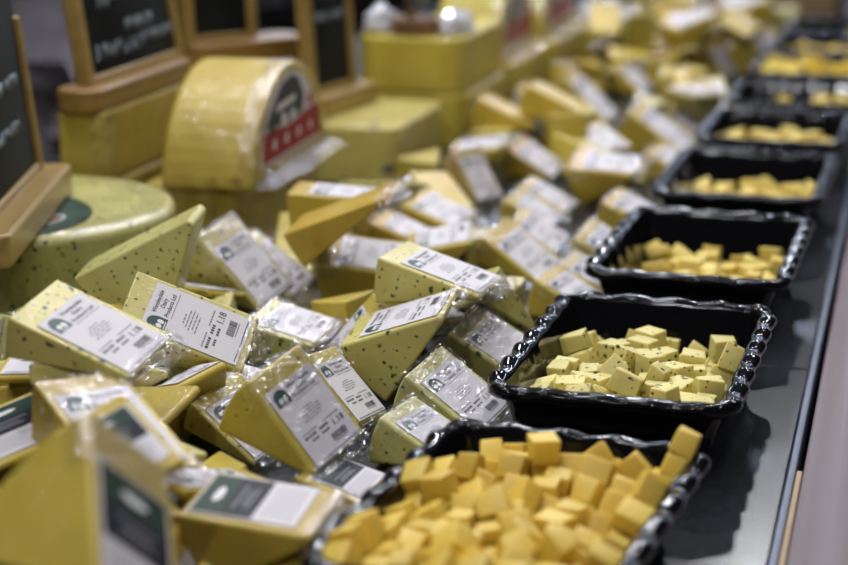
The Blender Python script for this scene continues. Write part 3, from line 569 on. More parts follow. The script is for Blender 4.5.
[-0.2482,1.7628,-0.0474,0.66,0.001,0.001,0.751,0.0242,0.012,0.0091],
[-0.2334,1.7772,-0.0401,0.53,0.468,-0.53,0.468,0.0238,0.0184,0.0127],
[-0.1905,1.7721,-0.0403,0.602,0.371,-0.602,0.371,0.0234,0.015,0.0099],
[-0.1986,1.5927,-0.0407,0.5,-0.5,-0.5,-0.5,0.0227,0.0177,0.0114],
[-0.2135,1.67,-0.046,0.692,0.682,0.165,0.168,0.0295,0.0121,0.0131],
[-0.2471,1.6576,-0.0445,0.548,0.548,-0.447,-0.446,0.0222,0.0151,0.0119],
[-0.1744,1.615,-0.0388,0.566,0.785,0.165,-0.19,0.0218,0.0123,0.0124],
[-0.2568,1.5956,-0.038,0.0,0.707,0.001,-0.707,0.028,0.0173,0.0123],
[-0.2785,1.6194,-0.0392,0.43,-0.562,0.43,0.56,0.0257,0.0124,0.0121],
[-0.2805,1.5995,-0.0442,0.501,0.5,0.501,0.497,0.0247,0.0157,0.011],
[-0.2317,1.7934,-0.0379,0.583,0.4,0.401,-0.583,0.0266,0.0144,0.0094],
[-0.2784,1.7127,-0.0452,0.013,-0.714,0.7,0.019,0.0238,0.0156,0.0126],
[-0.2079,1.6554,-0.0468,0.972,-0.0,-0.002,0.233,0.0217,0.018,0.0104],
[-0.2388,1.738,-0.0471,0.0,-0.11,-0.994,0.002,0.0235,0.0134,0.0098],
[-0.2054,1.6304,-0.0389,0.438,0.63,-0.317,-0.557,0.0264,0.0165,0.0124],
[-0.2732,1.7562,-0.0435,0.376,-0.376,-0.598,0.6,0.0249,0.017,0.0098],
[-0.1851,1.7547,-0.0469,0.0,0.082,-0.997,0.001,0.0253,0.0178,0.0103],
[-0.1991,1.6872,-0.0335,0.061,-0.871,0.486,-0.03,0.0221,0.0172,0.0101],
[-0.2727,1.6407,-0.0469,0.995,0.004,0.004,0.1,0.0239,0.0165,0.0101],
[-0.1848,1.7552,-0.0361,0.97,-0.0,0.001,0.243,0.0278,0.0172,0.0111],
[-0.2155,1.622,-0.046,0.448,0.446,0.546,0.55,0.0289,0.0121,0.0107],
[-0.2589,1.6942,-0.0461,0.0,0.087,-0.996,-0.001,0.0293,0.0171,0.0119],
[-0.1729,1.7907,-0.031,0.067,-0.068,-0.702,0.705,0.0197,0.0171,0.0106],
[-0.2329,1.6392,-0.0396,0.341,-0.1,0.934,0.033,0.0253,0.017,0.0111],
[-0.2377,1.6692,-0.0394,0.69,0.155,-0.69,0.155,0.0253,0.0132,0.0102],
[-0.2812,1.7689,-0.0306,0.941,-0.287,-0.175,-0.053,0.0243,0.0174,0.0098],
[-0.2588,1.6294,-0.0398,0.671,0.707,-0.041,0.222,0.0271,0.0156,0.011],
[-0.1801,1.6993,-0.0377,0.707,-0.001,-0.707,-0.0,0.0286,0.0128,0.0136],
[-0.2143,1.7061,-0.0433,0.27,-0.497,-0.725,0.393,0.0248,0.0124,0.0128],
[-0.2282,1.6562,-0.0352,0.643,0.738,-0.048,0.198,0.0243,0.0122,0.013],
[-0.269,1.6005,-0.0462,0.003,-0.707,-0.707,-0.001,0.027,0.0121,0.0117],
[-0.1749,1.6724,-0.0473,0.691,-0.007,0.0,0.723,0.0221,0.015,0.0096],
[-0.2817,1.5932,-0.0302,0.025,-0.003,0.001,-1.0,0.0198,0.016,0.0125],
[-0.1982,1.607,-0.0456,0.131,-0.13,0.696,-0.695,0.0213,0.0129,0.0102],
[-0.2361,1.7133,-0.046,0.895,-0.002,-0.001,0.447,0.0248,0.0131,0.012],
[-0.2471,1.6132,-0.0319,0.456,-0.003,-0.001,0.89,0.0219,0.0163,0.0129],
[-0.2638,1.6704,-0.0475,0.641,-0.001,0.0,0.768,0.0279,0.0159,0.009],
[-0.1848,1.7187,-0.0454,0.736,-0.001,0.0,0.676,0.0223,0.0129,0.0132],
[-0.1961,1.6403,-0.0388,0.704,-0.069,0.704,0.069,0.0264,0.0178,0.0098],
[-0.1816,1.6487,-0.0458,0.446,-0.001,-0.002,0.895,0.0295,0.0142,0.0125],
[-0.2289,1.6054,-0.0225,0.002,-0.9,-0.432,-0.059,0.0294,0.013,0.0118],
[-0.2476,1.7429,-0.0345,0.989,-0.092,0.08,0.083,0.0216,0.0132,0.0118],
[-0.1776,1.7397,-0.0401,0.636,-0.698,0.107,0.311,0.0239,0.0125,0.0119],
[-0.2398,1.5936,-0.0451,0.7,-0.709,-0.04,0.074,0.0197,0.0131,0.0106],
[-0.2176,1.6055,-0.0337,0.691,0.719,-0.077,-0.015,0.0295,0.0123,0.0097],
[-0.1968,1.7027,-0.0451,0.001,-0.827,0.562,0.001,0.0216,0.0126,0.0137],
[-0.1656,1.61,-0.0302,0.499,0.444,-0.321,-0.671,0.0261,0.0121,0.0125],
[-0.2162,1.6237,-0.0285,0.32,-0.547,0.77,0.07,0.0206,0.0176,0.0111],
[-0.2595,1.7578,-0.0416,0.002,0.708,-0.004,0.706,0.0208,0.0177,0.0095],
[-0.1857,1.6698,-0.0347,0.486,-0.003,-0.001,0.874,0.0215,0.0153,0.0096],
[-0.2418,1.654,-0.0266,0.268,-0.017,0.706,-0.655,0.0238,0.0131,0.0104],
[-0.2828,1.6595,-0.0385,0.648,0.394,0.53,0.379,0.0281,0.0159,0.012],
[-0.2056,1.6591,-0.0338,0.018,-0.773,0.632,0.045,0.0217,0.0178,0.0135],
[-0.2611,1.6723,-0.037,0.001,-0.94,-0.342,-0.011,0.0236,0.0151,0.0115],
[-0.2591,1.7262,-0.0451,0.634,0.635,0.314,0.31,0.0215,0.0138,0.013],
[-0.2148,1.7312,-0.045,0.402,0.404,-0.581,-0.58,0.0214,0.014,0.0094],
[-0.243,1.6811,-0.0473,0.001,-0.982,-0.188,-0.001,0.0256,0.0122,0.0094],
[-0.1779,1.688,-0.0453,0.71,0.704,0.015,0.015,0.0213,0.0135,0.0093],
[-0.2243,1.7044,-0.0361,0.841,-0.036,-0.282,0.461,0.0295,0.0182,0.0106],
[-0.2395,1.6323,-0.0278,0.149,-0.55,-0.712,0.409,0.0277,0.0149,0.0104],
[-0.2793,1.7344,-0.0353,0.129,0.974,-0.03,0.182,0.0244,0.0175,0.0125],
[-0.1679,1.7731,-0.0384,0.016,0.56,0.011,-0.829,0.025,0.0147,0.0105],
[-0.2491,1.7177,-0.0434,0.633,0.633,0.315,0.315,0.0239,0.0172,0.0131],
[-0.1665,1.6548,-0.0348,0.281,-0.534,-0.191,0.774,0.02,0.0151,0.0114],
[-0.228,1.7366,-0.0365,0.014,-0.753,-0.658,0.011,0.0203,0.0147,0.0116],
[-0.1983,1.612,-0.027,0.483,0.613,-0.358,-0.512,0.0243,0.0182,0.009],
[-0.2214,1.6783,-0.0346,0.006,-0.22,0.975,-0.023,0.0271,0.0157,0.0111],
[-0.1692,1.7196,-0.0415,0.589,-0.399,-0.408,0.572,0.0276,0.0177,0.0115]],
"t4":[[-0.2386,2.0822,-0.0438,0.374,-0.374,-0.6,0.601,0.0206,0.0165,0.0121],
[-0.1938,2.1119,-0.0447,0.144,0.144,-0.694,-0.69,0.0266,0.0145,0.0127],
[-0.2095,2.0999,-0.039,0.69,-0.154,0.69,0.155,0.0261,0.013,0.0116],
[-0.2546,1.9722,-0.0412,0.499,-0.502,-0.498,-0.501,0.0216,0.0183,0.0109],
[-0.1839,1.9635,-0.0471,0.584,-0.001,-0.0,-0.812,0.0256,0.0161,0.0099],
[-0.2146,2.0327,-0.0444,0.705,0.704,-0.058,-0.059,0.0278,0.0152,0.0095],
[-0.2621,1.9534,-0.0457,0.494,0.495,-0.505,-0.506,0.025,0.0126,0.0113],
[-0.2086,2.0101,-0.047,0.554,0.002,0.002,0.832,0.0205,0.015,0.0101],
[-0.2611,2.1045,-0.0438,0.109,-0.107,0.7,-0.698,0.0197,0.0165,0.0135],
[-0.2244,1.9565,-0.0464,0.21,-0.001,0.003,-0.978,0.0215,0.016,0.0113],
[-0.1845,2.1171,-0.0322,1.0,-0.002,0.0,0.0,0.0224,0.018,0.0107],
[-0.2281,2.1119,-0.0461,0.988,-0.003,0.002,0.158,0.0223,0.0136,0.0119],
[-0.2628,1.9966,-0.0463,0.165,-0.002,-0.0,-0.986,0.0293,0.0168,0.0114],
[-0.1856,1.9895,-0.046,0.699,-0.001,-0.0,-0.715,0.0228,0.0179,0.0119],
[-0.2451,1.9584,-0.0412,0.703,-0.064,0.706,0.064,0.0216,0.0164,0.0097],
[-0.175,2.0726,-0.0472,0.002,0.727,-0.686,-0.001,0.0233,0.0147,0.0096],
[-0.1911,1.9407,-0.0467,0.002,1.0,-0.002,0.001,0.0262,0.0162,0.0107],
[-0.277,1.9525,-0.0455,0.0,-0.708,0.707,0.003,0.0244,0.018,0.0131],
[-0.2138,2.0671,-0.0429,0.571,0.571,-0.416,-0.417,0.0239,0.0183,0.0132],
[-0.2169,1.9847,-0.0441,0.563,-0.56,0.43,-0.43,0.0234,0.0158,0.009],
[-0.2039,1.9771,-0.0438,0.545,0.545,-0.451,-0.45,0.0221,0.0164,0.0121],
[-0.2472,1.9328,-0.0447,0.707,-0.707,-0.004,0.005,0.0284,0.0145,0.0111],
[-0.2512,2.0392,-0.0463,0.526,0.002,0.0,0.851,0.0268,0.0182,0.0115],
[-0.2577,1.9919,-0.0333,0.502,-0.5,0.5,-0.498,0.0278,0.0147,0.0123],
[-0.2175,2.0919,-0.0443,0.376,-0.376,-0.599,0.599,0.0235,0.0153,0.0096],
[-0.2386,1.9753,-0.0442,0.539,-0.544,0.456,-0.453,0.0285,0.0156,0.0091],
[-0.2788,2.1093,-0.044,0.496,0.497,0.503,0.503,0.0272,0.016,0.0124],
[-0.2286,2.0467,-0.0463,0.16,-0.001,0.001,-0.987,0.0273,0.0142,0.0114],
[-0.2671,1.9289,-0.0315,0.693,0.13,0.695,0.139,0.0224,0.0178,0.0116],
[-0.2284,1.9808,-0.0455,0.544,0.539,-0.453,-0.456,0.0295,0.0131,0.0128],
[-0.2525,2.0689,-0.0464,0.002,-0.988,-0.155,0.001,0.0227,0.0146,0.0113],
[-0.2123,2.1238,-0.0346,0.19,-0.277,-0.776,-0.534,0.028,0.0184,0.0111],
[-0.2483,2.0156,-0.0417,0.7,-0.107,0.699,0.106,0.0207,0.0174,0.0101],
[-0.2285,2.0894,-0.0456,0.003,-0.528,-0.849,0.004,0.0274,0.0125,0.0129],
[-0.2447,1.9443,-0.0443,0.707,-0.706,0.028,-0.028,0.0234,0.0154,0.0096],
[-0.2715,2.0113,-0.0453,0.069,-0.068,0.704,-0.703,0.0253,0.0135,0.0133],
[-0.2347,2.0604,-0.0449,0.15,-0.149,0.692,-0.69,0.0296,0.0143,0.0133],
[-0.2379,2.0434,-0.0361,0.002,0.207,-0.978,0.0,0.0199,0.0149,0.0091],
[-0.1669,2.112,-0.0364,0.824,-0.0,-0.566,0.0,0.0291,0.0179,0.011],
[-0.1829,1.9266,-0.0279,0.696,0.129,0.694,0.13,0.0294,0.0165,0.0135],
[-0.1801,2.0966,-0.0455,0.231,-0.229,-0.668,0.669,0.0226,0.0131,0.0136],
[-0.246,2.1104,-0.046,0.411,-0.41,-0.575,0.576,0.0219,0.0121,0.0126],
[-0.2247,2.0051,-0.0411,0.705,0.002,0.709,-0.006,0.0219,0.0172,0.0129],
[-0.2269,1.9355,-0.041,0.504,0.496,0.504,-0.496,0.022,0.0123,0.0133],
[-0.2372,2.0198,-0.0396,0.038,0.705,0.042,-0.707,0.0247,0.0178,0.0105],
[-0.1987,2.0463,-0.0462,0.001,-0.766,-0.642,0.001,0.0225,0.0141,0.0116],
[-0.2619,2.0793,-0.043,0.697,0.7,0.111,0.109,0.0241,0.018,0.0109],
[-0.1887,2.0249,-0.0393,0.139,-0.693,-0.138,-0.694,0.0254,0.0169,0.0126],
[-0.2572,2.0615,-0.0306,0.46,0.63,-0.51,-0.363,0.0232,0.0175,0.0113],
[-0.2603,1.948,-0.0266,0.691,-0.687,-0.159,-0.159,0.0246,0.0166,0.013],
[-0.2768,1.9706,-0.0374,0.499,0.501,-0.5,0.501,0.0291,0.0174,0.0119],
[-0.1748,2.0308,-0.0406,0.487,-0.513,0.488,0.511,0.0229,0.0153,0.01],
[-0.2044,1.9937,-0.0401,0.545,0.45,0.545,-0.45,0.0237,0.0176,0.0106],
[-0.275,2.0492,-0.0433,0.106,-0.105,0.699,-0.699,0.0197,0.0175,0.0091],
[-0.2382,2.0019,-0.0406,0.026,0.707,0.026,-0.707,0.0229,0.0123,0.0125],
[-0.215,1.9602,-0.0321,0.752,0.061,0.082,-0.652,0.0296,0.0147,0.0132],
[-0.1951,2.0858,-0.0459,0.002,0.995,-0.1,0.001,0.0245,0.0123,0.0122],
[-0.2617,2.0912,-0.0447,0.698,0.7,0.107,0.109,0.0293,0.0147,0.0116],
[-0.1749,2.0104,-0.0473,0.001,0.64,-0.768,0.001,0.0197,0.0124,0.0094],
[-0.2684,2.0635,-0.0416,0.077,-0.702,-0.079,-0.704,0.0209,0.0145,0.0096],
[-0.1697,1.9422,-0.0424,0.401,0.582,0.581,0.403,0.027,0.016,0.0119],
[-0.2134,1.9349,-0.0271,0.707,0.014,-0.707,0.011,0.0291,0.0177,0.0121],
[-0.1912,2.0704,-0.0397,0.688,-0.68,-0.199,-0.159,0.0262,0.0134,0.0132],
[-0.2743,2.0369,-0.0451,0.03,0.028,-0.706,-0.707,0.0225,0.0139,0.0116],
[-0.2486,1.9327,-0.03,0.704,0.707,-0.048,-0.05,0.0205,0.015,0.0126],
[-0.2245,2.0224,-0.0414,0.068,0.704,-0.067,0.704,0.0211,0.0137,0.012],
[-0.1985,2.0188,-0.0387,0.137,-0.695,-0.139,-0.692,0.0266,0.0154,0.0103],
[-0.2852,1.9831,-0.0389,0.001,0.568,-0.002,0.823,0.0238,0.0131,0.0109],
[-0.2813,1.934,-0.0371,0.539,0.54,0.457,-0.457,0.0278,0.0143,0.0124],
[-0.2619,2.1197,-0.035,0.006,0.088,-0.288,-0.954,0.0214,0.0167,0.01],
[-0.1991,2.0878,-0.0351,0.225,-0.0,-0.001,-0.974,0.0199,0.0151,0.0096],
[-0.2373,1.9864,-0.0316,1.0,0.001,-0.005,-0.003,0.0282,0.0174,0.0096],
[-0.1777,1.9631,-0.0366,0.936,0.0,0.001,0.352,0.0267,0.0134,0.0113],
[-0.2694,2.0128,-0.0318,0.463,0.465,-0.534,-0.533,0.0205,0.0134,0.0125],
[-0.2281,2.1072,-0.0301,0.803,0.547,0.137,0.193,0.029,0.017,0.0111],
[-0.1788,2.0414,-0.0448,0.707,-0.707,-0.017,0.019,0.0215,0.0145,0.0117],
[-0.2843,2.0917,-0.0309,0.707,0.251,-0.001,-0.661,0.0244,0.0184,0.0113],
[-0.2125,1.9375,-0.0468,0.705,0.001,-0.002,0.71,0.0208,0.0165,0.0104],
[-0.1707,2.0132,-0.0366,0.532,-0.532,-0.464,0.467,0.0241,0.0122,0.0097],
[-0.1793,2.0539,-0.0435,0.706,-0.707,-0.019,0.018,0.0206,0.0171,0.0134],
[-0.1662,2.0764,-0.0325,0.824,-0.007,-0.566,0.01,0.0196,0.0153,0.0126],
[-0.2561,2.0353,-0.033,0.623,0.059,0.057,0.778,0.0212,0.0159,0.0124],
[-0.1876,1.9813,-0.0332,0.101,0.013,-0.995,0.018,0.0211,0.017,0.0093],
[-0.1975,2.0053,-0.0353,0.087,0.047,-0.706,-0.701,0.0253,0.0135,0.0096],
[-0.2532,1.9642,-0.0255,0.001,-0.097,-0.995,-0.001,0.0293,0.0133,0.0099],
[-0.196,1.9355,-0.0328,0.517,-0.515,0.48,-0.487,0.0244,0.0171,0.0113],
[-0.2272,2.0606,-0.0306,0.595,0.596,-0.382,-0.38,0.0281,0.0142,0.0137],
[-0.2806,2.0236,-0.042,0.706,0.037,-0.706,0.036,0.0201,0.0135,0.0095],
[-0.2003,1.9573,-0.0406,0.039,-0.706,0.039,0.706,0.0228,0.016,0.01],
[-0.1718,1.986,-0.0419,0.001,0.707,0.001,-0.707,0.0202,0.018,0.0095],
[-0.2805,2.067,-0.0418,0.512,-0.469,-0.532,0.486,0.0245,0.0184,0.0119],
[-0.2713,1.9887,-0.0348,0.711,0.001,0.001,-0.703,0.0241,0.0148,0.0116]],
"t5":[[-0.2384,2.2573,-0.0421,0.708,-0.006,-0.706,-0.01,0.0197,0.0205,0.0208],
[-0.2298,2.3831,-0.0421,0.145,-0.692,-0.144,-0.692,0.0199,0.0214,0.0167],
[-0.2544,2.2769,-0.0417,0.711,-0.0,0.001,0.703,0.0177,0.0215,0.0206],
[-0.206,2.3228,-0.0414,0.663,0.243,-0.666,0.241,0.0212,0.0173,0.0173],
[-0.1974,2.3038,-0.042,0.001,0.923,0.386,0.0,0.0172,0.0216,0.0201],
[-0.2305,2.3228,-0.0228,0.612,0.619,0.349,0.347,0.0164,0.0178,0.0196],
[-0.2083,2.3449,-0.0431,0.583,-0.399,-0.587,-0.396,0.0179,0.0189,0.0202],
[-0.178,2.3668,-0.0417,0.704,0.054,0.706,-0.054,0.0207,0.0182,0.0195],
[-0.275,2.3012,-0.0412,0.703,-0.075,-0.703,-0.074,0.0216,0.0217,0.0181],
[-0.2309,2.4071,-0.0414,0.501,-0.499,0.503,0.496,0.0212,0.0162,0.0217],
[-0.1997,2.3701,-0.0431,0.595,0.001,-0.0,0.804,0.0193,0.0179,0.0179],
[-0.2098,2.388,-0.041,0.507,0.507,-0.494,-0.493,0.0163,0.0219,0.0192],
[-0.2471,2.3374,-0.0413,0.625,-0.625,0.331,-0.33,0.0163,0.0215,0.0162],
[-0.215,2.2704,-0.0416,0.465,-0.532,-0.465,-0.533,0.0207,0.0166,0.0186],
[-0.2549,2.3534,-0.0411,0.677,-0.207,0.675,0.209,0.0219,0.0187,0.0189],
[-0.218,2.3641,-0.0411,0.579,-0.579,0.404,-0.407,0.0219,0.0218,0.0198],
[-0.2756,2.2784,-0.0429,0.499,-0.5,0.5,0.502,0.0182,0.0207,0.0206],
[-0.1853,2.3485,-0.0417,0.058,-0.056,-0.706,0.704,0.0189,0.0206,0.0201],
[-0.2858,2.3245,-0.028,0.403,-0.897,-0.075,-0.167,0.0175,0.02,0.0188],
[-0.2584,2.2575,-0.0415,0.499,0.499,0.501,-0.501,0.021,0.0181,0.0211],
[-0.2292,2.2521,-0.0238,0.533,-0.46,0.536,0.466,0.017,0.021,0.0216],
[-0.2337,2.2768,-0.0423,0.498,-0.501,-0.499,-0.502,0.0195,0.02,0.0185],
[-0.2563,2.2957,-0.0427,0.006,-0.708,0.005,0.706,0.0186,0.0199,0.0173],
[-0.1678,2.3317,-0.0273,0.615,-0.58,-0.353,-0.401,0.0168,0.0179,0.0171],
[-0.2175,2.4125,-0.0228,0.187,0.629,0.215,-0.723,0.0174,0.0214,0.016],
[-0.2304,2.3461,-0.0422,0.678,0.678,0.2,0.2,0.0162,0.0197,0.0166],
[-0.2142,2.3053,-0.0222,0.715,-0.619,0.201,-0.256,0.0209,0.0199,0.0182],
[-0.2395,2.3629,-0.043,0.679,-0.199,0.677,0.2,0.0181,0.0214,0.016],
[-0.1846,2.3283,-0.0429,0.498,-0.503,0.497,0.503,0.0183,0.0186,0.0174],
[-0.2503,2.4087,-0.0425,0.686,-0.001,-0.001,-0.728,0.0176,0.0219,0.019],
[-0.1894,2.2736,-0.0437,0.007,-0.705,0.008,0.709,0.0167,0.0197,0.0187],
[-0.1956,2.4082,-0.0412,0.495,-0.505,-0.495,-0.504,0.0216,0.0207,0.0175],
[-0.2365,2.2966,-0.0421,0.029,-0.707,-0.028,-0.706,0.0199,0.0196,0.0205],
[-0.2426,2.3189,-0.0429,0.886,0.001,0.0,-0.463,0.0192,0.0188,0.0182],
[-0.2839,2.3795,-0.0274,0.19,-0.017,0.978,0.085,0.0213,0.0193,0.0161],
[-0.2051,2.3441,-0.0234,0.705,-0.032,-0.707,-0.031,0.0215,0.0183,0.0184],
[-0.2122,2.2929,-0.0427,0.298,0.298,0.641,0.641,0.0202,0.0186,0.0177],
[-0.1756,2.3858,-0.0423,0.712,-0.001,-0.001,0.702,0.018,0.0169,0.0195],
[-0.225,2.3295,-0.0419,0.315,0.322,0.633,0.63,0.0162,0.0203,0.0219],
[-0.1962,2.2738,-0.0268,0.753,-0.017,-0.021,0.657,0.0217,0.0203,0.0168],
[-0.1929,2.297,-0.0236,0.911,-0.0,0.001,-0.413,0.0197,0.0163,0.0166],
[-0.2654,2.3678,-0.0431,0.883,0.001,0.001,-0.469,0.0168,0.0186,0.0179],
[-0.2692,2.2526,-0.0216,0.373,-0.017,-0.008,0.928,0.0169,0.0198,0.019],
[-0.1978,2.3698,-0.0225,0.445,-0.472,-0.529,-0.548,0.0205,0.0191,0.0168],
[-0.2316,2.3852,-0.0239,0.406,-0.578,-0.405,-0.58,0.0165,0.02,0.0165],
[-0.1675,2.352,-0.0243,0.761,-0.622,0.141,0.115,0.0208,0.0162,0.0204],
[-0.2064,2.2482,-0.0248,0.421,0.568,0.379,0.597,0.0218,0.02,0.0209],
[-0.2424,2.2973,-0.0231,0.504,-0.497,0.502,0.497,0.0181,0.0183,0.0168],
[-0.1717,2.3109,-0.0251,0.52,0.482,-0.574,0.409,0.0196,0.0194,0.0204],
[-0.1704,2.2525,-0.0344,0.179,-0.031,-0.969,-0.17,0.0189,0.0206,0.016],
[-0.22,2.3118,-0.0435,0.209,-0.208,0.676,-0.675,0.0169,0.017,0.0182],
[-0.232,2.3467,-0.0237,0.667,0.666,0.236,0.237,0.0177,0.0174,0.0189],
[-0.2144,2.4071,-0.0426,0.004,0.706,-0.004,0.708,0.0188,0.0217,0.0167],
[-0.176,2.3115,-0.0439,0.51,0.489,0.51,-0.49,0.0161,0.0174,0.0165],
[-0.276,2.2572,-0.0418,0.708,-0.002,-0.706,-0.005,0.0204,0.0203,0.017],
[-0.1923,2.3909,-0.0417,0.001,1.0,0.01,0.001,0.016,0.0164,0.0207],
[-0.1934,2.2555,-0.0438,0.493,0.495,-0.508,-0.503,0.0166,0.0164,0.0214],
[-0.2709,2.4098,-0.0432,0.499,0.507,0.497,0.497,0.0164,0.0175,0.0184],
[-0.1865,2.3874,-0.0221,0.351,-0.613,-0.352,-0.613,0.0184,0.0192,0.0165],
[-0.2648,2.3203,-0.044,0.062,0.061,0.705,0.704,0.0173,0.0161,0.0192],
[-0.241,2.3656,-0.0246,0.208,0.209,-0.674,-0.677,0.0178,0.0187,0.021],
[-0.2804,2.3575,-0.0302,0.71,-0.58,-0.398,-0.013,0.0179,0.0168,0.0165],
[-0.2496,2.3792,-0.0439,0.678,-0.679,-0.2,0.199,0.0202,0.0163,0.0172],
[-0.254,2.3157,-0.024,0.683,-0.008,-0.039,0.73,0.0193,0.0214,0.0199],
[-0.2726,2.3882,-0.0432,0.842,0.002,-0.0,-0.539,0.0204,0.0202,0.0176],
[-0.2533,2.3888,-0.0244,0.68,0.036,0.73,-0.06,0.0212,0.0217,0.0197],
[-0.2843,2.4072,-0.0272,0.183,-0.0,0.983,0.0,0.021,0.0204,0.0166],
[-0.2726,2.342,-0.0431,0.601,0.605,-0.368,-0.37,0.0167,0.0179,0.0215],
[-0.2794,2.2798,-0.0241,0.684,-0.685,0.18,-0.176,0.0218,0.0196,0.0166],
[-0.1748,2.409,-0.0373,0.247,-0.64,-0.214,0.696,0.0189,0.0213,0.0184],
[-0.1761,2.292,-0.0433,0.018,-0.708,0.016,0.706,0.0174,0.0181,0.0175]],
"t6":[[-0.2627,2.5859,-0.0413,0.594,-0.389,-0.586,-0.39,0.0216,0.0218,0.0194],
[-0.2752,2.6723,-0.043,0.5,-0.499,0.5,-0.501,0.0214,0.0179,0.0216],
[-0.2277,2.5835,-0.0412,0.202,-0.678,-0.2,-0.678,0.0216,0.0179,0.0216],
[-0.199,2.6408,-0.0437,0.415,-0.417,0.573,-0.571,0.0191,0.0167,0.0174],
[-0.2536,2.5611,-0.0407,0.707,-0.707,-0.005,0.004,0.0185,0.0225,0.0224],
[-0.2111,2.5976,-0.0419,0.264,-0.263,-0.655,0.657,0.0185,0.0202,0.0181],
[-0.2377,2.6674,-0.0423,0.999,0.001,-0.0,0.042,0.0182,0.0174,0.0194],
[-0.2003,2.615,-0.0408,0.001,-0.968,0.249,-0.0,0.0161,0.0183,0.0223],
[-0.1958,2.5809,-0.0425,0.554,-0.554,-0.44,0.439,0.0164,0.019,0.0212],
[-0.2742,2.5416,-0.0411,1.0,0.002,0.004,-0.003,0.0222,0.0191,0.0218],
[-0.1779,2.6361,-0.0424,0.001,1.0,-0.019,-0.007,0.0212,0.0179,0.0194],
[-0.2426,2.6457,-0.0408,0.001,-0.089,0.996,0.001,0.0178,0.0192,0.0225],
[-0.2534,2.5411,-0.0427,0.0,-1.0,0.0,0.001,0.0193,0.017,0.0186],
[-0.2769,2.6306,-0.0427,0.708,-0.0,0.706,-0.0,0.0186,0.0202,0.0182],
[-0.2515,2.6804,-0.0266,0.25,0.667,0.669,-0.21,0.0191,0.0164,0.0162],
[-0.2551,2.6623,-0.0407,0.735,0.001,-0.001,-0.678,0.0164,0.0173,0.0226],
[-0.2595,2.6338,-0.0435,0.001,0.003,1.0,0.002,0.0167,0.0185,0.017],
[-0.2268,2.5887,-0.0208,0.565,-0.565,0.425,-0.426,0.0205,0.0192,0.0223],
[-0.2326,2.5432,-0.0409,1.0,-0.001,0.0,0.003,0.0224,0.0224,0.0223],
[-0.2398,2.6256,-0.0424,0.0,0.093,-0.996,-0.0,0.0191,0.0214,0.0191],
[-0.2532,2.5905,-0.0222,0.492,0.493,-0.507,-0.508,0.0226,0.0166,0.022],
[-0.1763,2.6727,-0.0408,0.048,0.687,-0.724,-0.048,0.0217,0.0205,0.0197],
[-0.1965,2.5618,-0.0407,0.704,-0.071,-0.703,-0.071,0.0226,0.0209,0.0184],
[-0.2775,2.6529,-0.0422,0.697,0.0,-0.0,-0.717,0.0165,0.0165,0.0196],
[-0.1922,2.5409,-0.0432,0.707,0.707,-0.002,-0.002,0.0187,0.0176,0.0176],
[-0.1781,2.6173,-0.042,0.508,0.49,-0.509,0.492,0.02,0.0215,0.02],
[-0.2115,2.5393,-0.0393,0.798,-0.603,0.001,0.003,0.0199,0.0206,0.021],
[-0.259,2.6131,-0.0418,0.698,-0.113,0.697,0.114,0.0204,0.0187,0.0164],
[-0.2441,2.595,-0.0413,0.83,-0.004,-0.002,-0.558,0.0162,0.0198,0.0215],
[-0.2152,2.6273,-0.0417,0.0,0.249,0.968,-0.001,0.022,0.0172,0.0206],
[-0.1698,2.6125,-0.0217,0.706,-0.007,0.708,0.008,0.0207,0.0211,0.0206],
[-0.2163,2.5646,-0.0431,0.0,1.0,0.012,0.001,0.0175,0.0201,0.0178],
[-0.1979,2.6697,-0.0419,0.061,-0.059,0.704,-0.705,0.0167,0.0202,0.0162],
[-0.2814,2.5786,-0.0262,0.711,-0.562,0.213,0.367,0.019,0.0218,0.0164],
[-0.1774,2.6534,-0.0428,0.006,-0.026,-0.703,0.711,0.0201,0.0179,0.0169],
[-0.2212,2.651,-0.0328,0.627,-0.74,-0.211,-0.121,0.0204,0.0194,0.0179],
[-0.2743,2.561,-0.0412,0.707,0.707,0.001,0.002,0.0226,0.0217,0.0196],
[-0.218,2.6713,-0.0424,0.52,0.521,-0.48,-0.477,0.0217,0.0193,0.0219],
[-0.1868,2.5987,-0.0427,0.0,-0.694,0.72,-0.0,0.0178,0.0169,0.0186],
[-0.2427,2.6223,-0.023,0.781,0.07,-0.001,0.621,0.0214,0.0225,0.0166],
[-0.1987,2.6555,-0.0231,0.074,-0.83,0.549,0.066,0.0196,0.0214,0.0194],
[-0.2778,2.608,-0.0435,0.708,0.0,0.0,-0.707,0.0216,0.0165,0.0169],
[-0.2248,2.6086,-0.0416,0.265,-0.658,0.262,0.654,0.0208,0.0215,0.0166],
[-0.2344,2.5522,-0.02,0.677,-0.19,0.685,0.193,0.0192,0.0216,0.02],
[-0.1926,2.6362,-0.0218,0.083,-0.2,0.976,-0.023,0.0222,0.0162,0.023],
[-0.1753,2.5787,-0.0422,0.001,-0.709,0.0,0.705,0.0197,0.0219,0.0167],
[-0.1753,2.5614,-0.0214,0.002,0.908,-0.418,-0.004,0.0165,0.0168,0.0209],
[-0.1935,2.5831,-0.022,0.704,0.001,0.001,0.71,0.0184,0.0198,0.0222],
[-0.2563,2.5382,-0.0233,0.396,-0.488,0.588,-0.509,0.0204,0.016,0.0222],
[-0.2161,2.5646,-0.0252,0.029,-0.708,0.03,0.705,0.0181,0.0171,0.0164],
[-0.1745,2.5404,-0.0389,0.001,0.001,0.707,-0.707,0.0166,0.0221,0.0185],
[-0.1968,2.683,-0.0234,0.017,-0.026,0.824,0.566,0.0228,0.0194,0.0205],
[-0.1697,2.6776,-0.0218,0.052,-0.707,-0.704,0.046,0.0186,0.023,0.0198],
[-0.2885,2.5449,-0.0225,0.698,0.126,-0.126,-0.694,0.0196,0.0165,0.0168],
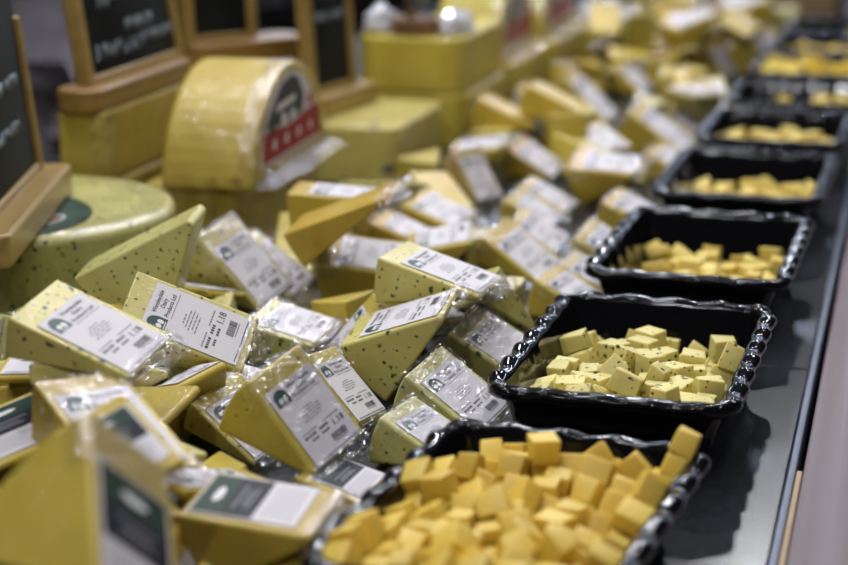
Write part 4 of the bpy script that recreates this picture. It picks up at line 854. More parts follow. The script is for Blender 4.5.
[-0.1763,2.5587,-0.042,0.004,-0.708,-0.706,0.003,0.0182,0.0187,0.0202]],
"t7":[[-0.2752,2.8686,-0.0418,0.001,-0.784,-0.62,0.002,0.0183,0.0171,0.0206],
[-0.2216,2.8889,-0.0437,0.001,0.306,0.952,-0.001,0.019,0.0165,0.0166],
[-0.2142,2.8266,-0.0421,0.006,0.706,0.013,-0.708,0.02,0.0188,0.0228],
[-0.2459,2.8833,-0.0412,0.62,-0.342,0.619,0.34,0.0217,0.0173,0.0201],
[-0.2569,2.8638,-0.0429,0.993,0.0,-0.001,-0.121,0.0208,0.019,0.0182],
[-0.2274,2.9257,-0.042,0.021,-0.706,0.021,0.707,0.02,0.0197,0.0221],
[-0.2376,2.8066,-0.0435,0.509,0.49,0.51,-0.491,0.0171,0.0194,0.0163],
[-0.1792,2.8895,-0.0424,0.002,-0.0,0.001,-1.0,0.0202,0.0201,0.0192],
[-0.2493,2.9259,-0.0418,0.028,0.708,-0.024,0.705,0.0205,0.023,0.0218],
[-0.2083,2.9237,-0.0413,0.728,-0.0,-0.0,0.685,0.0168,0.0164,0.0214],
[-0.2681,2.8874,-0.0421,0.555,-0.44,0.554,0.438,0.0198,0.0222,0.0217],
[-0.2561,2.906,-0.0435,0.52,0.478,-0.519,0.481,0.0171,0.0172,0.0176],
[-0.2575,2.8088,-0.0427,0.516,-0.487,-0.508,-0.488,0.0186,0.02,0.0227],
[-0.259,2.8307,-0.0412,0.692,0.001,-0.003,0.722,0.0215,0.0221,0.0216],
[-0.2118,2.8684,-0.0433,0.664,-0.245,0.662,0.245,0.0175,0.0171,0.0184],
[-0.272,2.928,-0.0435,1.0,-0.005,-0.003,0.008,0.0221,0.0203,0.017],
[-0.198,2.8556,-0.0437,0.001,-0.324,0.946,-0.0,0.0193,0.0194,0.0166],
[-0.1993,2.8878,-0.0407,0.502,0.497,-0.503,0.498,0.0227,0.0197,0.017],
[-0.2769,2.8029,-0.0403,0.822,-0.564,-0.043,0.064,0.0178,0.0186,0.0172],
[-0.2367,2.848,-0.0412,0.725,-0.0,0.001,0.689,0.0229,0.022,0.0216],
[-0.2169,2.8446,-0.0431,0.0,-0.724,-0.689,0.001,0.0162,0.018,0.0178],
[-0.2093,2.9057,-0.0432,0.495,-0.495,0.505,-0.506,0.0186,0.0175,0.0176],
[-0.1991,2.8072,-0.0411,0.496,0.505,0.506,0.494,0.0206,0.0216,0.0166],
[-0.1773,2.9177,-0.0065,0.412,-0.39,0.593,0.571,0.0215,0.0183,0.0216],
[-0.192,2.9109,-0.0435,0.707,0.707,-0.01,-0.011,0.0169,0.0171,0.0223],
[-0.2791,2.7949,-0.0242,0.022,-0.015,-0.567,-0.824,0.0198,0.0169,0.0161],
[-0.2371,2.905,-0.0411,0.532,0.468,0.529,-0.466,0.0218,0.0175,0.0178],
[-0.1934,2.829,-0.0428,0.49,-0.49,-0.509,0.511,0.0224,0.0185,0.0192],
[-0.1901,2.9325,-0.0405,0.083,0.701,0.09,0.702,0.0197,0.0161,0.0191],
[-0.1712,2.8273,-0.0358,0.385,-0.608,0.555,-0.417,0.0199,0.0183,0.0196],
[-0.18,2.8068,-0.042,0.0,0.002,-1.0,0.001,0.0214,0.0196,0.0199],
[-0.1925,2.8279,-0.0221,0.093,0.011,0.085,0.992,0.0208,0.0192,0.0197],
[-0.1776,2.8696,-0.0404,0.493,-0.508,0.506,-0.493,0.0199,0.0226,0.0219],
[-0.2366,2.8253,-0.0413,0.513,0.506,-0.492,-0.489,0.0207,0.0215,0.0223],
[-0.1721,2.911,-0.0402,0.004,-0.984,0.009,0.178,0.0175,0.0227,0.0188],
[-0.1711,2.9356,-0.0283,0.248,-0.291,-0.729,-0.568,0.0184,0.0174,0.0182],
[-0.1647,2.8006,-0.023,0.001,-0.824,0.001,-0.567,0.0204,0.0196,0.0165],
[-0.2154,2.7974,-0.023,0.588,-0.392,-0.572,0.417,0.0215,0.0179,0.0169],
[-0.2586,2.9059,-0.0248,0.989,0.096,-0.008,-0.109,0.02,0.0209,0.0166],
[-0.2245,2.8206,-0.0196,0.996,-0.004,0.001,-0.085,0.0216,0.0166,0.022],
[-0.216,2.8035,-0.0404,0.411,0.574,0.576,-0.413,0.0179,0.0169,0.0197],
[-0.1869,2.9172,-0.024,0.664,-0.129,0.124,-0.726,0.0181,0.0213,0.018],
[-0.2321,2.8727,-0.0421,0.619,-0.62,-0.341,0.341,0.0211,0.0199,0.0173],
[-0.1721,2.8484,-0.0392,0.693,0.116,0.139,0.698,0.0218,0.0188,0.0195],
[-0.1581,2.9204,-0.006,0.569,0.004,0.823,0.002,0.0188,0.0184,0.0164],
[-0.2834,2.9095,-0.0281,0.613,0.111,-0.353,0.698,0.0219,0.0221,0.0207],
[-0.2262,2.9371,-0.0228,0.695,-0.129,0.696,-0.129,0.0178,0.0227,0.0228],
[-0.2344,2.8465,-0.0211,0.049,-0.705,-0.047,-0.706,0.0187,0.0193,0.0195],
[-0.2864,2.8861,-0.0256,0.055,0.565,0.038,0.823,0.0163,0.0162,0.0181],
[-0.2049,2.9399,-0.0207,0.551,0.392,-0.425,0.602,0.0222,0.0187,0.0183],
[-0.2358,2.8023,-0.0242,0.053,0.001,-0.708,0.704,0.0222,0.0204,0.0211],
[-0.2875,2.8165,-0.0172,0.281,0.532,0.193,0.775,0.0218,0.0201,0.0222],
[-0.2453,2.8249,-0.0221,0.044,-0.707,0.04,0.705,0.0167,0.0219,0.0199],
[-0.1687,2.8701,-0.0195,1.0,0.0,0.014,-0.0,0.0212,0.0195,0.0197],
[-0.2905,2.9022,-0.0109,0.079,-0.165,0.425,0.887,0.0211,0.0174,0.0212],
[-0.2458,2.9436,-0.0052,0.61,0.356,-0.61,-0.358,0.0203,0.0205,0.0165],
[-0.2784,2.846,-0.0393,0.273,-0.714,-0.533,-0.362,0.0164,0.0179,0.0207],
[-0.2095,2.8574,-0.0259,0.061,-0.703,0.065,0.706,0.0168,0.0223,0.0174],
[-0.2717,2.9259,-0.0078,0.683,0.19,0.678,-0.194,0.0191,0.0179,0.0175],
[-0.215,2.8373,-0.0212,0.059,0.062,0.705,0.704,0.0169,0.0217,0.0196],
[-0.1986,2.8765,-0.0213,0.456,0.539,0.453,-0.544,0.016,0.0194,0.0192],
[-0.2685,2.8169,-0.0089,0.719,0.214,0.557,0.357,0.0213,0.0219,0.0168],
[-0.2276,2.9136,-0.0211,0.046,0.0,-0.998,0.036,0.023,0.0201,0.0185],
[-0.2216,2.8704,-0.0101,0.162,0.627,0.757,0.088,0.0225,0.0177,0.0179],
[-0.2911,2.8469,-0.0073,0.7,-0.359,0.116,0.606,0.0204,0.0224,0.0226],
[-0.2173,2.8928,-0.0211,0.499,0.446,0.506,0.544,0.0205,0.018,0.0163],
[-0.261,2.8531,-0.0218,0.904,-0.35,-0.242,0.027,0.0228,0.0178,0.0206],
[-0.1922,2.8493,-0.0256,0.04,0.637,-0.769,0.033,0.0223,0.0195,0.0175],
[-0.2822,2.8232,-0.0373,0.194,0.775,-0.28,-0.532,0.0184,0.0166,0.0177],
[-0.2496,2.9273,-0.0222,0.002,-0.003,0.708,-0.706,0.0197,0.0186,0.0184],
[-0.2632,2.8855,-0.0223,0.688,-0.716,0.045,-0.108,0.022,0.0175,0.0179],
[-0.2883,2.8581,-0.0236,0.354,0.697,0.613,-0.114,0.0162,0.0162,0.021],
[-0.186,2.8009,-0.02,0.472,0.47,0.527,-0.527,0.0218,0.022,0.0228],
[-0.2474,2.8235,-0.0011,0.692,0.688,-0.214,-0.037,0.0211,0.0205,0.0214],
[-0.2636,2.8344,-0.0172,0.32,-0.59,0.69,0.271,0.0205,0.0181,0.0169],
[-0.2054,2.9192,-0.0099,0.031,0.946,-0.002,-0.324,0.0201,0.0187,0.0176],
[-0.2719,2.8669,-0.013,0.027,-0.261,0.339,0.904,0.0207,0.0189,0.0178],
[-0.2437,2.8684,-0.0196,0.001,0.456,0.89,0.001,0.0208,0.0174,0.0216],
[-0.1667,2.8503,-0.0215,0.569,-0.014,0.822,-0.009,0.0176,0.0176,0.0213],
[-0.1664,2.8906,-0.0218,0.697,0.694,0.129,-0.128,0.0207,0.0226,0.017],
[-0.1919,2.8964,-0.02,0.059,-0.704,0.063,0.705,0.0188,0.0223,0.0222],
[-0.2382,2.8897,-0.0199,0.003,0.456,0.89,0.002,0.0212,0.0162,0.0207],
[-0.2877,2.9359,-0.0241,0.632,0.365,0.434,0.528,0.0185,0.0227,0.0169],
[-0.1599,2.9415,-0.0109,0.763,0.62,0.142,-0.116,0.0163,0.0193,0.0186],
[-0.186,2.9405,-0.0123,0.117,0.828,-0.048,-0.546,0.0217,0.0214,0.0163],
[-0.2651,2.898,-0.0053,0.124,0.711,-0.036,-0.691,0.0184,0.0179,0.0227],
[-0.2602,2.7963,-0.0237,0.393,0.57,0.595,-0.409,0.0187,0.0178,0.019],
[-0.2277,2.9076,-0.0003,0.634,-0.392,-0.593,-0.304,0.0214,0.0203,0.0183],
[-0.2678,2.9322,-0.0262,0.471,-0.528,-0.485,-0.515,0.0177,0.0165,0.0162],
[-0.242,2.8436,-0.0021,0.003,-0.493,0.87,0.003,0.0166,0.0167,0.0195],
[-0.2522,2.7893,-0.0033,0.566,0.822,-0.049,0.034,0.0212,0.0219,0.0207],
[-0.1579,2.897,-0.0037,0.584,0.581,-0.399,0.403,0.0174,0.0177,0.0177],
[-0.2946,2.9419,-0.0049,0.615,0.542,0.349,-0.454,0.0196,0.0176,0.0217],
[-0.1647,2.9105,-0.0233,0.123,0.694,-0.698,-0.13,0.0224,0.0163,0.0181],
[-0.1878,2.8552,-0.0085,0.025,0.628,0.777,-0.046,0.0221,0.0191,0.0178],
[-0.2875,2.8354,-0.0244,0.576,0.177,-0.411,0.684,0.0186,0.017,0.0174]],
"t8":[[-0.2078,3.1421,-0.0432,0.021,0.704,0.023,-0.71,0.0176,0.0227,0.0169],
[-0.2162,3.0821,-0.0424,0.501,0.499,0.5,-0.5,0.0192,0.0192,0.0195],
[-0.2355,3.1777,-0.0427,0.003,-0.735,0.678,0.0,0.0189,0.0223,0.0187],
[-0.2565,3.0711,-0.0416,0.12,-0.002,0.003,-0.993,0.0206,0.0184,0.0208],
[-0.2357,3.0738,-0.0433,0.662,-0.001,0.001,0.749,0.0226,0.0194,0.0174],
[-0.2353,3.0532,-0.0269,0.065,0.006,-0.962,-0.265,0.0221,0.0169,0.0214],
[-0.1949,3.1203,-0.0435,0.471,-0.47,-0.528,0.527,0.0174,0.0171,0.0197],
[-0.2345,3.1173,-0.044,0.703,0.701,-0.085,-0.085,0.0177,0.0161,0.0184],
[-0.1954,3.1774,-0.0426,0.0,0.707,0.001,-0.707,0.0188,0.0172,0.0206],
[-0.243,3.1375,-0.0425,0.003,-0.686,-0.727,0.004,0.0184,0.0172,0.019],
[-0.2692,3.1617,-0.0218,0.075,-0.007,0.997,0.001,0.0167,0.0166,0.0167],
[-0.2537,3.0912,-0.044,0.444,0.444,0.551,0.55,0.0164,0.0161,0.017],
[-0.1735,3.1027,-0.0396,0.545,0.546,-0.45,0.45,0.0218,0.0175,0.0221],
[-0.2537,3.1557,-0.0406,0.708,-0.021,0.706,0.02,0.0228,0.0191,0.0166],
[-0.1764,3.0821,-0.0424,0.5,-0.5,-0.501,-0.499,0.0192,0.0169,0.0191],
[-0.2866,3.0652,-0.0271,0.567,0.033,-0.823,-0.022,0.0174,0.0191,0.0168],
[-0.2142,3.1639,-0.0406,0.018,0.017,-0.707,-0.707,0.0167,0.0228,0.0213],
[-0.2167,3.061,-0.0408,0.045,-0.706,0.705,0.039,0.0205,0.016,0.0203],
[-0.1973,3.0619,-0.0427,0.002,-0.707,0.707,0.0,0.0198,0.0228,0.0186],
[-0.176,3.1793,-0.0411,0.707,-0.707,0.001,0.001,0.0181,0.0219,0.0174],
[-0.2119,3.0542,-0.02,0.714,0.05,0.04,-0.697,0.0219,0.0208,0.0226],
[-0.1962,3.081,-0.0411,0.707,0.707,-0.008,-0.011,0.0197,0.0219,0.0179],
[-0.2771,3.179,-0.0412,0.001,1.0,-0.001,-0.0,0.0179,0.018,0.0216],
[-0.282,3.0868,-0.0261,0.002,-0.708,0.706,0.002,0.0215,0.0212,0.0177],
[-0.1765,3.0622,-0.0413,0.011,-0.002,-0.003,-1.0,0.0187,0.0206,0.0215],
[-0.234,3.1601,-0.0424,0.478,-0.48,-0.522,0.519,0.0166,0.0192,0.0221],
[-0.2553,3.1149,-0.0408,0.711,-0.0,-0.0,0.704,0.0182,0.0163,0.0224],
[-0.2589,3.1341,-0.0267,0.608,-0.351,0.381,-0.602,0.0202,0.0182,0.0181],
[-0.2141,3.1205,-0.0435,0.532,0.47,0.527,-0.468,0.0171,0.0178,0.0187],
[-0.1915,3.0609,-0.0235,0.702,-0.079,-0.082,0.703,0.0212,0.0168,0.0164],
[-0.1952,3.0996,-0.042,1.0,0.001,-0.0,-0.013,0.0212,0.0194,0.0199],
[-0.2739,3.0643,-0.0435,0.703,-0.082,0.703,0.076,0.0172,0.0213,0.0164],
[-0.2537,3.1812,-0.0221,0.144,-0.147,-0.69,0.694,0.0223,0.0225,0.0208],
[-0.2711,3.16,-0.0417,0.036,0.709,0.037,-0.703,0.0208,0.0193,0.0169],
[-0.2355,3.0957,-0.0413,0.0,0.024,-1.0,0.0,0.0175,0.0197,0.0214],
[-0.17,3.1246,-0.0271,0.124,-0.162,-0.565,-0.799,0.0226,0.0184,0.0209],
[-0.1936,3.1187,-0.0236,0.009,0.009,0.705,0.709,0.0169,0.0228,0.019],
[-0.2646,3.0541,-0.0236,0.974,0.221,0.046,0.007,0.0206,0.0229,0.0185],
[-0.2254,3.1414,-0.0427,0.708,0.705,0.024,0.018,0.0184,0.0186,0.0217],
[-0.2875,3.1609,-0.0247,0.598,-0.582,0.379,0.402,0.0182,0.0162,0.0176],
[-0.2168,3.0796,-0.0216,0.06,-0.998,-0.004,0.013,0.0215,0.0212,0.0201],
[-0.2166,3.1012,-0.0423,0.508,0.49,0.509,-0.492,0.0195,0.0206,0.0184],
[-0.187,3.1408,-0.0421,0.541,-0.542,-0.454,0.455,0.0187,0.0198,0.021],
[-0.2152,3.1872,-0.0293,0.727,0.501,0.264,-0.389,0.0175,0.0205,0.0178],
[-0.2767,3.1066,-0.0395,0.704,-0.068,-0.066,0.703,0.0182,0.0228,0.0212],
[-0.1925,3.09,-0.0208,0.679,-0.679,-0.195,0.2,0.022,0.0189,0.0224],
[-0.1927,3.1879,-0.0204,0.768,-0.139,0.615,-0.114,0.021,0.0229,0.0223],
[-0.2378,3.1164,-0.0259,0.011,0.01,0.707,0.707,0.0184,0.0202,0.0206],
[-0.2555,3.1763,-0.0426,0.742,-0.001,-0.001,-0.67,0.0209,0.0176,0.0188],
[-0.2556,3.0945,-0.0255,0.024,-0.025,-0.705,0.708,0.0208,0.0209,0.0173],
[-0.2762,3.124,-0.0418,0.705,-0.709,0.005,0.004,0.0182,0.0206,0.0166],
[-0.213,3.1616,-0.0191,0.705,-0.0,0.0,-0.709,0.0228,0.0203,0.0203],
[-0.2367,3.0893,-0.0202,0.024,-0.025,-0.708,0.706,0.0175,0.0211,0.0202],
[-0.1667,3.1009,-0.0212,0.563,0.529,-0.463,0.435,0.017,0.0177,0.0202],
[-0.284,3.1197,-0.0207,0.017,0.094,-0.04,-0.995,0.022,0.0207,0.0191],
[-0.2339,3.1657,-0.0222,0.03,-0.707,0.033,0.706,0.0213,0.0226,0.0203],
[-0.2154,3.1253,-0.0209,0.636,0.325,0.626,0.313,0.023,0.0179,0.0198],
[-0.2762,3.0877,-0.0435,0.706,0.708,0.003,0.001,0.0194,0.0171,0.0194],
[-0.2907,3.0511,-0.0102,0.981,0.064,-0.181,0.012,0.0213,0.0222,0.0198],
[-0.1943,3.1379,-0.0236,0.001,-0.697,0.717,-0.002,0.0193,0.0216,0.0171],
[-0.2354,3.1385,-0.0231,0.035,0.709,-0.035,0.703,0.02,0.0227,0.0204],
[-0.1656,3.0772,-0.0209,0.628,-0.757,0.115,0.14,0.0197,0.0207,0.0202],
[-0.269,3.14,-0.0104,0.012,-0.971,-0.006,-0.239,0.0209,0.0173,0.0198],
[-0.276,3.1409,-0.0423,0.5,-0.498,0.499,-0.503,0.0173,0.0194,0.02],
[-0.2871,3.1414,-0.0219,0.983,-0.023,-0.182,-0.005,0.0196,0.02,0.0201],
[-0.1648,3.1453,-0.0229,0.509,0.64,-0.491,0.3,0.02,0.0167,0.0219],
[-0.2162,3.1054,-0.0116,0.621,-0.353,0.081,0.695,0.0202,0.0215,0.0193],
[-0.1763,3.1604,-0.0417,1.0,-0.001,-0.0,-0.015,0.0179,0.0199,0.0207],
[-0.1716,3.0545,-0.0213,0.001,0.704,0.002,-0.711,0.0186,0.0216,0.0195],
[-0.1935,3.1617,-0.0251,0.386,-0.59,-0.338,0.623,0.0201,0.0223,0.0175]],
"t9":[[-0.1947,3.3877,-0.0424,0.479,0.521,0.478,-0.521,0.0192,0.0186,0.017],
[-0.2132,3.3878,-0.0427,0.723,0.001,0.0,-0.691,0.0203,0.0163,0.0187],
[-0.247,3.4282,-0.0408,0.5,0.5,-0.499,-0.501,0.0195,0.0225,0.0201],
[-0.247,3.4066,-0.0415,0.694,-0.136,0.694,0.136,0.0211,0.019,0.0166],
[-0.1761,3.407,-0.0427,0.002,0.737,0.676,0.003,0.0222,0.0164,0.0187],
[-0.2398,3.3137,-0.042,0.706,-0.707,-0.026,0.027,0.0168,0.0201,0.0223],
[-0.2422,3.3296,-0.0215,0.736,0.606,0.228,0.197,0.0195,0.0224,0.0189],
[-0.2287,3.428,-0.0407,0.5,0.5,-0.5,0.5,0.0227,0.0164,0.0199],
[-0.2232,3.34,-0.0432,0.63,-0.001,0.001,0.776,0.0209,0.0227,0.0177],
[-0.2776,3.3839,-0.0428,0.004,-0.004,0.707,-0.707,0.0166,0.0184,0.022],
[-0.2012,3.3437,-0.0429,0.068,-0.068,0.703,-0.704,0.0216,0.0183,0.019],
[-0.2588,3.311,-0.0413,0.707,0.027,-0.706,0.026,0.0215,0.0162,0.0215],
[-0.2218,3.3117,-0.0406,0.48,-0.481,-0.519,0.518,0.0176,0.0227,0.0188],
[-0.1812,3.3323,-0.0406,0.001,0.765,0.644,-0.001,0.0178,0.0164,0.0228],
[-0.1948,3.4282,-0.0419,0.0,1.0,-0.013,0.001,0.0175,0.0187,0.0203],
[-0.2814,3.3081,-0.03,0.022,-0.323,0.026,-0.946,0.0199,0.0209,0.0165],
[-0.1805,3.3666,-0.0409,0.0,0.077,0.997,-0.001,0.021,0.0214,0.0222],
[-0.177,3.4296,-0.0413,0.503,-0.503,0.497,-0.497,0.0166,0.0215,0.0176],
[-0.2019,3.3233,-0.0423,0.455,0.541,-0.456,0.54,0.0194,0.0226,0.0197],
[-0.2658,3.3617,-0.0438,0.0,-0.304,0.953,0.0,0.0198,0.0224,0.0165],
[-0.2674,3.4228,-0.0424,0.485,0.483,-0.516,-0.516,0.0209,0.0192,0.0194],
[-0.1777,3.3112,-0.0412,0.0,-1.0,-0.0,0.002,0.0214,0.0183,0.0215],
[-0.2121,3.425,-0.0432,0.007,0.0,0.001,1.0,0.0167,0.0184,0.0176],
[-0.2507,3.3841,-0.0427,0.706,0.708,0.006,0.007,0.0228,0.0186,0.0212],
[-0.1689,3.4367,-0.0219,0.0,-0.0,-0.708,-0.706,0.0196,0.0174,0.0191],
[-0.1944,3.4073,-0.0432,0.676,0.001,-0.001,-0.737,0.022,0.0202,0.0175],
[-0.2018,3.3447,-0.0227,0.0,-0.084,0.996,-0.002,0.0223,0.0225,0.0221],
[-0.201,3.4278,-0.0208,0.003,-0.002,0.0,1.0,0.0194,0.0184,0.0219],
[-0.2755,3.4105,-0.0237,0.013,0.005,0.087,-0.996,0.0191,0.0173,0.0188],
[-0.2737,3.3294,-0.0429,0.001,-0.039,-0.999,-0.001,0.017,0.0204,0.0184],
[-0.2821,3.3504,-0.0331,0.057,0.657,0.682,0.316,0.0198,0.0183,0.0161],
[-0.2047,3.3657,-0.043,0.963,-0.0,0.0,0.269,0.0167,0.021,0.018],
[-0.2411,3.3551,-0.0411,0.0,-0.889,0.457,-0.0,0.0171,0.0167,0.0218],
[-0.2303,3.386,-0.0428,0.492,0.492,0.508,0.507,0.0208,0.0185,0.0179],
[-0.1646,3.3277,-0.0218,0.573,0.399,-0.37,-0.613,0.0161,0.0208,0.0161],
[-0.2195,3.4069,-0.0416,0.694,-0.0,0.0,0.72,0.017,0.0192,0.0208],
[-0.2246,3.3653,-0.0408,0.446,-0.548,0.447,0.548,0.0225,0.0162,0.0173],
[-0.2723,3.4039,-0.0433,0.018,-0.02,-0.707,0.707,0.0223,0.0175,0.0174],
[-0.2703,3.3316,-0.0229,0.002,0.361,-0.933,0.0,0.0195,0.0164,0.0217],
[-0.1996,3.303,-0.028,0.005,-0.043,0.252,-0.967,0.0227,0.0166,0.0185],
[-0.1709,3.4071,-0.0235,0.483,-0.518,0.482,0.517,0.0198,0.0207,0.0228],
[-0.2547,3.3442,-0.0262,0.628,-0.63,0.323,-0.324,0.018,0.0169,0.0181],
[-0.2849,3.4374,-0.027,0.018,-0.251,0.162,0.954,0.0172,0.017,0.02],
[-0.2585,3.3648,-0.0257,0.227,-0.206,0.705,-0.639,0.0225,0.0171,0.0187],
[-0.2294,3.3895,-0.0232,0.706,0.052,0.704,-0.051,0.0205,0.0167,0.0227],
[-0.2511,3.3379,-0.0433,0.371,-0.601,0.372,0.602,0.0174,0.0164,0.0197],
[-0.1765,3.3872,-0.0429,0.522,0.476,-0.523,0.477,0.0182,0.0176,0.0172],
[-0.2263,3.3419,-0.0263,0.211,0.21,-0.675,-0.675,0.0199,0.0162,0.0212]]}

# ------------------------------------------------------------------ helpers
def link(o, parent=None):
    C.objects.link(o)
    if parent is not None: o.parent = parent
    return o
def obj(name, bm, mat, parent=None, loc=(0, 0, 0), smooth=True, wn=False, rot=None):
    me = bpy.data.meshes.new(name)
    bmesh.ops.recalc_face_normals(bm, faces=bm.faces)
    bm.to_mesh(me); bm.free()
    for m in (mat if isinstance(mat, (list, tuple)) else [mat]): me.materials.append(m)
    if smooth: me.polygons.foreach_set('use_smooth', [True]*len(me.polygons))
    o = link(bpy.data.objects.new(name, me), parent); o.location = loc
    if rot is not None: o.rotation_euler = rot
    if wn:
        for p in me.polygons:
            if p.area > 1.5e-4 and len(p.vertices) != 4 or p.area > 8e-4: p.use_smooth = False
        w = o.modifiers.new('wn', 'WEIGHTED_NORMAL'); w.keep_sharp = True
    return o
def shared(name, me, parent, loc=(0, 0, 0), scale=(1, 1, 1), rot=None):
    o = link(bpy.data.objects.new(name, me), parent); o.location = loc; o.scale = scale
    if rot is not None: o.rotation_euler = rot
    return o
def tag(o, label, cat, group=None, kind=None):
    o['label'] = label; o['category'] = cat
    if group: o['group'] = group
    if kind: o['kind'] = kind
    return o
def thing(name, label, cat, loc, rz=0, group=None):
    o = link(bpy.data.objects.new(name, None)); o.empty_display_size = .02
    o.location = (loc[0], loc[1], loc[2]+ZO); o.rotation_euler = (0, 0, rz)
    return tag(o, label, cat, group)
def add_box(bm, lo, hi, bev=0, seg=2):
    vs = [bm.verts.new((x, y, z)) for x in (lo[0], hi[0]) for y in (lo[1], hi[1]) for z in (lo[2], hi[2])]
    fs = [bm.faces.new([vs[i] for i in f]) for f in ((0,1,3,2),(4,6,7,5),(0,4,5,1),(2,3,7,6),(0,2,6,4),(1,5,7,3))]
    if bev:
        bmesh.ops.recalc_face_normals(bm, faces=fs)
        bmesh.ops.bevel(bm, geom=list({e for f in fs for e in f.edges}), offset=bev, segments=seg, affect='EDGES', profile=.5)
    return bm
def box(lo, hi, bev=0, seg=2): return add_box(bmesh.new(), lo, hi, bev, seg)
def add_prism(bm, poly, y0, y1, bev=0, seg=3, axis='y'):
    """poly in (x,z) extruded along y (axis='y'), in (y,z) along x ('x') or in (x,y) along z ('z')"""
    def P(a, b, t): return (a, t, b) if axis == 'y' else ((t, a, b) if axis == 'x' else (a, b, t))
    A = [bm.verts.new(P(a, b, y0)) for a, b in poly]; B = [bm.verts.new(P(a, b, y1)) for a, b in poly]
    n = len(poly)
    fs = [bm.faces.new(A), bm.faces.new(B[::-1])] + [bm.faces.new((A[i], B[i], B[(i+1) % n], A[(i+1) % n])) for i in range(n)]
    bmesh.ops.recalc_face_normals(bm, faces=fs)
    if bev:
        es = {e for f in fs for e in f.edges if e.calc_face_angle(0) > .5}
        bmesh.ops.bevel(bm, geom=list(es), offset=bev, segments=seg, affect='EDGES', profile=.5, clamp_overlap=True)
    return bm
def add_tube(bm, pts, r, n=6):
    rings = []
    for i, p in enumerate(pts):
        p = Vector(p); d = (Vector(pts[min(i+1, len(pts)-1)]) - Vector(pts[max(i-1, 0)])).normalized()
        a = d.orthogonal().normalized(); b = d.cross(a)
        rings.append([bm.verts.new(p + (a*math.cos(2*PI*k/n)+b*math.sin(2*PI*k/n))*r) for k in range(n)])
    for q, s in zip(rings, rings[1:]):
        for k in range(n): bm.faces.new((q[k], q[(k+1) % n], s[(k+1) % n], s[k]))
    bm.faces.new(rings[0][::-1]); bm.faces.new(rings[-1])
# ------------------------------------------------------------------ materials
def nt(name):
    m = bpy.data.materials.new(name); m.use_nodes = True
    t = m.node_tree; b = t.nodes['Principled BSDF']
    return m, t, b, t.nodes.new, t.links.new
def plain(name, col, rough=.5, metal=0, coat=0, spec=.5, var=0, scale=30):
    m, t, b, N, L = nt(name)
    b.inputs['Base Color'].default_value = (*col, 1); b.inputs['Roughness'].default_value = rough
    b.inputs['Metallic'].default_value = metal; b.inputs['Coat Weight'].default_value = coat; b.inputs['Coat Roughness'].default_value = .06
    b.inputs['Specular IOR Level'].default_value = spec
    if var:
        tc = N('ShaderNodeTexCoord'); n = N('ShaderNodeTexNoise'); n.inputs['Scale'].default_value = scale; n.inputs['Detail'].default_value = 4
        L(tc.outputs['Object'], n.inputs['Vector'])
        r = N('ShaderNodeValToRGB'); r.color_ramp.elements[0].position = .3; r.color_ramp.elements[1].position = .7
        r.color_ramp.elements[0].color = (*[c*(1-var) for c in col], 1); r.color_ramp.elements[1].color = (*[min(1, c*(1+var)) for c in col], 1)
        L(n.outputs['Fac'], r.inputs['Fac']); L(r.outputs['Color'], b.inputs['Base Color'])
    return m
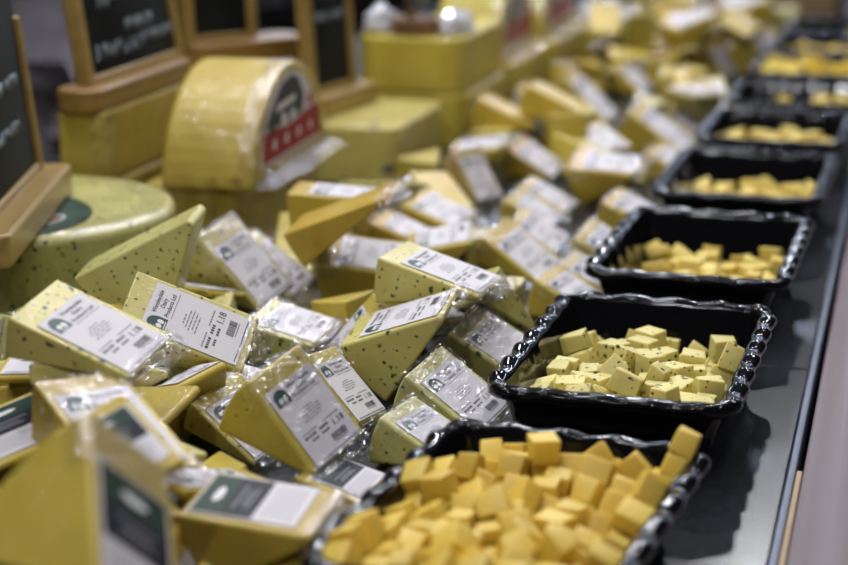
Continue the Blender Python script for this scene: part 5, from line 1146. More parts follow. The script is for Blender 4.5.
def cheese(name, col, col2, specks=(), wrap=.55, crinkle=.75, cscale=110, rough=.5):
    """cheese paste with soft mottling and embedded herb or fruit specks, under clinging clear film"""
    m, t, b, N, L = nt(name)
    tc = N('ShaderNodeTexCoord'); info = N('ShaderNodeObjectInfo')
    off = N('ShaderNodeVectorMath'); off.operation = 'MULTIPLY_ADD'
    cmb = N('ShaderNodeCombineXYZ')
    for i in range(3): L(info.outputs['Random'], cmb.inputs[i])
    L(cmb.outputs[0], off.inputs[0]); off.inputs[1].default_value = (7, 11, 13); L(tc.outputs['Object'], off.inputs[2])
    n = N('ShaderNodeTexNoise'); n.inputs['Scale'].default_value = 28; n.inputs['Detail'].default_value = 5; L(off.outputs[0], n.inputs['Vector'])
    r = N('ShaderNodeValToRGB'); r.color_ramp.elements[0].position = .32; r.color_ramp.elements[1].position = .68
    r.color_ramp.elements[0].color = (*col2, 1); r.color_ramp.elements[1].color = (*col, 1)
    L(n.outputs['Fac'], r.inputs['Fac']); cur = r.outputs['Color']
    for (sc, thr, dens, scol) in specks:
        nd = N('ShaderNodeTexNoise'); nd.inputs['Scale'].default_value = sc*1.3; L(off.outputs[0], nd.inputs['Vector'])
        mx = N('ShaderNodeMixRGB'); mx.blend_type = 'LINEAR_LIGHT'; mx.inputs[0].default_value = .45/sc; L(off.outputs[0], mx.inputs[1]); L(nd.outputs['Color'], mx.inputs[2])
        v = N('ShaderNodeTexVoronoi'); v.inputs['Scale'].default_value = sc; L(mx.outputs[0], v.inputs['Vector'])
        lt = N('ShaderNodeMapRange'); lt.inputs[1].default_value = thr*.6; lt.inputs[2].default_value = thr; lt.inputs[3].default_value = 1; lt.inputs[4].default_value = 0
        L(v.outputs['Distance'], lt.inputs[0])
        sp = N('ShaderNodeSeparateColor'); L(v.outputs['Color'], sp.inputs[0])
        g = N('ShaderNodeMath'); g.operation = 'LESS_THAN'; g.inputs[1].default_value = dens; L(sp.outputs[0], g.inputs[0])
        mu = N('ShaderNodeMath'); mu.operation = 'MULTIPLY'; L(lt.outputs[0], mu.inputs[0]); L(g.outputs[0], mu.inputs[1])
        mc = N('ShaderNodeMixRGB'); mc.inputs[2].default_value = (*scol, 1); L(mu.outputs[0], mc.inputs[0]); L(cur, mc.inputs[1]); cur = mc.outputs[0]
    # each piece a little darker or paler than the next
    hv = N('ShaderNodeHueSaturation'); mr = N('ShaderNodeMapRange'); mr.inputs[3].default_value = .86; mr.inputs[4].default_value = 1.08
    L(info.outputs['Random'], mr.inputs[0]); L(mr.outputs[0], hv.inputs['Value']); L(cur, hv.inputs['Color'])
    L(hv.outputs[0], b.inputs['Base Color'])
    b.inputs['Roughness'].default_value = rough
    if wrap == 0: b.inputs['Subsurface Weight'].default_value = .5; b.inputs['Subsurface Radius'].default_value = (1, .7, .25); b.inputs['Subsurface Scale'].default_value = .006
    b.inputs['Coat Weight'].default_value = wrap; b.inputs['Coat Roughness'].default_value = .07; b.inputs['Coat IOR'].default_value = 1.45
    nb = N('ShaderNodeTexNoise'); nb.inputs['Scale'].default_value = 90; nb.inputs['Detail'].default_value = 3; L(off.outputs[0], nb.inputs['Vector'])
    bp = N('ShaderNodeBump'); bp.inputs['Strength'].default_value = .25; bp.inputs['Distance'].default_value = .002; L(nb.outputs['Fac'], bp.inputs['Height']); L(bp.outputs[0], b.inputs['Normal'])
    if wrap > 0:
        n2 = N('ShaderNodeTexNoise'); n2.inputs['Scale'].default_value = cscale; n2.inputs['Detail'].default_value = 2; n2.inputs['Distortion'].default_value = 1.2
        L(off.outputs[0], n2.inputs['Vector'])
        b2 = N('ShaderNodeBump'); b2.inputs['Strength'].default_value = crinkle; b2.inputs['Distance'].default_value = .004; L(n2.outputs['Fac'], b2.inputs['Height']); L(b2.outputs[0], b.inputs['Coat Normal'])
    return m
def film(name, tint=(.97, .97, .98), base=.09, rough=.14):
    m = bpy.data.materials.new(name); m.use_nodes = True; t = m.node_tree; t.nodes.remove(t.nodes['Principled BSDF'])
    out = t.nodes['Material Output']; N = t.nodes.new; L = t.links.new
    tr = N('ShaderNodeBsdfTransparent'); tr.inputs[0].default_value = (*tint, 1)
    gl = N('ShaderNodeBsdfGlossy'); gl.inputs['Roughness'].default_value = rough; gl.inputs['Color'].default_value = (.95, .95, .97, 1)
    ad = N('ShaderNodeMath'); ad.operation = 'MULTIPLY_ADD'; lw = N('ShaderNodeLayerWeight'); lw.inputs['Blend'].default_value = .3; ad.inputs[1].default_value = .18; ad.inputs[2].default_value = base; L(lw.outputs['Facing'], ad.inputs[0])
    tc = N('ShaderNodeTexCoord'); n = N('ShaderNodeTexNoise'); n.inputs['Scale'].default_value = 160; n.inputs['Detail'].default_value = 2; L(tc.outputs['Object'], n.inputs['Vector'])
    bp = N('ShaderNodeBump'); bp.inputs['Strength'].default_value = .6; bp.inputs['Distance'].default_value = .002; L(n.outputs['Fac'], bp.inputs['Height']); L(bp.outputs[0], gl.inputs['Normal'])
    mx = N('ShaderNodeMixShader'); L(ad.outputs[0], mx.inputs[0]); L(tr.outputs[0], mx.inputs[1]); L(gl.outputs[0], mx.inputs[2]); L(mx.outputs[0], out.inputs[0])
    return m
def wood(name, c1, c2, rough=.45, sc=(60, 4, 60), coat=0, spec=.5):
    m, t, b, N, L = nt(name)
    tc = N('ShaderNodeTexCoord'); mp = N('ShaderNodeMapping'); mp.inputs['Scale'].default_value = sc
    n = N('ShaderNodeTexNoise'); n.inputs['Scale'].default_value = 1; n.inputs['Detail'].default_value = 6; n.inputs['Distortion'].default_value = .8
    L(tc.outputs['Object'], mp.inputs[0]); L(mp.outputs[0], n.inputs['Vector'])
    r = N('ShaderNodeValToRGB'); r.color_ramp.elements[0].position = .3; r.color_ramp.elements[1].position = .72
    r.color_ramp.elements[0].color = (*c1, 1); r.color_ramp.elements[1].color = (*c2, 1)
    L(n.outputs['Fac'], r.inputs[0]); L(r.outputs[0], b.inputs['Base Color']); b.inputs['Roughness'].default_value = rough
    b.inputs['Coat Weight'].default_value = coat; b.inputs['Coat Roughness'].default_value = .2; b.inputs['Specular IOR Level'].default_value = spec
    bp = N('ShaderNodeBump'); bp.inputs['Strength'].default_value = .15; bp.inputs['Distance'].default_value = .002; L(n.outputs['Fac'], bp.inputs['Height']); L(bp.outputs[0], b.inputs['Normal'])
    return m
GREEN = (.018, .05, .022)
M = {}
M['herb'] = cheese('herb cheese', (.60, .54, .18), (.52, .45, .12), [(105, .30, .34, GREEN), (190, .30, .36, (.05, .10, .03))])
M['herbpale'] = cheese('pale herb cheese', (.58, .55, .20), (.50, .47, .14), [(105, .30, .36, GREEN), (190, .30, .36, (.05, .11, .04))])
M['fine'] = cheese('fine herb cheese', (.57, .46, .085), (.47, .37, .055), [(150, .24, .22, (.10, .09, .02))])
M['yellow'] = cheese('yellow cheese', (.58, .44, .06), (.50, .37, .04))
M['deep'] = cheese('deep yellow cheese', (.53, .38, .04), (.44, .30, .025))
M['gold'] = cheese('golden cheese', (.58, .40, .045), (.48, .30, .025), [(80, .22, .15, (.25, .13, .02))])
M['fruit'] = cheese('fruit cheese', (.55, .42, .13), (.45, .33, .09), [(48, .34, .30, (.03, .018, .03))])
M['berry'] = cheese('berry cheese', (.56, .47, .14), (.48, .40, .10), [(34, .30, .35, (.12, .09, .09))], crinkle=.3)
M['wheel'] = cheese('wheel cheese', (.49, .37, .06), (.40, .29, .04), [(30, .2, .2, (.30, .19, .03)), (55, .3, .12, (.34, .23, .04))], wrap=.3, crinkle=.6, cscale=60)
M['wheelgreen'] = cheese('greenish wheel cheese', (.52, .42, .055), (.46, .36, .04), crinkle=.3, cscale=40)
M['cubeherb'] = cheese('cut herb cheese', (.72, .64, .24), (.62, .53, .17), [(140, .34, .34, (.04, .06, .02)), (260, .3, .2, (.09, .12, .03))], wrap=0, rough=.55)
M['cubeyellow'] = cheese('cut yellow cheese', (.74, .54, .09), (.64, .44, .055), wrap=0, rough=.5)
M['cubepale'] = cheese('cut pale cheese', (.74, .60, .17), (.66, .50, .11), wrap=0, rough=.55)
M['cubebright'] = cheese('cut bright cheese', (.74, .58, .08), (.64, .48, .05), wrap=0, rough=.5)
M['film'] = film('clear film')
M['filmthin'] = film('thin clear film', base=.025)
M['paper'] = plain('label paper', (.64, .615, .65), .55, spec=.25)
M['ink'] = plain('black ink', (.045, .045, .05), .6)
M['greyink'] = plain('grey ink', (.20, .19, .21), .6)
M['logo'] = plain('dark green ink', (.012, .05, .05), .5)
M['black'] = plain('black label ink', (.010, .012, .020), .55, spec=.25)
M['photo'] = plain('landscape print', (.016, .042, .026), .55, spec=.25, var=.8, scale=60)
M['white'] = plain('white ink', (.7, .7, .7), .5)
M['red'] = plain('red ink', (.30, .010, .022), .5, spec=.3)
M['slateblue'] = plain('grey blue ink', (.03, .038, .06), .5, spec=.3, var=.5, scale=80)
M['tray'] = plain('black glossy plastic', (.003, .003, .004), .08, spec=.27)
M['wood'] = wood('beech wood', (.26, .165, .04), (.37, .25, .072), .42, coat=.25)
M['wooddark'] = wood('brown wood', (.13, .065, .03), (.22, .12, .06), .5)
M['woodred'] = wood('orange brown wood', (.22, .12, .028), (.32, .19, .052), .4, coat=.3)
M['slate'] = plain('chalkboard slate', (.012, .017, .022), .75, spec=.2, var=.3, scale=14)
M['chalk'] = plain('chalk', (.32, .37, .41), .9)
M['counter'] = plain('polished dark stone', (.018, .022, .025), .22, var=.25, scale=160, spec=.2)
M['joint'] = plain('dark joint', (.004, .004, .004), .8)
M['metal'] = plain('brushed aluminium', (.10, .115, .15), .45, metal=1)
M['ledge'] = wood('pale lilac brown board', (.14, .105, .11), (.22, .185, .22), .55, sc=(45, 1.2, 45), coat=0, spec=.25)
M['ledgewood'] = wood('light oak lipping', (.34, .23, .12), (.46, .33, .18), .5)
M['floor'] = plain('dark floor', (.045, .035, .03), .5, var=.4, scale=3)
M['wall'] = plain('dim wall', (.06, .05, .05), .8, var=.4, scale=1.2)
M['greycloth'] = plain('grey knit cloth', (.24, .225, .26), .95, var=.25, scale=18)
M['darkcloth'] = plain('black cloth', (.012, .012, .014), .9, var=.3, scale=20)
M['pink'] = plain('pink red cloth', (.42, .05, .09), .85, var=.2, scale=15)
M['skin'] = plain('skin', (.45, .24, .16), .5)
M['hair'] = plain('brown hair', (.05, .025, .012), .6)
M['iris'] = plain('dark eyes', (.02, .015, .01), .2)
M['woodfar'] = wood('old brown wood', (.16, .10, .045), (.26, .17, .08), .6)
M['clothfar'] = plain('pinkish brown cloth', (.20, .115, .085), .85, var=.2, scale=20)
M['cloud'] = plain('lilac fabric', (.34, .29, .36), .8, var=.2)
# ------------------------------------------------------------------ the setting
def struct(name, bm, m):
    o = obj(name, bm, m, smooth=False); o['kind'] = 'structure'; return o
struct('floor', box((-7, -2, -.1), (7, 10, 0)), M['floor'])
struct('wall_back', box((-7, 9.9, 0), (7, 10.1, 4)), M['wall'])
struct('wall_left', box((-7.1, -2, 0), (-6.9, 10, 4)), M['wall'])
# counter: body, polished top, metal edging and the wooden customer ledge
EDGE = math.radians(1.6)
ct = thing('display_counter', 'long counter with a polished dark stone top carrying all the cheese', 'counter', (0, 0, -ZO))
obj('base_cabinet', box((-1.12, .3, 0), (-.2, 4.6, .868), .004), M['wooddark'], ct)
for i, (a, b_) in enumerate(((.25, 1.508), (1.511, 2.75), (2.753, 4.65))):
    ex = lambda y: -.0985-math.tan(EDGE)*(y-1.1); o = obj('stone_top', add_prism(bmesh.new(), [(-1.15, a), (ex(a), a), (ex(b_), b_), (-1.15, b_)], .87, .8995, .001, 1, 'z'), M['counter'], ct, wn=True)
obj('edge_strip', box((-.0152, -.9, .85), (-.0082, 3.5, .8985), .0015), M['metal'], ct, (-.0835, 1.1, 0), rot=(0, 0, EDGE))
lg = thing('customer_ledge', 'pale lilac-brown wooden ledge running along the customer side of the counter', 'ledge', (-.0835, 1.1, -ZO), EDGE)
obj('board', box((-.0035, -.9, .86), (.6, 3.5, .902), .002), M['ledge'], lg)
obj('lipping', box((-.0078, -.9, .86), (-.0038, .16, .9025), .0008), M['ledgewood'], lg)
obj('support', box((.2, -.8, 0), (.25, 3.4, .86)), M['wooddark'], lg)
# ------------------------------------------------------------------ trays
def contour(x0, x1, y0, y1, r, nx, ny, nc):
    """rounded rectangle as (point, outward normal, arc length)"""
    P = []
    cx = [(x1-r, y0+r, -PI/2), (x1-r, y1-r, 0), (x0+r, y1-r, PI/2), (x0+r, y0+r, PI)]
    for k, (a, b, t0) in enumerate(cx):
        for i in range(nc):
            t = t0 + PI/2*i/nc
            P.append(((a+r*math.cos(t), b+r*math.sin(t)), (math.cos(t), math.sin(t))))
        t = t0+PI/2; s = (a+r*math.cos(t), b+r*math.sin(t)); q = cx[(k+1) % 4]; e = (q[0]+r*math.cos(t), q[1]+r*math.sin(t))
        n = ny if k % 2 == 0 else nx
        for i in range(n):
            f = i/n; P.append(((s[0]+(e[0]-s[0])*f, s[1]+(e[1]-s[1])*f), (math.cos(t), math.sin(t))))
    L = [0]
    for i in range(len(P)): a, b = P[i][0], P[(i+1) % len(P)][0]; L.append(L[-1]+math.hypot(a[0]-b[0], a[1]-b[1]))
    return [(P[i][0], P[i][1], L[i]/L[-1]) for i in range(len(P))], L[-1]
def tray(y0, y1, label):
    xc, yc = -.2265, (y0+y1)/2
    t = thing('serving_tray', label, 'tray', (xc, yc, -.06), 0, 'black trays along the counter')
    hx, hy = .0915, (y1-y0)/2
    cc, per = contour(-hx, hx, -hy, hy, .026, 44, 64, 14)
    nw = round(per/.037)
    def rings(spec):
        bm = bmesh.new(); R = []
        for ins, z, wz, wo in spec:
            row = []
            for (p, n, s) in cc:
                w = math.cos(2*PI*nw*s); sharp = w*abs(w)**.3 if w != 0 else 0
                k = -ins + wo*sharp
                row.append(bm.verts.new((p[0]+n[0]*k, p[1]+n[1]*k, .06+z+wz*sharp)))
            R.append(row)
        N = len(cc)
        for a, b in zip(R, R[1:]):
            for i in range(N): bm.faces.new((a[i], a[(i+1) % N], b[(i+1) % N], b[i]))
        return bm, R
    bm, R = rings([(.037, -.0580, 0, 0), (.034, -.0575, 0, 0), (.0305, -.054, 0, 0), (.0255, -.040, 0, .0003), (.0185, -.018, .0, .0003), (.0135, -.0045, .0002, .0003)])
    bm.faces.new(R[0])
    bm2, R2 = rings([(.0105, -.0085, .0002, .0003), (.0275, -.0590, 0, 0), (.0295, -.06, 0, 0)])
    bm2.faces.new(R2[-1][::-1])
    me2 = bpy.data.meshes.new('x'); bm2.to_mesh(me2); bm2.free(); bm.from_mesh(me2); bpy.data.meshes.remove(me2)
    obj('basin', bm, M['tray'], t)
    bm, R = rings([(0.0135, -0.0045, 0.00014, 0.000186), (0.0122, -0.0008, 0.00028, 0.000248), (0.0095, 0.0006, 0.0007, 0.000372), (0.0055, 0.001, 0.00112, 0.00062), (0.0018, 0.0002, 0.00126, 0.00093), (-0.0004, -0.0024, 0.00126, 0.001178), (-0.001, -0.0056, 0.00119, 0.00124), (0.0004, -0.0086, 0.00098, 0.001178), (0.0026, -0.0088, 0.00098, 0.001054), (0.0048, -0.005, 0.00098, 0.000806), (0.0085, -0.0062, 0.00056, 0.000372), (0.0105, -0.0085, 0.00014, 0.000186)])
    obj('scalloped_rim', bm, M['tray'], t)
    return t
TR = [(.868, 1.133, 'nearest black scalloped tray, heaped with plain yellow cheese cubes'),
      (1.21, 1.485, 'sharp black scalloped tray holding green-flecked cheese cubes'),
      (1.555, 1.825, 'black scalloped tray third from the camera, with broken yellow pieces along its front'),
      (1.895, 2.155, 'black scalloped tray fourth from the camera, with a low row of pale pieces'),
      (2.215, 2.45, 'black scalloped tray fifth from the camera, thinly filled with small pale cubes'),
      (2.50, 2.715, 'black scalloped tray sixth from the camera, cubes only at its customer end'),
      (2.765, 2.97, 'seventh black tray, its bright yellow cubes filling it from side to side'),
      (3.02, 3.22, 'eighth black tray, just beyond the bright yellow one'),
      (3.27, 3.47, 'last and farthest black tray of the row')]
for i, a in enumerate(TR):
    t = tray(*a)
    if i == 0:   # the nearest tray stands a little askew
        t.rotation_euler[2] = math.radians(-4.5)
        d = Matrix.Rotation(math.radians(-4.5), 2) @ Vector((-.2265+.1365, 1.0005-1.131)); t.location[0] = -.1365+d.x-.004; t.location[1] = 1.131+d.y
# ------------------------------------------------------------------ cut cheese in the trays
def cube_mesh(d, mat, seed, slab):
    rng = random.Random(seed); bm = bmesh.new()
    bmesh.ops.create_cube(bm, size=1)
    for v in bm.verts: v.co = Vector((v.co.x*d[0], v.co.y*d[1], v.co.z*d[2])) + Vector([rng.uniform(-.0016, .0016) for _ in range(3)])*(1.5 if slab else 1)
    bmesh.ops.bevel(bm, geom=list(bm.edges), offset=.0011, segments=2, affect='EDGES', profile=.6)
    me = bpy.data.meshes.new('cheese_cube'); bmesh.ops.recalc_face_normals(bm, faces=bm.faces); bm.to_mesh(me); bm.free(); me.materials.append(mat)
    me.polygons.foreach_set('use_smooth', [True]*len(me.polygons)); return me
CK = {'t1': ('cheese_cube', 'cubeyellow', 'plain yellow cheese cube heaped in the nearest black tray', 'yellow cubes in the nearest tray', 'cube'),
      't2': ('herb_cheese_cube', 'cubeherb', 'green-flecked pale cheese cube in the sharp second tray', 'herb cubes in the second tray', 'cube'),
      't3': ('cheese_piece', 'cubepale', 'broken yellow cheese piece in the third black tray', 'pieces in the third tray', 'piece'),
      't4': ('cheese_piece', 'cubepale', 'small pale cheese piece in the fourth black tray', 'pieces in the fourth tray', 'piece'),
      't5': ('pale_cheese_cube', 'cubepale', 'small pale cheese cube in the fifth black tray', 'cubes in the fifth tray', 'cube'),
      't6': ('pale_cheese_cube', 'cubepale', 'small pale cheese cube at the customer end of the sixth tray', 'cubes in the sixth tray', 'cube'),
      't7': ('bright_cheese_cube', 'cubebright', 'bright yellow cheese cube in the seventh tray', 'cubes in the seventh tray', 'cube'),
      't8': ('pale_cheese_cube', 'cubepale', 'pale cheese cube in the eighth tray', 'cubes in the eighth tray', 'cube'),
      't9': ('pale_cheese_cube', 'cubepale', 'pale cheese cube in the farthest tray', 'cubes in the farthest tray', 'cube')}
for tk, rows in CUBES.items():
    nm, mat, lab, grp, cat = CK[tk]
    for i, r in enumerate(rows):
        o = link(bpy.data.objects.new(nm, cube_mesh(r[7:10], M[mat], hash((tk, i)) % 99991 if False else i*7+len(rows), tk in ('t3', 't4'))))
        o.location = (r[0], r[1], r[2]+ZO-.0052); o.rotation_mode = 'QUATERNION'; o.rotation_quaternion = r[3:7]
        tag(o, lab, cat, grp)
# ------------------------------------------------------------------ label prints, shared by all white labels (u across 0..1, v down the label 0..1)
def text_faces(bm, txt, u0, v0, size, aspect, bold=0.0, mat=0):
    cu = bpy.data.curves.new('t', 'FONT'); cu.body = txt; cu.size = 1; cu.offset = bold; cu.resolution_u = 2
    o = bpy.data.objects.new('t', cu); C.objects.link(o); dg = bpy.context.evaluated_depsgraph_get(); me = o.evaluated_get(dg).to_mesh()
    xs = [v.co.x for v in me.vertices]; w = max(xs) if xs else 1
    vm = [bm.verts.new((v0 - v.co.y*size*aspect, u0 + v.co.x*size, 0)) for v in me.vertices]
    for p in me.polygons:
        try: f = bm.faces.new([vm[i] for i in p.vertices]); f.material_index = mat
        except ValueError: pass
    o.evaluated_get(dg).to_mesh_clear(); bpy.data.objects.remove(o); bpy.data.curves.remove(cu)
    return w*size
def rect(bm, u0, v0, u1, v1, mat, z=0):
    f = bm.faces.new([bm.verts.new(p) for p in ((v0, u0, z), (v1, u0, z), (v1, u1, z), (v0, u1, z))]); f.material_index = mat
def poly(bm, pts, mat, z=0):
    f = bm.faces.new([bm.verts.new((v, u, z)) for u, v in pts]); f.material_index = mat
def finish(bm, mats):
    me = bpy.data.meshes.new('print'); bm.to_mesh(me); bm.free()
    for m in mats: me.materials.append(m)
    return me
def white_print():
    bm = bmesh.new(); A = .70           # label is 1 wide, about 1.45 long: 1 u = A v
    dome = [(.06, .235), (.06, .14)] + [(.20-.14*math.cos(t), .14-.10*math.sin(t)) for t in [PI*k/10 for k in range(1, 10)]] + [(.34, .14), (.34, .235)]
    poly(bm, dome, 2)
    # pale sheep face and body inside the dome
    poly(bm, [(.12, .16), (.15, .135), (.19, .14), (.205, .165), (.19, .19), (.15, .20), (.125, .19)], 3, .00012)
    poly(bm, [(.215, .15), (.25, .135), (.285, .15), (.29, .18), (.27, .205), (.225, .205), (.21, .185)], 3, .00012)
    poly(bm, [(.12, .215), (.28, .215), (.28, .225), (.12, .225)], 3, .00012)
    text_faces(bm, 'Wensleydale', .385, .095, .094, A, .012)
    text_faces(bm, 'Dairy', .53, .160, .094, A, .012)
    text_faces(bm, 'Products Ltd', .385, .225, .094, A, .012)
    rect(bm, .385, .252, .93, .259, 1)
    rng = random.Random(3)
    for (v, a, b) in ((.37, .40, .60), (.405, .34, .72), (.44, .30, .74), (.475, .34, .70), (.51, .28, .64)):
        u = a
        while u < b:
            w = rng.uniform(.03, .09); rect(bm, u, v, min(u+w, b), v+.013, 1); u += w+.022
    for (v, a, b, h) in ((.615, .10, .40, .016), (.615, .56, .86, .016), (.655, .10, .30, .03), (.655, .42, .62, .03), (.715, .20, .34, .026), (.715, .42, .56, .026)):
        u = a
        while u < b-.01:
            w = rng.uniform(.022, .05); rect(bm, u, v, u+w, v+h, 0 if h > .02 else 1); u += w+.016
    text_faces(bm, '1.18', .665, .745, .15, A, .012)
    u = .52
    while u < .84:
        w = rng.uniform(.006, .02); rect(bm, u, .80, u+w, .88, 0); u += w+rng.uniform(.006, .014)
    rect(bm, .54, .892, .82, .902, 1); rect(bm, .06, .965, .94, .975, 0)
    return finish(bm, [M['ink'], M['greyink'], M['logo'], M['white']])
WHITE_PRINT = white_print()
def dark_print():
    bm = bmesh.new()
    rect(bm, .03, .015, .97, .28, 1); rect(bm, .03, .28, .97, .58, 0)
    poly(bm, [(.30, .15), (.42, .125), (.60, .13), (.70, .16), (.62, .20), (.45, .21), (.34, .19)], 2, .00015)
    for (v, a, b) in ((.35, .2, .8), (.42, .3, .7), (.47, .25, .75)): rect(bm, a, v, b, v+.022, 4, .00015)
    for v in (.66, .72, .78, .84, .9): rect(bm, .1, v, .9, v+.012, 4)
    return finish(bm, [M['black'], M['photo'], M['white'], M['logo'], M['greyink']])
DARK_PRINT = dark_print()
# ------------------------------------------------------------------ wedges
def body_bm(L, T, th):
    """pie slice lying on one cut side: label side is z=0, rind end at x=-L/2, tip at x=+L/2"""
    th = math.radians(th); tip = L/2
    arc = [(tip - L*math.cos(th*k/3), -L*math.sin(th*k/3)) for k in range(4)]
    pts = [(tip-.009, 0)] + arc + [(tip-.009*math.cos(th), -.009*math.sin(th))]
    if th < .2: pts = [(tip, 0)] + arc
    return add_prism(bmesh.new(), pts, -T/2, T/2, .0024, 3)
def film_bm(L, T, end, rng):
    """crinkled clear film gathered round one end of a wedge"""
    bm = bmesh.new(); nx, prof = 17, []
    nt_ = 16
    for k in range(4): prof.append((-T/2-.0012, -.014+.014*k/4+.0006))
    for k in range(nt_+1): prof.append((-T/2+T*k/nt_, .0012))
    for k in range(1, 5): prof.append((T/2+.0012, .0012-.014*k/4))
    if end < 0: xs = [-L/2-.003 + (.30*L+.003)*i/(nx-1) for i in range(nx)]
    else: xs = [L/2-.16*L + (.16*L+.007)*i/(nx-1) for i in range(nx)]
    G = []
    for i, x in enumerate(xs):
        row = []
        over = max(0, abs(x)-L/2)/.007
        for (y, z) in prof:
            a = rng.uniform(0, 1)**2
            n = Vector((0, 0, 1)) if abs(y) <= T/2 else Vector((0, math.copysign(1, y), 0))
            p = Vector((x+rng.uniform(-.001, .001), y*(1-.25*over if end > 0 else 1), z - (.006*over if end < 0 else .003*over)))
            row.append(bm.verts.new(p+n*(a*.0021+.0003)))
        G.append(row)
    for a, b in zip(G, G[1:]):
        for k in range(len(a)-1):
            q = [a[k], a[k+1], b[k+1], b[k]]
            if rng.random() < .5: bm.faces.new(q[:3]); bm.faces.new((q[0], q[2], q[3]))
            else: bm.faces.new((q[0], q[1], q[3])); bm.faces.new(q[1:])
    return bm
def label_bm(Lx, Wy):
    bm = bmesh.new(); n = 6
    for z in (0, .0004):
        pass
    return add_box(bm, (0, 0, 0), (Lx, Wy, .0004))
wn_ = 0
def wedge(L, T, th, pos, q, mat, lab, label, group=None, films=(-1, 1), span=(.17, .88), wfrac=.84, cat='cheese', cover=False):
    """lab: 'white', 'dark' or None"""
    global wn_
    wn_ += 1; rng = random.Random(wn_*31)
    t = thing('cheese_wedge', label, cat, pos, 0, group); t.rotation_mode = 'QUATERNION'; t.rotation_quaternion = q
    obj('cheese', body_bm(L, T, th), M[mat], t, wn=True)
    if lab:
        Lx, Wy = (span[1]-span[0])*L, wfrac*T
        jx, jr = rng.uniform(-.02, .02)*L, rng.uniform(-.035, .035)
        lo = obj('label', label_bm(Lx, Wy), M['paper'], t, (-L/2+span[0]*L+jx, -Wy/2, .0006), smooth=False, rot=(0, 0, jr))
        shared('label_print', WHITE_PRINT if lab == 'white' else DARK_PRINT, lo, (0, 0, .00055), (Lx, Wy, 1))
    if cover:
        bm = bmesh.new(); G = []
        for i in range(22):
            G.append([bm.verts.new((-L/2+L*i/21*.99+rng.uniform(-.001, .001), (-T/2-.001)+(T+.002)*k/13, (.0016 if 0 < k < 13 else -.001)+rng.uniform(0, 1)**3*.0016)) for k in range(14)])
        for p, q_ in zip(G, G[1:]):
            for k in range(13): bm.faces.new((p[k], p[k+1], q_[k+1])); bm.faces.new((p[k], q_[k+1], q_[k]))
        obj('film_cover', bm, M['filmthin'], t, smooth=False)
    for e in films: obj('film_end', film_bm(L, T, e, rng), M['film'], t, smooth=False)
    return t
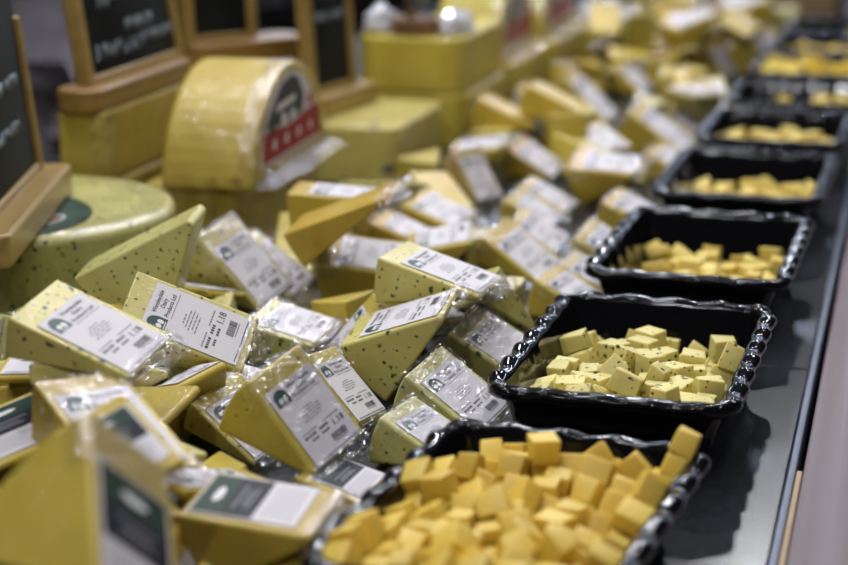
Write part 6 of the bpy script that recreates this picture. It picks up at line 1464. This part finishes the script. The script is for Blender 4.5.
WI = {
'w1': ('herb', 'white', 'herb-flecked wedge lying on top, its whole label legible, below the tilted herb slab'),
'w2': ('herb', 'white', 'herb-flecked wedge whose label tucks under the neighbouring herb wedge, below the herb wheel'),
'w3': ('herbpale', None, 'pale herb slab with no label, its big triangular side leaning out below the herb wheel'),
'w4': ('herb', 'white', 'crinkle-wrapped herb wedge propped steeply before the red-labelled half wheel'),
'w5': ('herbpale', 'white', 'herb wedge hidden behind the steep crinkle-wrapped wedge, only a label edge showing'),
'w6': ('herbpale', 'white', 'pale herb wedge with only the barcode end of its label poking out mid pile'),
'w7': ('yellow', 'white', 'plain yellow wedge with blunt square end and flat label, partly under a level herb wedge'),
'w8': ('herb', 'white', 'level herb wedge with a long slanting label and crinkled clear tip, mid pile'),
'w9': ('yellow', 'white', 'yellow wedge lying across behind the level herb wedge, tip end bare'),
'w10': ('herb', 'white', 'herb wedge showing a large speckled triangular side under a narrow slanting label'),
'w12': ('fine', 'white', 'finely flecked wedge standing steeply with a long sharp label, in front of the pile'),
'w13': ('fine', 'white', 'wedge wedged behind the steep front wedge, only a label strip with print showing'),
'w15': ('fine', 'white', 'wedge half covered by the steep front wedge, green logo showing on its label corner'),
'w18': ('yellow', 'white', 'yellow wedge with a label across its blunt end, behind the big blurred wedge'),
'w19': ('yellow', 'dark', 'large blurred yellow wedge nearest the camera with a black and green label'),
'w20': ('yellow', 'dark', 'yellow wedge with a small green and black label, lying on a white-labelled one'),
'w22': ('deep', 'dark', 'deep yellow wedge with green and white label lying level beside the nearest tray'),
'w23': ('yellow', 'dark', 'small yellow wedge with dark label corner, between steep wedge and nearest tray'),
'w24': ('yellow', 'dark', 'yellow wedge with a black and green label cut by the picture edge'),
'w26': ('herbpale', 'white', 'wedge at the picture edge under the herb wheel, a sliver of label showing'),
'w27': ('herbpale', 'white', 'pale wedge with glaring label and logo, leaning at the near corner of the second tray'),
'w28': ('herb', 'white', 'crumpled-film wedge against the long side of the second tray, logo showing'),
'w29': ('herbpale', 'white', 'shiny wrapped wedge tucked at the back corner of the nearest tray'),
'w30': ('yellow', 'white', 'wedge with its label beside the near corner of the third tray, upper of two'),
'w30b': ('yellow', 'white', 'wedge with its label between the second and third trays, lower of two'),
'w31': ('yellow', 'white', 'yellow wedge with broad label slanting down toward the gap between second and third trays'),
'w32': ('yellow', 'white', 'yellow wedge just behind the broad slanting label, its own label parallel'),
'w33': ('yellow', 'white', 'yellow wedge with bright label against the corner of the third tray'),
'w34': ('deep', 'white', 'blurred wedge with slanting label and dark yellow side, below the fallen triangular wedges'),
'w35': ('deep', 'white', 'blurred wedge with long level label beside the near end of the fourth tray'),
'w36': ('yellow', 'white', 'blurred wedge, upper of two parallel slanting labels mid pile'),
'w37': ('yellow', 'white', 'blurred wedge, lower of two parallel slanting labels mid pile'),
'w38': ('fruit', 'white', 'berry-studded wedge standing steeply with its label hanging down beside dark fruit'),
'w39': ('yellow', 'white', 'wedge lying across behind the berry-studded one, label edge-on'),
'w40': ('yellow', 'white', 'blurred wedge in front of the berry-studded wedge, label half covered'),
'w41': ('gold', 'white', 'orange-tinted wedge with pale label behind the blunt yellow wedge'),
'w42': ('deep', 'white', 'big deep-yellow wedge lying level before the berry-specked block'),
'w43': ('gold', None, 'golden wedge with a bare sloping triangular side, in front of the big level wedge'),
'w44': ('deep', None, 'blurred wedge with bare triangular side beside the stacked wheels'),
'w45': ('deep', None, 'blurred wedge lying with long pale top edge, beyond the bare triangular one'),
'w46': ('yellow', 'white', 'far wedge with a narrow brilliant label slanting steeply'),
'w47': ('yellow', 'white', 'far wedge with a short glaring label beyond the narrow brilliant one'),
'w48': ('yellow', 'white', 'wedge with wide glaring label beside the fifth tray'),
'w49': ('yellow', 'white', 'wedge with a bright glinting label near the sixth tray'),
'w50': ('yellow', 'white', 'wedge wedged against the far corner of the fourth tray'),
'w51': ('yellow', 'white', 'wedge with glaring label between the third and fourth trays'),
'w53': ('yellow', 'white', 'distant wedge with bright label edge near the eighth tray')}
DSPAN = {'w19': (.27, 1.0), 'w22': (.03, .76), 'w20': (.14, .82), 'w24': (.1, .9), 'w23': (.15, .8)}
NOFILM = {'w1': (1,), 'w2': (1,), 'w8': (1,), 'w3': (), 'w43': (1,), 'w22': (1,), 'w19': (-1,), 'w20': (), 'w44': (), 'w45': (), 'w24': (), 'w10': (1,), 'w7': (-1,), 'w42': (1,)}
for r in WEDGES:
    mat, lab, text = WI[r[0]]
    wedge(r[8], r[9], r[10], r[1:4], r[4:8], mat, lab, text, 'wrapped cheese wedges in the pile', span=DSPAN.get(r[0], (.17, .88)), films=NOFILM.get(r[0], (-1, 1)), cover=r[0] in ('w4', 'w5', 'w12', 'w15', 'w27', 'w28', 'w29', 'w6', 'w30', 'w33'))
for i, r in enumerate(FILL):
    far = r[1] > 2.3
    rr = random.Random(i*13+5)
    mat = rr.choice(['yellow', 'deep', 'herb', 'yellow'] if far else (['yellow', 'deep', 'fine'] if r[1] < 1.05 else ['herb', 'fine', 'yellow', 'herb']))
    lab = 'white' if ((far and rr.random() < .5) or rr.random() < .5) else None
    wedge(r[7], r[8], r[9], r[0:3], r[3:7], mat, lab,
          'blurred wedge in the distant heap of wedges beside the far trays' if far else 'wedge buried low in the pile, mostly covered by other wedges',
          'wedges in the distant heap' if far else 'wedges buried in the pile', films=(-1,) if far else ())
# ------------------------------------------------------------------ wheels and blocks
def seg_poly(chord, h, n=26):
    R_ = (chord*chord/4+h*h)/(2*h); a = math.asin(min(1, chord/2/R_))
    if h > R_: a = PI-a
    return [(R_*math.sin(-a+2*a*k/n), h-R_+R_*math.cos(-a+2*a*k/n)) for k in range(n+1)]
def half_wheel(name, label, x, y, z, W, chord, h, mat, rz=0, lab=True, group=None, sc=1):
    """half wheel standing on its cut side, flat face toward +x"""
    t = thing(name, label, 'cheese', (x, y, z), rz, group)
    P = seg_poly(chord, h)
    obj('cheese', add_prism(bmesh.new(), P, -W, 0, .006, 3, 'x'), M[mat], t, wn=True)
    if lab:
        Q = [(a*.78-.004, .020+b*.74) for a, b in P]
        lo = obj('label', add_prism(bmesh.new(), Q, .0005, .0011, 0, 1, 'x'), M['paper'], t, smooth=False)
        bm = bmesh.new(); hh = .020+h*.74
        def pl(pts, mi, d): f = bm.faces.new([bm.verts.new((.0014+d, a, b)) for a, b in pts]); f.material_index = mi
        band = [(a, b) for a, b in Q if b < .052]
        s = chord*.385
        pl([(-s, .023), (s, .023), (s*.98, .050), (s*.9, .058), (s*.45, .056), (-s*.2, .050), (-s*.7, .056), (-s*.97, .052)], 0, 0)
        pl([(-s*.93, .056), (-s*.7, .058), (-s*.2, .052), (s*.36, .058), (s*.42, .075), (s*.25, hh*.9), (0, hh*.965), (-s*.32, hh*.92), (-s*.7, hh*.7)], 1, 0)
        pl([(-s*.55, hh*.66), (s*.1, hh*.70), (s*.12, hh*.76), (-s*.5, hh*.73)], 2, .0003)
        for c_, w_ in ((-.28, .10), (.02, .09)): pl([(s*(c_-w_), hh*.50), (s*(c_+w_), hh*.50), (s*(c_+w_*.8), hh*.62), (s*(c_-w_*.8), hh*.62)], 2, .0003)
        pl([(-s*.78, hh*.47), (-s*.62, hh*.45), (-s*.6, hh*.56), (-s*.74, hh*.58)], 3, .0003)
        for c_ in (-.62, -.22, .2, .62): pl([(s*(c_-.06), .034), (s*(c_+.03), .032), (s*(c_+.07), .041), (s*(c_-.0), .044)], 2, .0003)
        pl([(s*.52, .062), (s*.72, .06), (s*.7, .073), (s*.55, .072)], 4, .0003)
        me = bpy.data.meshes.new('p'); bm.to_mesh(me); bm.free()
        for m in ('red', 'slateblue', 'white', 'photo', 'pink'): me.materials.append(M[m])
        shared('label_print', me, lo)
    # gathered film: a crinkled skirt along the foot and round the rim of the flat face
    rng = random.Random(int(y*1000)); bm = bmesh.new(); G = []
    for k in range(31):
        a = -chord/2*1.03+chord*1.06*k/30
        G.append([bm.verts.new((d+rng.uniform(-.0015, .0015), a, zz+rng.uniform(0, .004))) for d, zz in ((.0015, .014), (.006, .007), (.014, .004), (.024, .0015))])
    for p, q in zip(G, G[1:]):
        for k in range(3): bm.faces.new((p[k], p[k+1], q[k+1])); bm.faces.new((p[k], q[k+1], q[k]))
    obj('film_skirt', bm, M['film'], t, smooth=False)
    bm = bmesh.new(); G = []
    for k in range(len(P)):
        a, b = P[k]
        G.append([bm.verts.new((d+rng.uniform(-.002, .002), a*f, max(.004, b*f)+rng.uniform(-.001, .001))) for d, f in ((.0025, .86), (.0035, .93), (.002, 1.0), (-.006, 1.02), (-.018, 1.015))])
    for p, q in zip(G, G[1:]):
        for k in range(4): bm.faces.new((p[k], p[k+1], q[k+1])); bm.faces.new((p[k], q[k+1], q[k]))
    obj('film_rim', bm, M['film'], t, smooth=False)
    return t
def block(name, label, lo, hi, mat, r=.012, flap=False, group=None):
    c = ((lo[0]+hi[0])/2, (lo[1]+hi[1])/2, lo[2]); t = thing(name, label, 'cheese', c, 0, group)
    a, b, h = (hi[0]-lo[0])/2, (hi[1]-lo[1])/2, hi[2]-lo[2]
    P = [p for p, n, s in contour(-a, a, -b, b, r, 1, 1, 6)[0]]
    obj('cheese', add_prism(bmesh.new(), P, 0, h, .005, 3, 'z'), M[mat], t, wn=True)
    # loose film: a crinkled sleeve standing off the block, with a gathered vertical seam on its customer side corner
    rng = random.Random(int(abs(lo[1])*977)); bm = bmesh.new(); G = []
    for i in range(25):
        f = i/24; row = []
        for k in range(7):
            z = .003+(h+.003)*k/6
            row.append(bm.verts.new((a+.002+rng.uniform(0, .006), -b+2*b*f, z)))
        G.append(row)
    for p, q in zip(G, G[1:]):
        for k in range(6): bm.faces.new((p[k], p[k+1], q[k+1])); bm.faces.new((p[k], q[k+1], q[k]))
    obj('film_sleeve', bm, M['filmthin'], t, smooth=False)
    bm = bmesh.new()
    for k in range(8):
        z = h*k/7
        row = [bm.verts.new((a+d+rng.uniform(-.001, .001), -b+e+rng.uniform(-.001, .001), z+.001)) for d, e in ((-.012, -.0015), (.001, -.003), (.010, -.004), (.016, .002), (.004, .004))]
        if k:
            for j in range(4): bm.faces.new((prev[j], prev[j+1], row[j+1], row[j]))
        prev = row
    obj('film_seam', bm, M['film'], t, smooth=False)
    if flap:
        bm = bmesh.new(); prev = None
        for k in range(22):
            f = k/21
            row = [bm.verts.new((a+d+rng.uniform(-.001, .001), -b+2*b*f, h+z+rng.uniform(-.001, .001))) for d, z in ((.002, -.004), (.005, .004), (.007, .012), (.010, .019))]
            if prev:
                for j in range(3): bm.faces.new((prev[j], prev[j+1], row[j+1], row[j]))
            prev = row
        obj('film_flap', bm, M['film'], t, smooth=False)
    return t
half_wheel('half_cheese', 'half wheel standing on its cut side with a red and dark arched label', -.690, 1.825, .016, .100, .262, .116, 'wheel', rz=.05)
block('cheese_block', 'yellow wrapped block under the red-labelled half wheel', (-.815, 1.705, -.06), (-.703, 1.955, .0155), 'wheel', .02)
block('cheese_block', 'tall yellow wrapped block carrying the large chalkboard', (-.90, 1.695, .0155), (-.848, 2.02, .09), 'wheel', .006, True)
block('cheese_block', 'yellow block at the bottom of the stack beneath the large chalkboard', (-.92, 1.70, -.06), (-.845, 2.02, .015), 'wheel', .006)
block('berry_cheese_block', 'grey-specked wrapped block carrying the narrow tall chalkboard', (-.805, 2.095, -.06), (-.655, 2.30, .0145), 'berry', .02)
block('cheese_block', 'lower of two stacked greenish yellow wheel blocks', (-.785, 2.345, -.06), (-.640, 2.60, .0145), 'wheelgreen', .035)
block('cheese_block', 'upper of two stacked greenish yellow wheel blocks', (-.795, 2.345, .0152), (-.645, 2.60, .0895), 'wheelgreen', .035)
block('cheese_block', 'pale greenish block standing alone in the distance behind the pile', (-.70, 3.2, -.06), (-.585, 3.36, .012), 'wheelgreen', .02)
half_wheel('half_cheese', 'distant half wheel with arched label, nearer of two', -.665, 2.745, .0155, .10, .22, .125, 'wheelgreen')
half_wheel('half_cheese', 'distant half wheel with arched label, farther of two', -.660, 3.02, .0155, .10, .22, .125, 'wheelgreen')
block('cheese_block', 'yellow block under the nearer distant half wheel', (-.785, 2.635, -.06), (-.645, 2.868, .015), 'wheelgreen', .02)
block('cheese_block', 'yellow block under the farther distant half wheel', (-.785, 2.895, -.06), (-.64, 3.15, .015), 'wheelgreen', .02)
# herb wheel
t = thing('herb_cheese_round', 'large pale herb-flecked wheel in glossy film under the cropped chalkboard', 'cheese', (-.85, 1.53, -.06))
prof = [(.142*math.cos(2*PI*k/64), .142*math.sin(2*PI*k/64)) for k in range(64)]
obj('cheese', add_prism(bmesh.new(), prof, 0, .0905, .008, 4, 'z'), M['herbpale'], t, wn=True)
lb = obj('label', add_prism(bmesh.new(), [tuple(Vector((.108*math.cos(2*PI*k/48)-.02, .108*math.sin(2*PI*k/48)-.06)) * min(1, .134/max(1e-6, math.hypot(.108*math.cos(2*PI*k/48)-.02, .108*math.sin(2*PI*k/48)-.06)))) for k in range(48)], .0908, .0912, 0, 1, 'z'), M['photo'], t, smooth=False)
bm = bmesh.new()
for R0, mi, z in ((.030, 1, .0914), (.024, 0, .0916)):
    f = bm.faces.new([bm.verts.new((.052+R0*.5*math.cos(2*PI*k/24), -.055+R0*.8*math.sin(2*PI*k/24), z)) for k in range(24)]); f.material_index = mi
me = bpy.data.meshes.new('p'); bm.to_mesh(me); bm.free(); me.materials.append(M['wooddark']); me.materials.append(M['chalk'])
shared('label_print', me, lb)
rng = random.Random(4); bm = bmesh.new(); G = []
for k in range(40):
    a = -PI*.62+PI*1.1*k/39
    G.append([bm.verts.new(((r+rng.uniform(-.001, .001))*math.cos(a), (r+rng.uniform(-.001, .001))*math.sin(a), z+rng.uniform(0, .0022))) for r, z in ((.108, .0915), (.118, .0918), (.128, .0918), (.137, .0905), (.1435, .085), (.1445, .07))])
for p, q in zip(G, G[1:]):
    for k in range(5): bm.faces.new((p[k], p[k+1], q[k+1], q[k]))
obj('film_rim', bm, M['filmthin'], t)
bm = bmesh.new(); prev = None
for k in range(9):
    z = .008+.086*k/8
    row = [bm.verts.new((.09+d*.9, .105+e+rng.uniform(-.001, .001), z)) for d, e in ((0, 0), (.02, .012), (.035, .03), (.046, .05), (.03, .056))]
    if prev:
        for j in range(4): bm.faces.new((prev[j], prev[j+1], row[j+1], row[j]))
    prev = row
obj('film_tail', bm, M['film'], t)
# ------------------------------------------------------------------ chalkboards
def scribble(bm, y0, y1, z, h, x, rng, r=.0009):
    y = y0
    while y < y1:
        w = rng.uniform(.25, .75)*h; pts = []
        k = rng.choice((3, 4, 5))
        for i in range(k+1): pts.append((x, y+w*i/k, z+h*(.1+.9*((i % 2) if rng.random() < .7 else rng.random()))))
        add_tube(bm, pts, r, 4); y += w+h*.22
        if rng.random() < .14: y += h*.5
def chalkboard(label, x, y, z, ang, lean, base_len, board, width, height, lines, bw=.055, bh=.034, bmat='wood', stile=.013, depth=.018, rad=.012, group=None, dy=0, crop=0):
    """board faces local +x, runs along local y; base lies on z=0"""
    t = thing('chalkboard_sign', label, 'sign', (x, y, z), ang)
    P = [p for p, n, s in contour(-bw/2, bw/2, -base_len/2, base_len/2, rad, 1, 1, 6)[0]]
    obj('base', add_prism(bmesh.new(), P, 0, bh, .004, 3, 'z'), M[bmat], t, wn=True)
    y0, y1 = board
    def up(name, bm, m, par=None, wn=False):
        o = obj(name, bm, M[m], t if par is None else par, (0, 0, 0), wn=wn)
        if par is None: o.location = (0, 0, bh-.004); o.rotation_euler = (0, -lean, 0)
        return o
    sl = up('slate', box((-.004, y0+stile*.5, .006), (.004, y1-stile*.5, height), .0005, 1), 'slate')
    for a in (y0, y1-stile): up('frame_stile', box((-depth/2, a, 0), (depth/2, a+stile, height*(1-crop)), .0025), 'wood', wn=True)
    up('frame_rail', box((-depth/2+.001, y0+stile, 0), (depth/2-.001, y1-stile, stile*.9), .002), 'wood', wn=True)
    if not crop: up('frame_rail', box((-depth/2+.001, y0+stile, height-stile), (depth/2-.001, y1-stile, height), .002), 'wood', wn=True)
    rng = random.Random(int(abs(x*y)*1000))
    for (a, b, zz, hh) in lines:
        bm = bmesh.new(); scribble(bm, y0+(y1-y0)*a, y0+(y1-y0)*b, zz, hh, .0046, rng, .0008); up('chalk_lettering', bm, 'chalk', sl)
    return t
chalkboard('cropped chalkboard in a beech block standing on the herb wheel', -.814, 1.437, .0315, math.radians(17.3), math.radians(6),   .30, (-.14, .126), 0, .30,
           [(.35, .8, .05, .012), (.3, .85, .09, .012), (.2, .8, .17, .014)], bw=.062, bh=.029, rad=.008, stile=.012, crop=.50)
chalkboard('large chalkboard with faint writing in beech frame, standing on the tall block', -.874, 1.812, .0905, 0, math.radians(8), .258, (-.102, .136), 0, .30,
           [(.12, .60, .024, .017), (.62, .92, .03, .013), (.46, .74, .047, .014), (.22, .30, .075, .02), (.33, .55, .083, .018), (.24, .58, .108, .016), (.1, .42, .14, .017), (.48, .9, .14, .018), (.2, .8, .19, .02)], bw=.05, bh=.024, bmat='woodred', rad=.02)
chalkboard('narrow tall chalkboard in a beech frame on the grey-specked block', -.772, 2.205, .0155, math.radians(-9.5), math.radians(4),   .155, (-.072, .045), 0, .28,
           [(.25, .8, .21, .014), (.2, .8, .17, .012), (.25, .75, .13, .012), (.2, .8, .09, .012)], bw=.05, bh=.026, rad=.015)
block('cheese_block', 'wheel block behind the red-labelled half wheel, under a half-hidden chalkboard', (-.955, 2.06, .0155), (-.835, 2.33, .075), 'wheel', .02)
block('cheese_block', 'bottom block of the stack under the half-hidden chalkboard', (-.955, 2.06, -.06), (-.835, 2.33, .015), 'wheel', .02)
chalkboard('half-hidden chalkboard behind the red-labelled half wheel', -.885, 2.17, .0755, math.radians(-35), math.radians(4), .17, (-.085, .02), 0, .28, [], bw=.06, bh=.03, bmat='woodred', rad=.02)
# small card stand on the stacked blocks
t = thing('card_stand', 'small round brown stand with a pale card on the upper stacked block', 'sign', (-.72, 2.385, .0902))
obj('base', add_prism(bmesh.new(), [(.033*math.cos(2*PI*k/32), .033*math.sin(2*PI*k/32)) for k in range(32)], 0, .022, .003, 2, 'z'), M['wooddark'], t, wn=True)
obj('post', box((-.008, -.02, .02), (.004, -.006, .14), .002), M['woodred'], t)
obj('card', box((.004, -.05, .035), (.006, .05, .17), .0005, 1), M['slateblue'], t)
# crumpled film lumps and bright bag on top of the stack
def lump(name, label, loc, r, mat, seed, cat):
    bm = bmesh.new(); bmesh.ops.create_icosphere(bm, subdivisions=3, radius=1)
    for v in bm.verts:
        n = noise.noise(v.co*2.3+Vector((seed, 0, 0)))*.35+noise.noise(v.co*6+Vector((seed, 3, 0)))*.16
        v.co = Vector((v.co.x*r[0], v.co.y*r[1], max(-.35, v.co.z)*r[2]))*(1+n)
    zmin = min(v.co.z for v in bm.verts)
    for v in bm.verts: v.co.z -= zmin
    o = obj(name, bm, mat, smooth=False); o.location = (loc[0], loc[1], loc[2]+ZO); tag(o, label, cat); return o
M['bag'] = plain('shiny pale wrapping', (.62, .62, .70), .18, coat=.8)
lump('crumpled_wrapper', 'shiny crumpled pale wrapper lying on the stacked blocks beside the card stand', (-.775, 2.40, .0902), (.022, .03, .022), M['bag'], 2, 'wrapper')
lump('crumpled_wrapper', 'shiny crumpled wrapper at the customer edge of the stacked blocks', (-.672, 2.42, .0902), (.02, .05, .02), M['bag'], 5, 'wrapper')
lump('crumpled_wrapper', 'bright crumpled wrapper on the distant pale greenish block', (-.635, 3.26, .0125), (.045, .06, .022), M['bag'], 8, 'wrapper')
# ------------------------------------------------------------------ people behind the counter
def skin(name, verts, edges, radii, mat, parent, sub=2, root=0):
    me = bpy.data.meshes.new(name); me.from_pydata([Vector(v) for v in verts], edges, []); me.materials.append(mat)
    o = link(bpy.data.objects.new(name, me), parent)
    m = o.modifiers.new('skin', 'SKIN'); m.use_smooth_shade = True
    for i, r in enumerate(radii):
        rr = r if isinstance(r, tuple) else (r, r)
        me.skin_vertices[0].data[i].radius = rr; me.skin_vertices[0].data[i].use_root = (i == root)
    s = o.modifiers.new('sub', 'SUBSURF'); s.levels = sub; s.render_levels = sub
    return o
def person(label, x, y, rz, top, legs, s=1.0, extra=None):
    t = thing('person', label, 'person', (x, y, -ZO), rz); t.scale = (s, s, s)
    # local: faces +x, width along y
    V = [(0, 0, .95), (0, 0, 1.12), (-.01, 0, 1.30), (-.01, 0, 1.43), (.0, 0, 1.50), (.015, 0, 1.57), (.02, 0, 1.66), (.01, 0, 1.74)]
    E = [(i, i+1) for i in range(7)]; Rr = [(.10, .08), (.10, .08), (.11, .08), (.09, .07), .055, .06, .092, .06]
    def chain(start, pts, rs):
        prev = start
        for p, r in zip(pts, rs): V.append(p); Rr.append(r); E.append((prev, len(V)-1)); prev = len(V)-1
        return prev
    for sy in (-1, 1):
        h = chain(3, [(-.01, sy*.18, 1.40), (.0, sy*.225, 1.17), (.17, sy*.13, 1.22), (.20, sy*.06, 1.245)], [.065, .05, .038, .028])
        for k in range(4): chain(h, [(.20-.004*k, sy*.012, 1.275-.018*k), (.19, -sy*.025, 1.278-.018*k), (.175, -sy*.05, 1.272-.018*k)], [.0095, .0085, .007])
        chain(h, [(.212, sy*.03, 1.285), (.208, sy*.005, 1.30)], [.010, .008])
        chain(0, [(0, sy*.095, .86), (.01, sy*.10, .48), (-.01, sy*.10, .09), (.09, sy*.11, .035)], [.065, .05, .042, .036])
    skin('body', V, E, Rr, M['skin'], t)
    tv = [(0, 0, .86), (0, 0, .97), (0, 0, 1.12), (-.01, 0, 1.30), (-.01, 0, 1.42)]; te = [(i, i+1) for i in range(4)]; tr = [(.205, .15), (.195, .145), (.175, .135), (.185, .135), (.14, .10)]
    for sy in (-1, 1):
        b = len(tv); tv += [(-.01, sy*.19, 1.40), (.0, sy*.23, 1.16), (.155, sy*.135, 1.215)]; tr += [.085, .07, .052]; te += [(4, b), (b, b+1), (b+1, b+2)]
    skin('jumper', tv, te, tr, top, t, root=1)
    lv = [(0, 0, .92)]; le = []; lr = [(.17, .13)]
    for sy in (-1, 1):
        b = len(lv); lv += [(0, sy*.10, .84), (.01, sy*.105, .48), (-.01, sy*.105, .08)]; lr += [.115, .085, .07]; le += [(0, b), (b, b+1), (b+1, b+2)]
    skin('trousers', lv, le, lr, legs, t)
    hb = bmesh.new(); bmesh.ops.create_uvsphere(hb, u_segments=24, v_segments=14, radius=1)
    for v in hb.verts: v.co = Vector((v.co.x*.108-.012, v.co.y*.092, v.co.z*.115+1.70))
    bmesh.ops.delete(hb, geom=[v for v in hb.verts if v.co.x > .035 and v.co.z < 1.745 or v.co.z < 1.615], context='VERTS')
    obj('hair', hb, M['hair'], t)
    for sy in (-1, 1):
        bm = bmesh.new(); bmesh.ops.create_uvsphere(bm, u_segments=12, v_segments=8, radius=.011)
        obj('eye', bm, M['iris'], t, (.098, sy*.034, 1.675))
        bm = bmesh.new(); bmesh.ops.create_uvsphere(bm, u_segments=12, v_segments=8, radius=1)
        for v in bm.verts: v.co = Vector((v.co.x*.016, v.co.y*.009, v.co.z*.03))
        obj('ear', bm, M['skin'], t, (.01, sy*.092, 1.66))
    bm = bmesh.new(); add_prism(bm, [(0, 0), (.028, -.002), (.004, .045)], -.011, .011, .004, 2)
    obj('nose', bm, M['skin'], t, (.102, 0, 1.635))
    obj('mouth', box((-.006, -.022, -.004), (.006, .022, .004), .003), M['pink'], t, (.100, 0, 1.607))
    return t
person('person in a grey top standing behind the counter, only the grey clothing in view', -1.55, 2.84, 0, M['greycloth'], M['greycloth'], 1.02)
p2 = person('person in black clothes farther behind the counter with a pink-red piece showing', -1.95, 4.45, -.3, M['darkcloth'], M['darkcloth'], 1.03)
bm = bmesh.new()
for k in range(9):
    a = -.3-.9*k/8
    row = [bm.verts.new((.2*math.cos(a)+.012, .25*math.sin(a)*.9, z)) for z in (.86, .9, .97, 1.05, 1.12)]
    if k:
        for j in range(4): bm.faces.new((prev[j], prev[j+1], row[j+1], row[j]))
    prev = row
o = obj('pink_cloth', bm, M['pink'], p2); so = o.modifiers.new('s', 'SOLIDIFY'); so.thickness = .012
# ------------------------------------------------------------------ the far end of the hall
def crate(label, x, y, z, sx, sy, sz, m):
    t = thing('wooden_crate', label, 'crate', (x, y, z))
    for s_ in (-1, 1):
        obj('side_board', box((-sx/2, s_*sy/2-.008, 0), (sx/2, s_*sy/2+.008, sz), .003), M[m], t)
        obj('end_board', box((s_*sx/2-.008, -sy/2, 0), (s_*sx/2+.008, sy/2, sz), .003), M[m], t)
    obj('bottom_board', box((-sx/2, -sy/2, 0), (sx/2, sy/2, .012)), M[m], t)
    return t
crate('brown wooden crate at the far end of the counter beyond the last tray', -.345, 3.93, -.06, .15, .26, .11, 'woodfar')
lump('folded_cloth', 'pinkish brown folded cloth at the far end of the counter beside the crate', (-.485, 3.80, -.06), (.075, .10, .05), M['clothfar'], 11, 'cloth')
lump('pale_bag', 'pale lilac bag at the far counter end on the customer side of the crate', (-.215, 3.86, -.06), (.028, .05, .06), M['cloud'], 14, 'bag')
# ------------------------------------------------------------------ light
w = bpy.data.worlds.new('hall'); bpy.context.scene.world = w; w.use_nodes = True
w.node_tree.nodes['Background'].inputs[0].default_value = (.55, .58, .68, 1); w.node_tree.nodes['Background'].inputs[1].default_value = .10
def area(x, y, z, sx, sy, power, col, tx=None):
    l = bpy.data.lights.new('ceiling_or_added_light', 'AREA'); l.shape = 'RECTANGLE'; l.size = sx; l.size_y = sy; l.energy = power; l.color = col
    o = link(bpy.data.objects.new('ceiling_or_added_light', l)); o.location = (x, y, z)
    d = Vector(tx if tx else (x, y, 0))-o.location; o.rotation_euler = d.to_track_quat('-Z', 'Y').to_euler(); return o
for (x, y, p) in ((-1.35, 1.2, 8), (-1.5, 2.2, 10), (-1.0, 1.7, 9), (-1.2, 3.1, 10), (-.7, 2.6, 9), (-.7, 3.7, 10), (-1.3, 4.3, 10), (-.2, 2.0, 6), (-.1, 3.1, 8), (.3, 4.2, 8), (-.5, 5.2, 12), (-.6, .9, 7), (.4, 1.0, 6), (.5, 2.4, 5), (-.6, -.6, 9), (.4, -.9, 7), (-1.4, -.2, 8)):  # overhead hall lamps, with some added behind the camera as fill
    area(x, y, 2.9, .085, .085, p, (.95, .96, 1) if x < 0 else (1, .95, .88), (-.45, y*.6+.75, .95))
for (x, z) in ((-3.2, 2.7), (-2.0, 3.1), (-.9, 2.6), (.2, 3.2), (1.2, 2.9), (2.2, 3.3)):  # unseen bluish lights added at the far end to put glints on tray rims
    area(x, 8.6, z, .35, .18, 11, (.66, .77, 1), (-.4, 1.8, .95))
area(-.5, 9.6, 2.0, 7, 1.0, 7, (.72, .80, 1), (-.5, 4, 1.6))  # wide unseen panel added so the counter top reflects a bluish brightness
# ------------------------------------------------------------------ camera
F, CX, CY, VPX, HY, H = 1840., 424., 282.5, 990., -217., .417
pitch = math.atan2(CY-HY, F); yaw = math.atan2(VPX-CX, math.hypot(F, CY-HY))
cd = bpy.data.cameras.new('camera'); cam = link(bpy.data.objects.new('camera', cd)); bpy.context.scene.camera = cam
cam.location = (0, 0, H+ZO); cam.rotation_euler = (PI/2-pitch, 0, yaw)
cd.sensor_width = 36; cd.lens = F/848*36; cd.clip_start = .02; cd.clip_end = 60
cd.dof.use_dof = True; cd.dof.focus_distance = 1.39; cd.dof.aperture_fstop = 3.6; cd.dof.aperture_blades = 9
s = bpy.context.scene
s.view_settings.view_transform = 'Standard'; s.view_settings.look = 'None'; s.view_settings.gamma = 1; s.view_settings.exposure = -.3; s.view_settings.use_curve_mapping = False
s.cycles.transparent_max_bounces = 24; s.cycles.max_bounces = 8; s.cycles.use_denoising = True
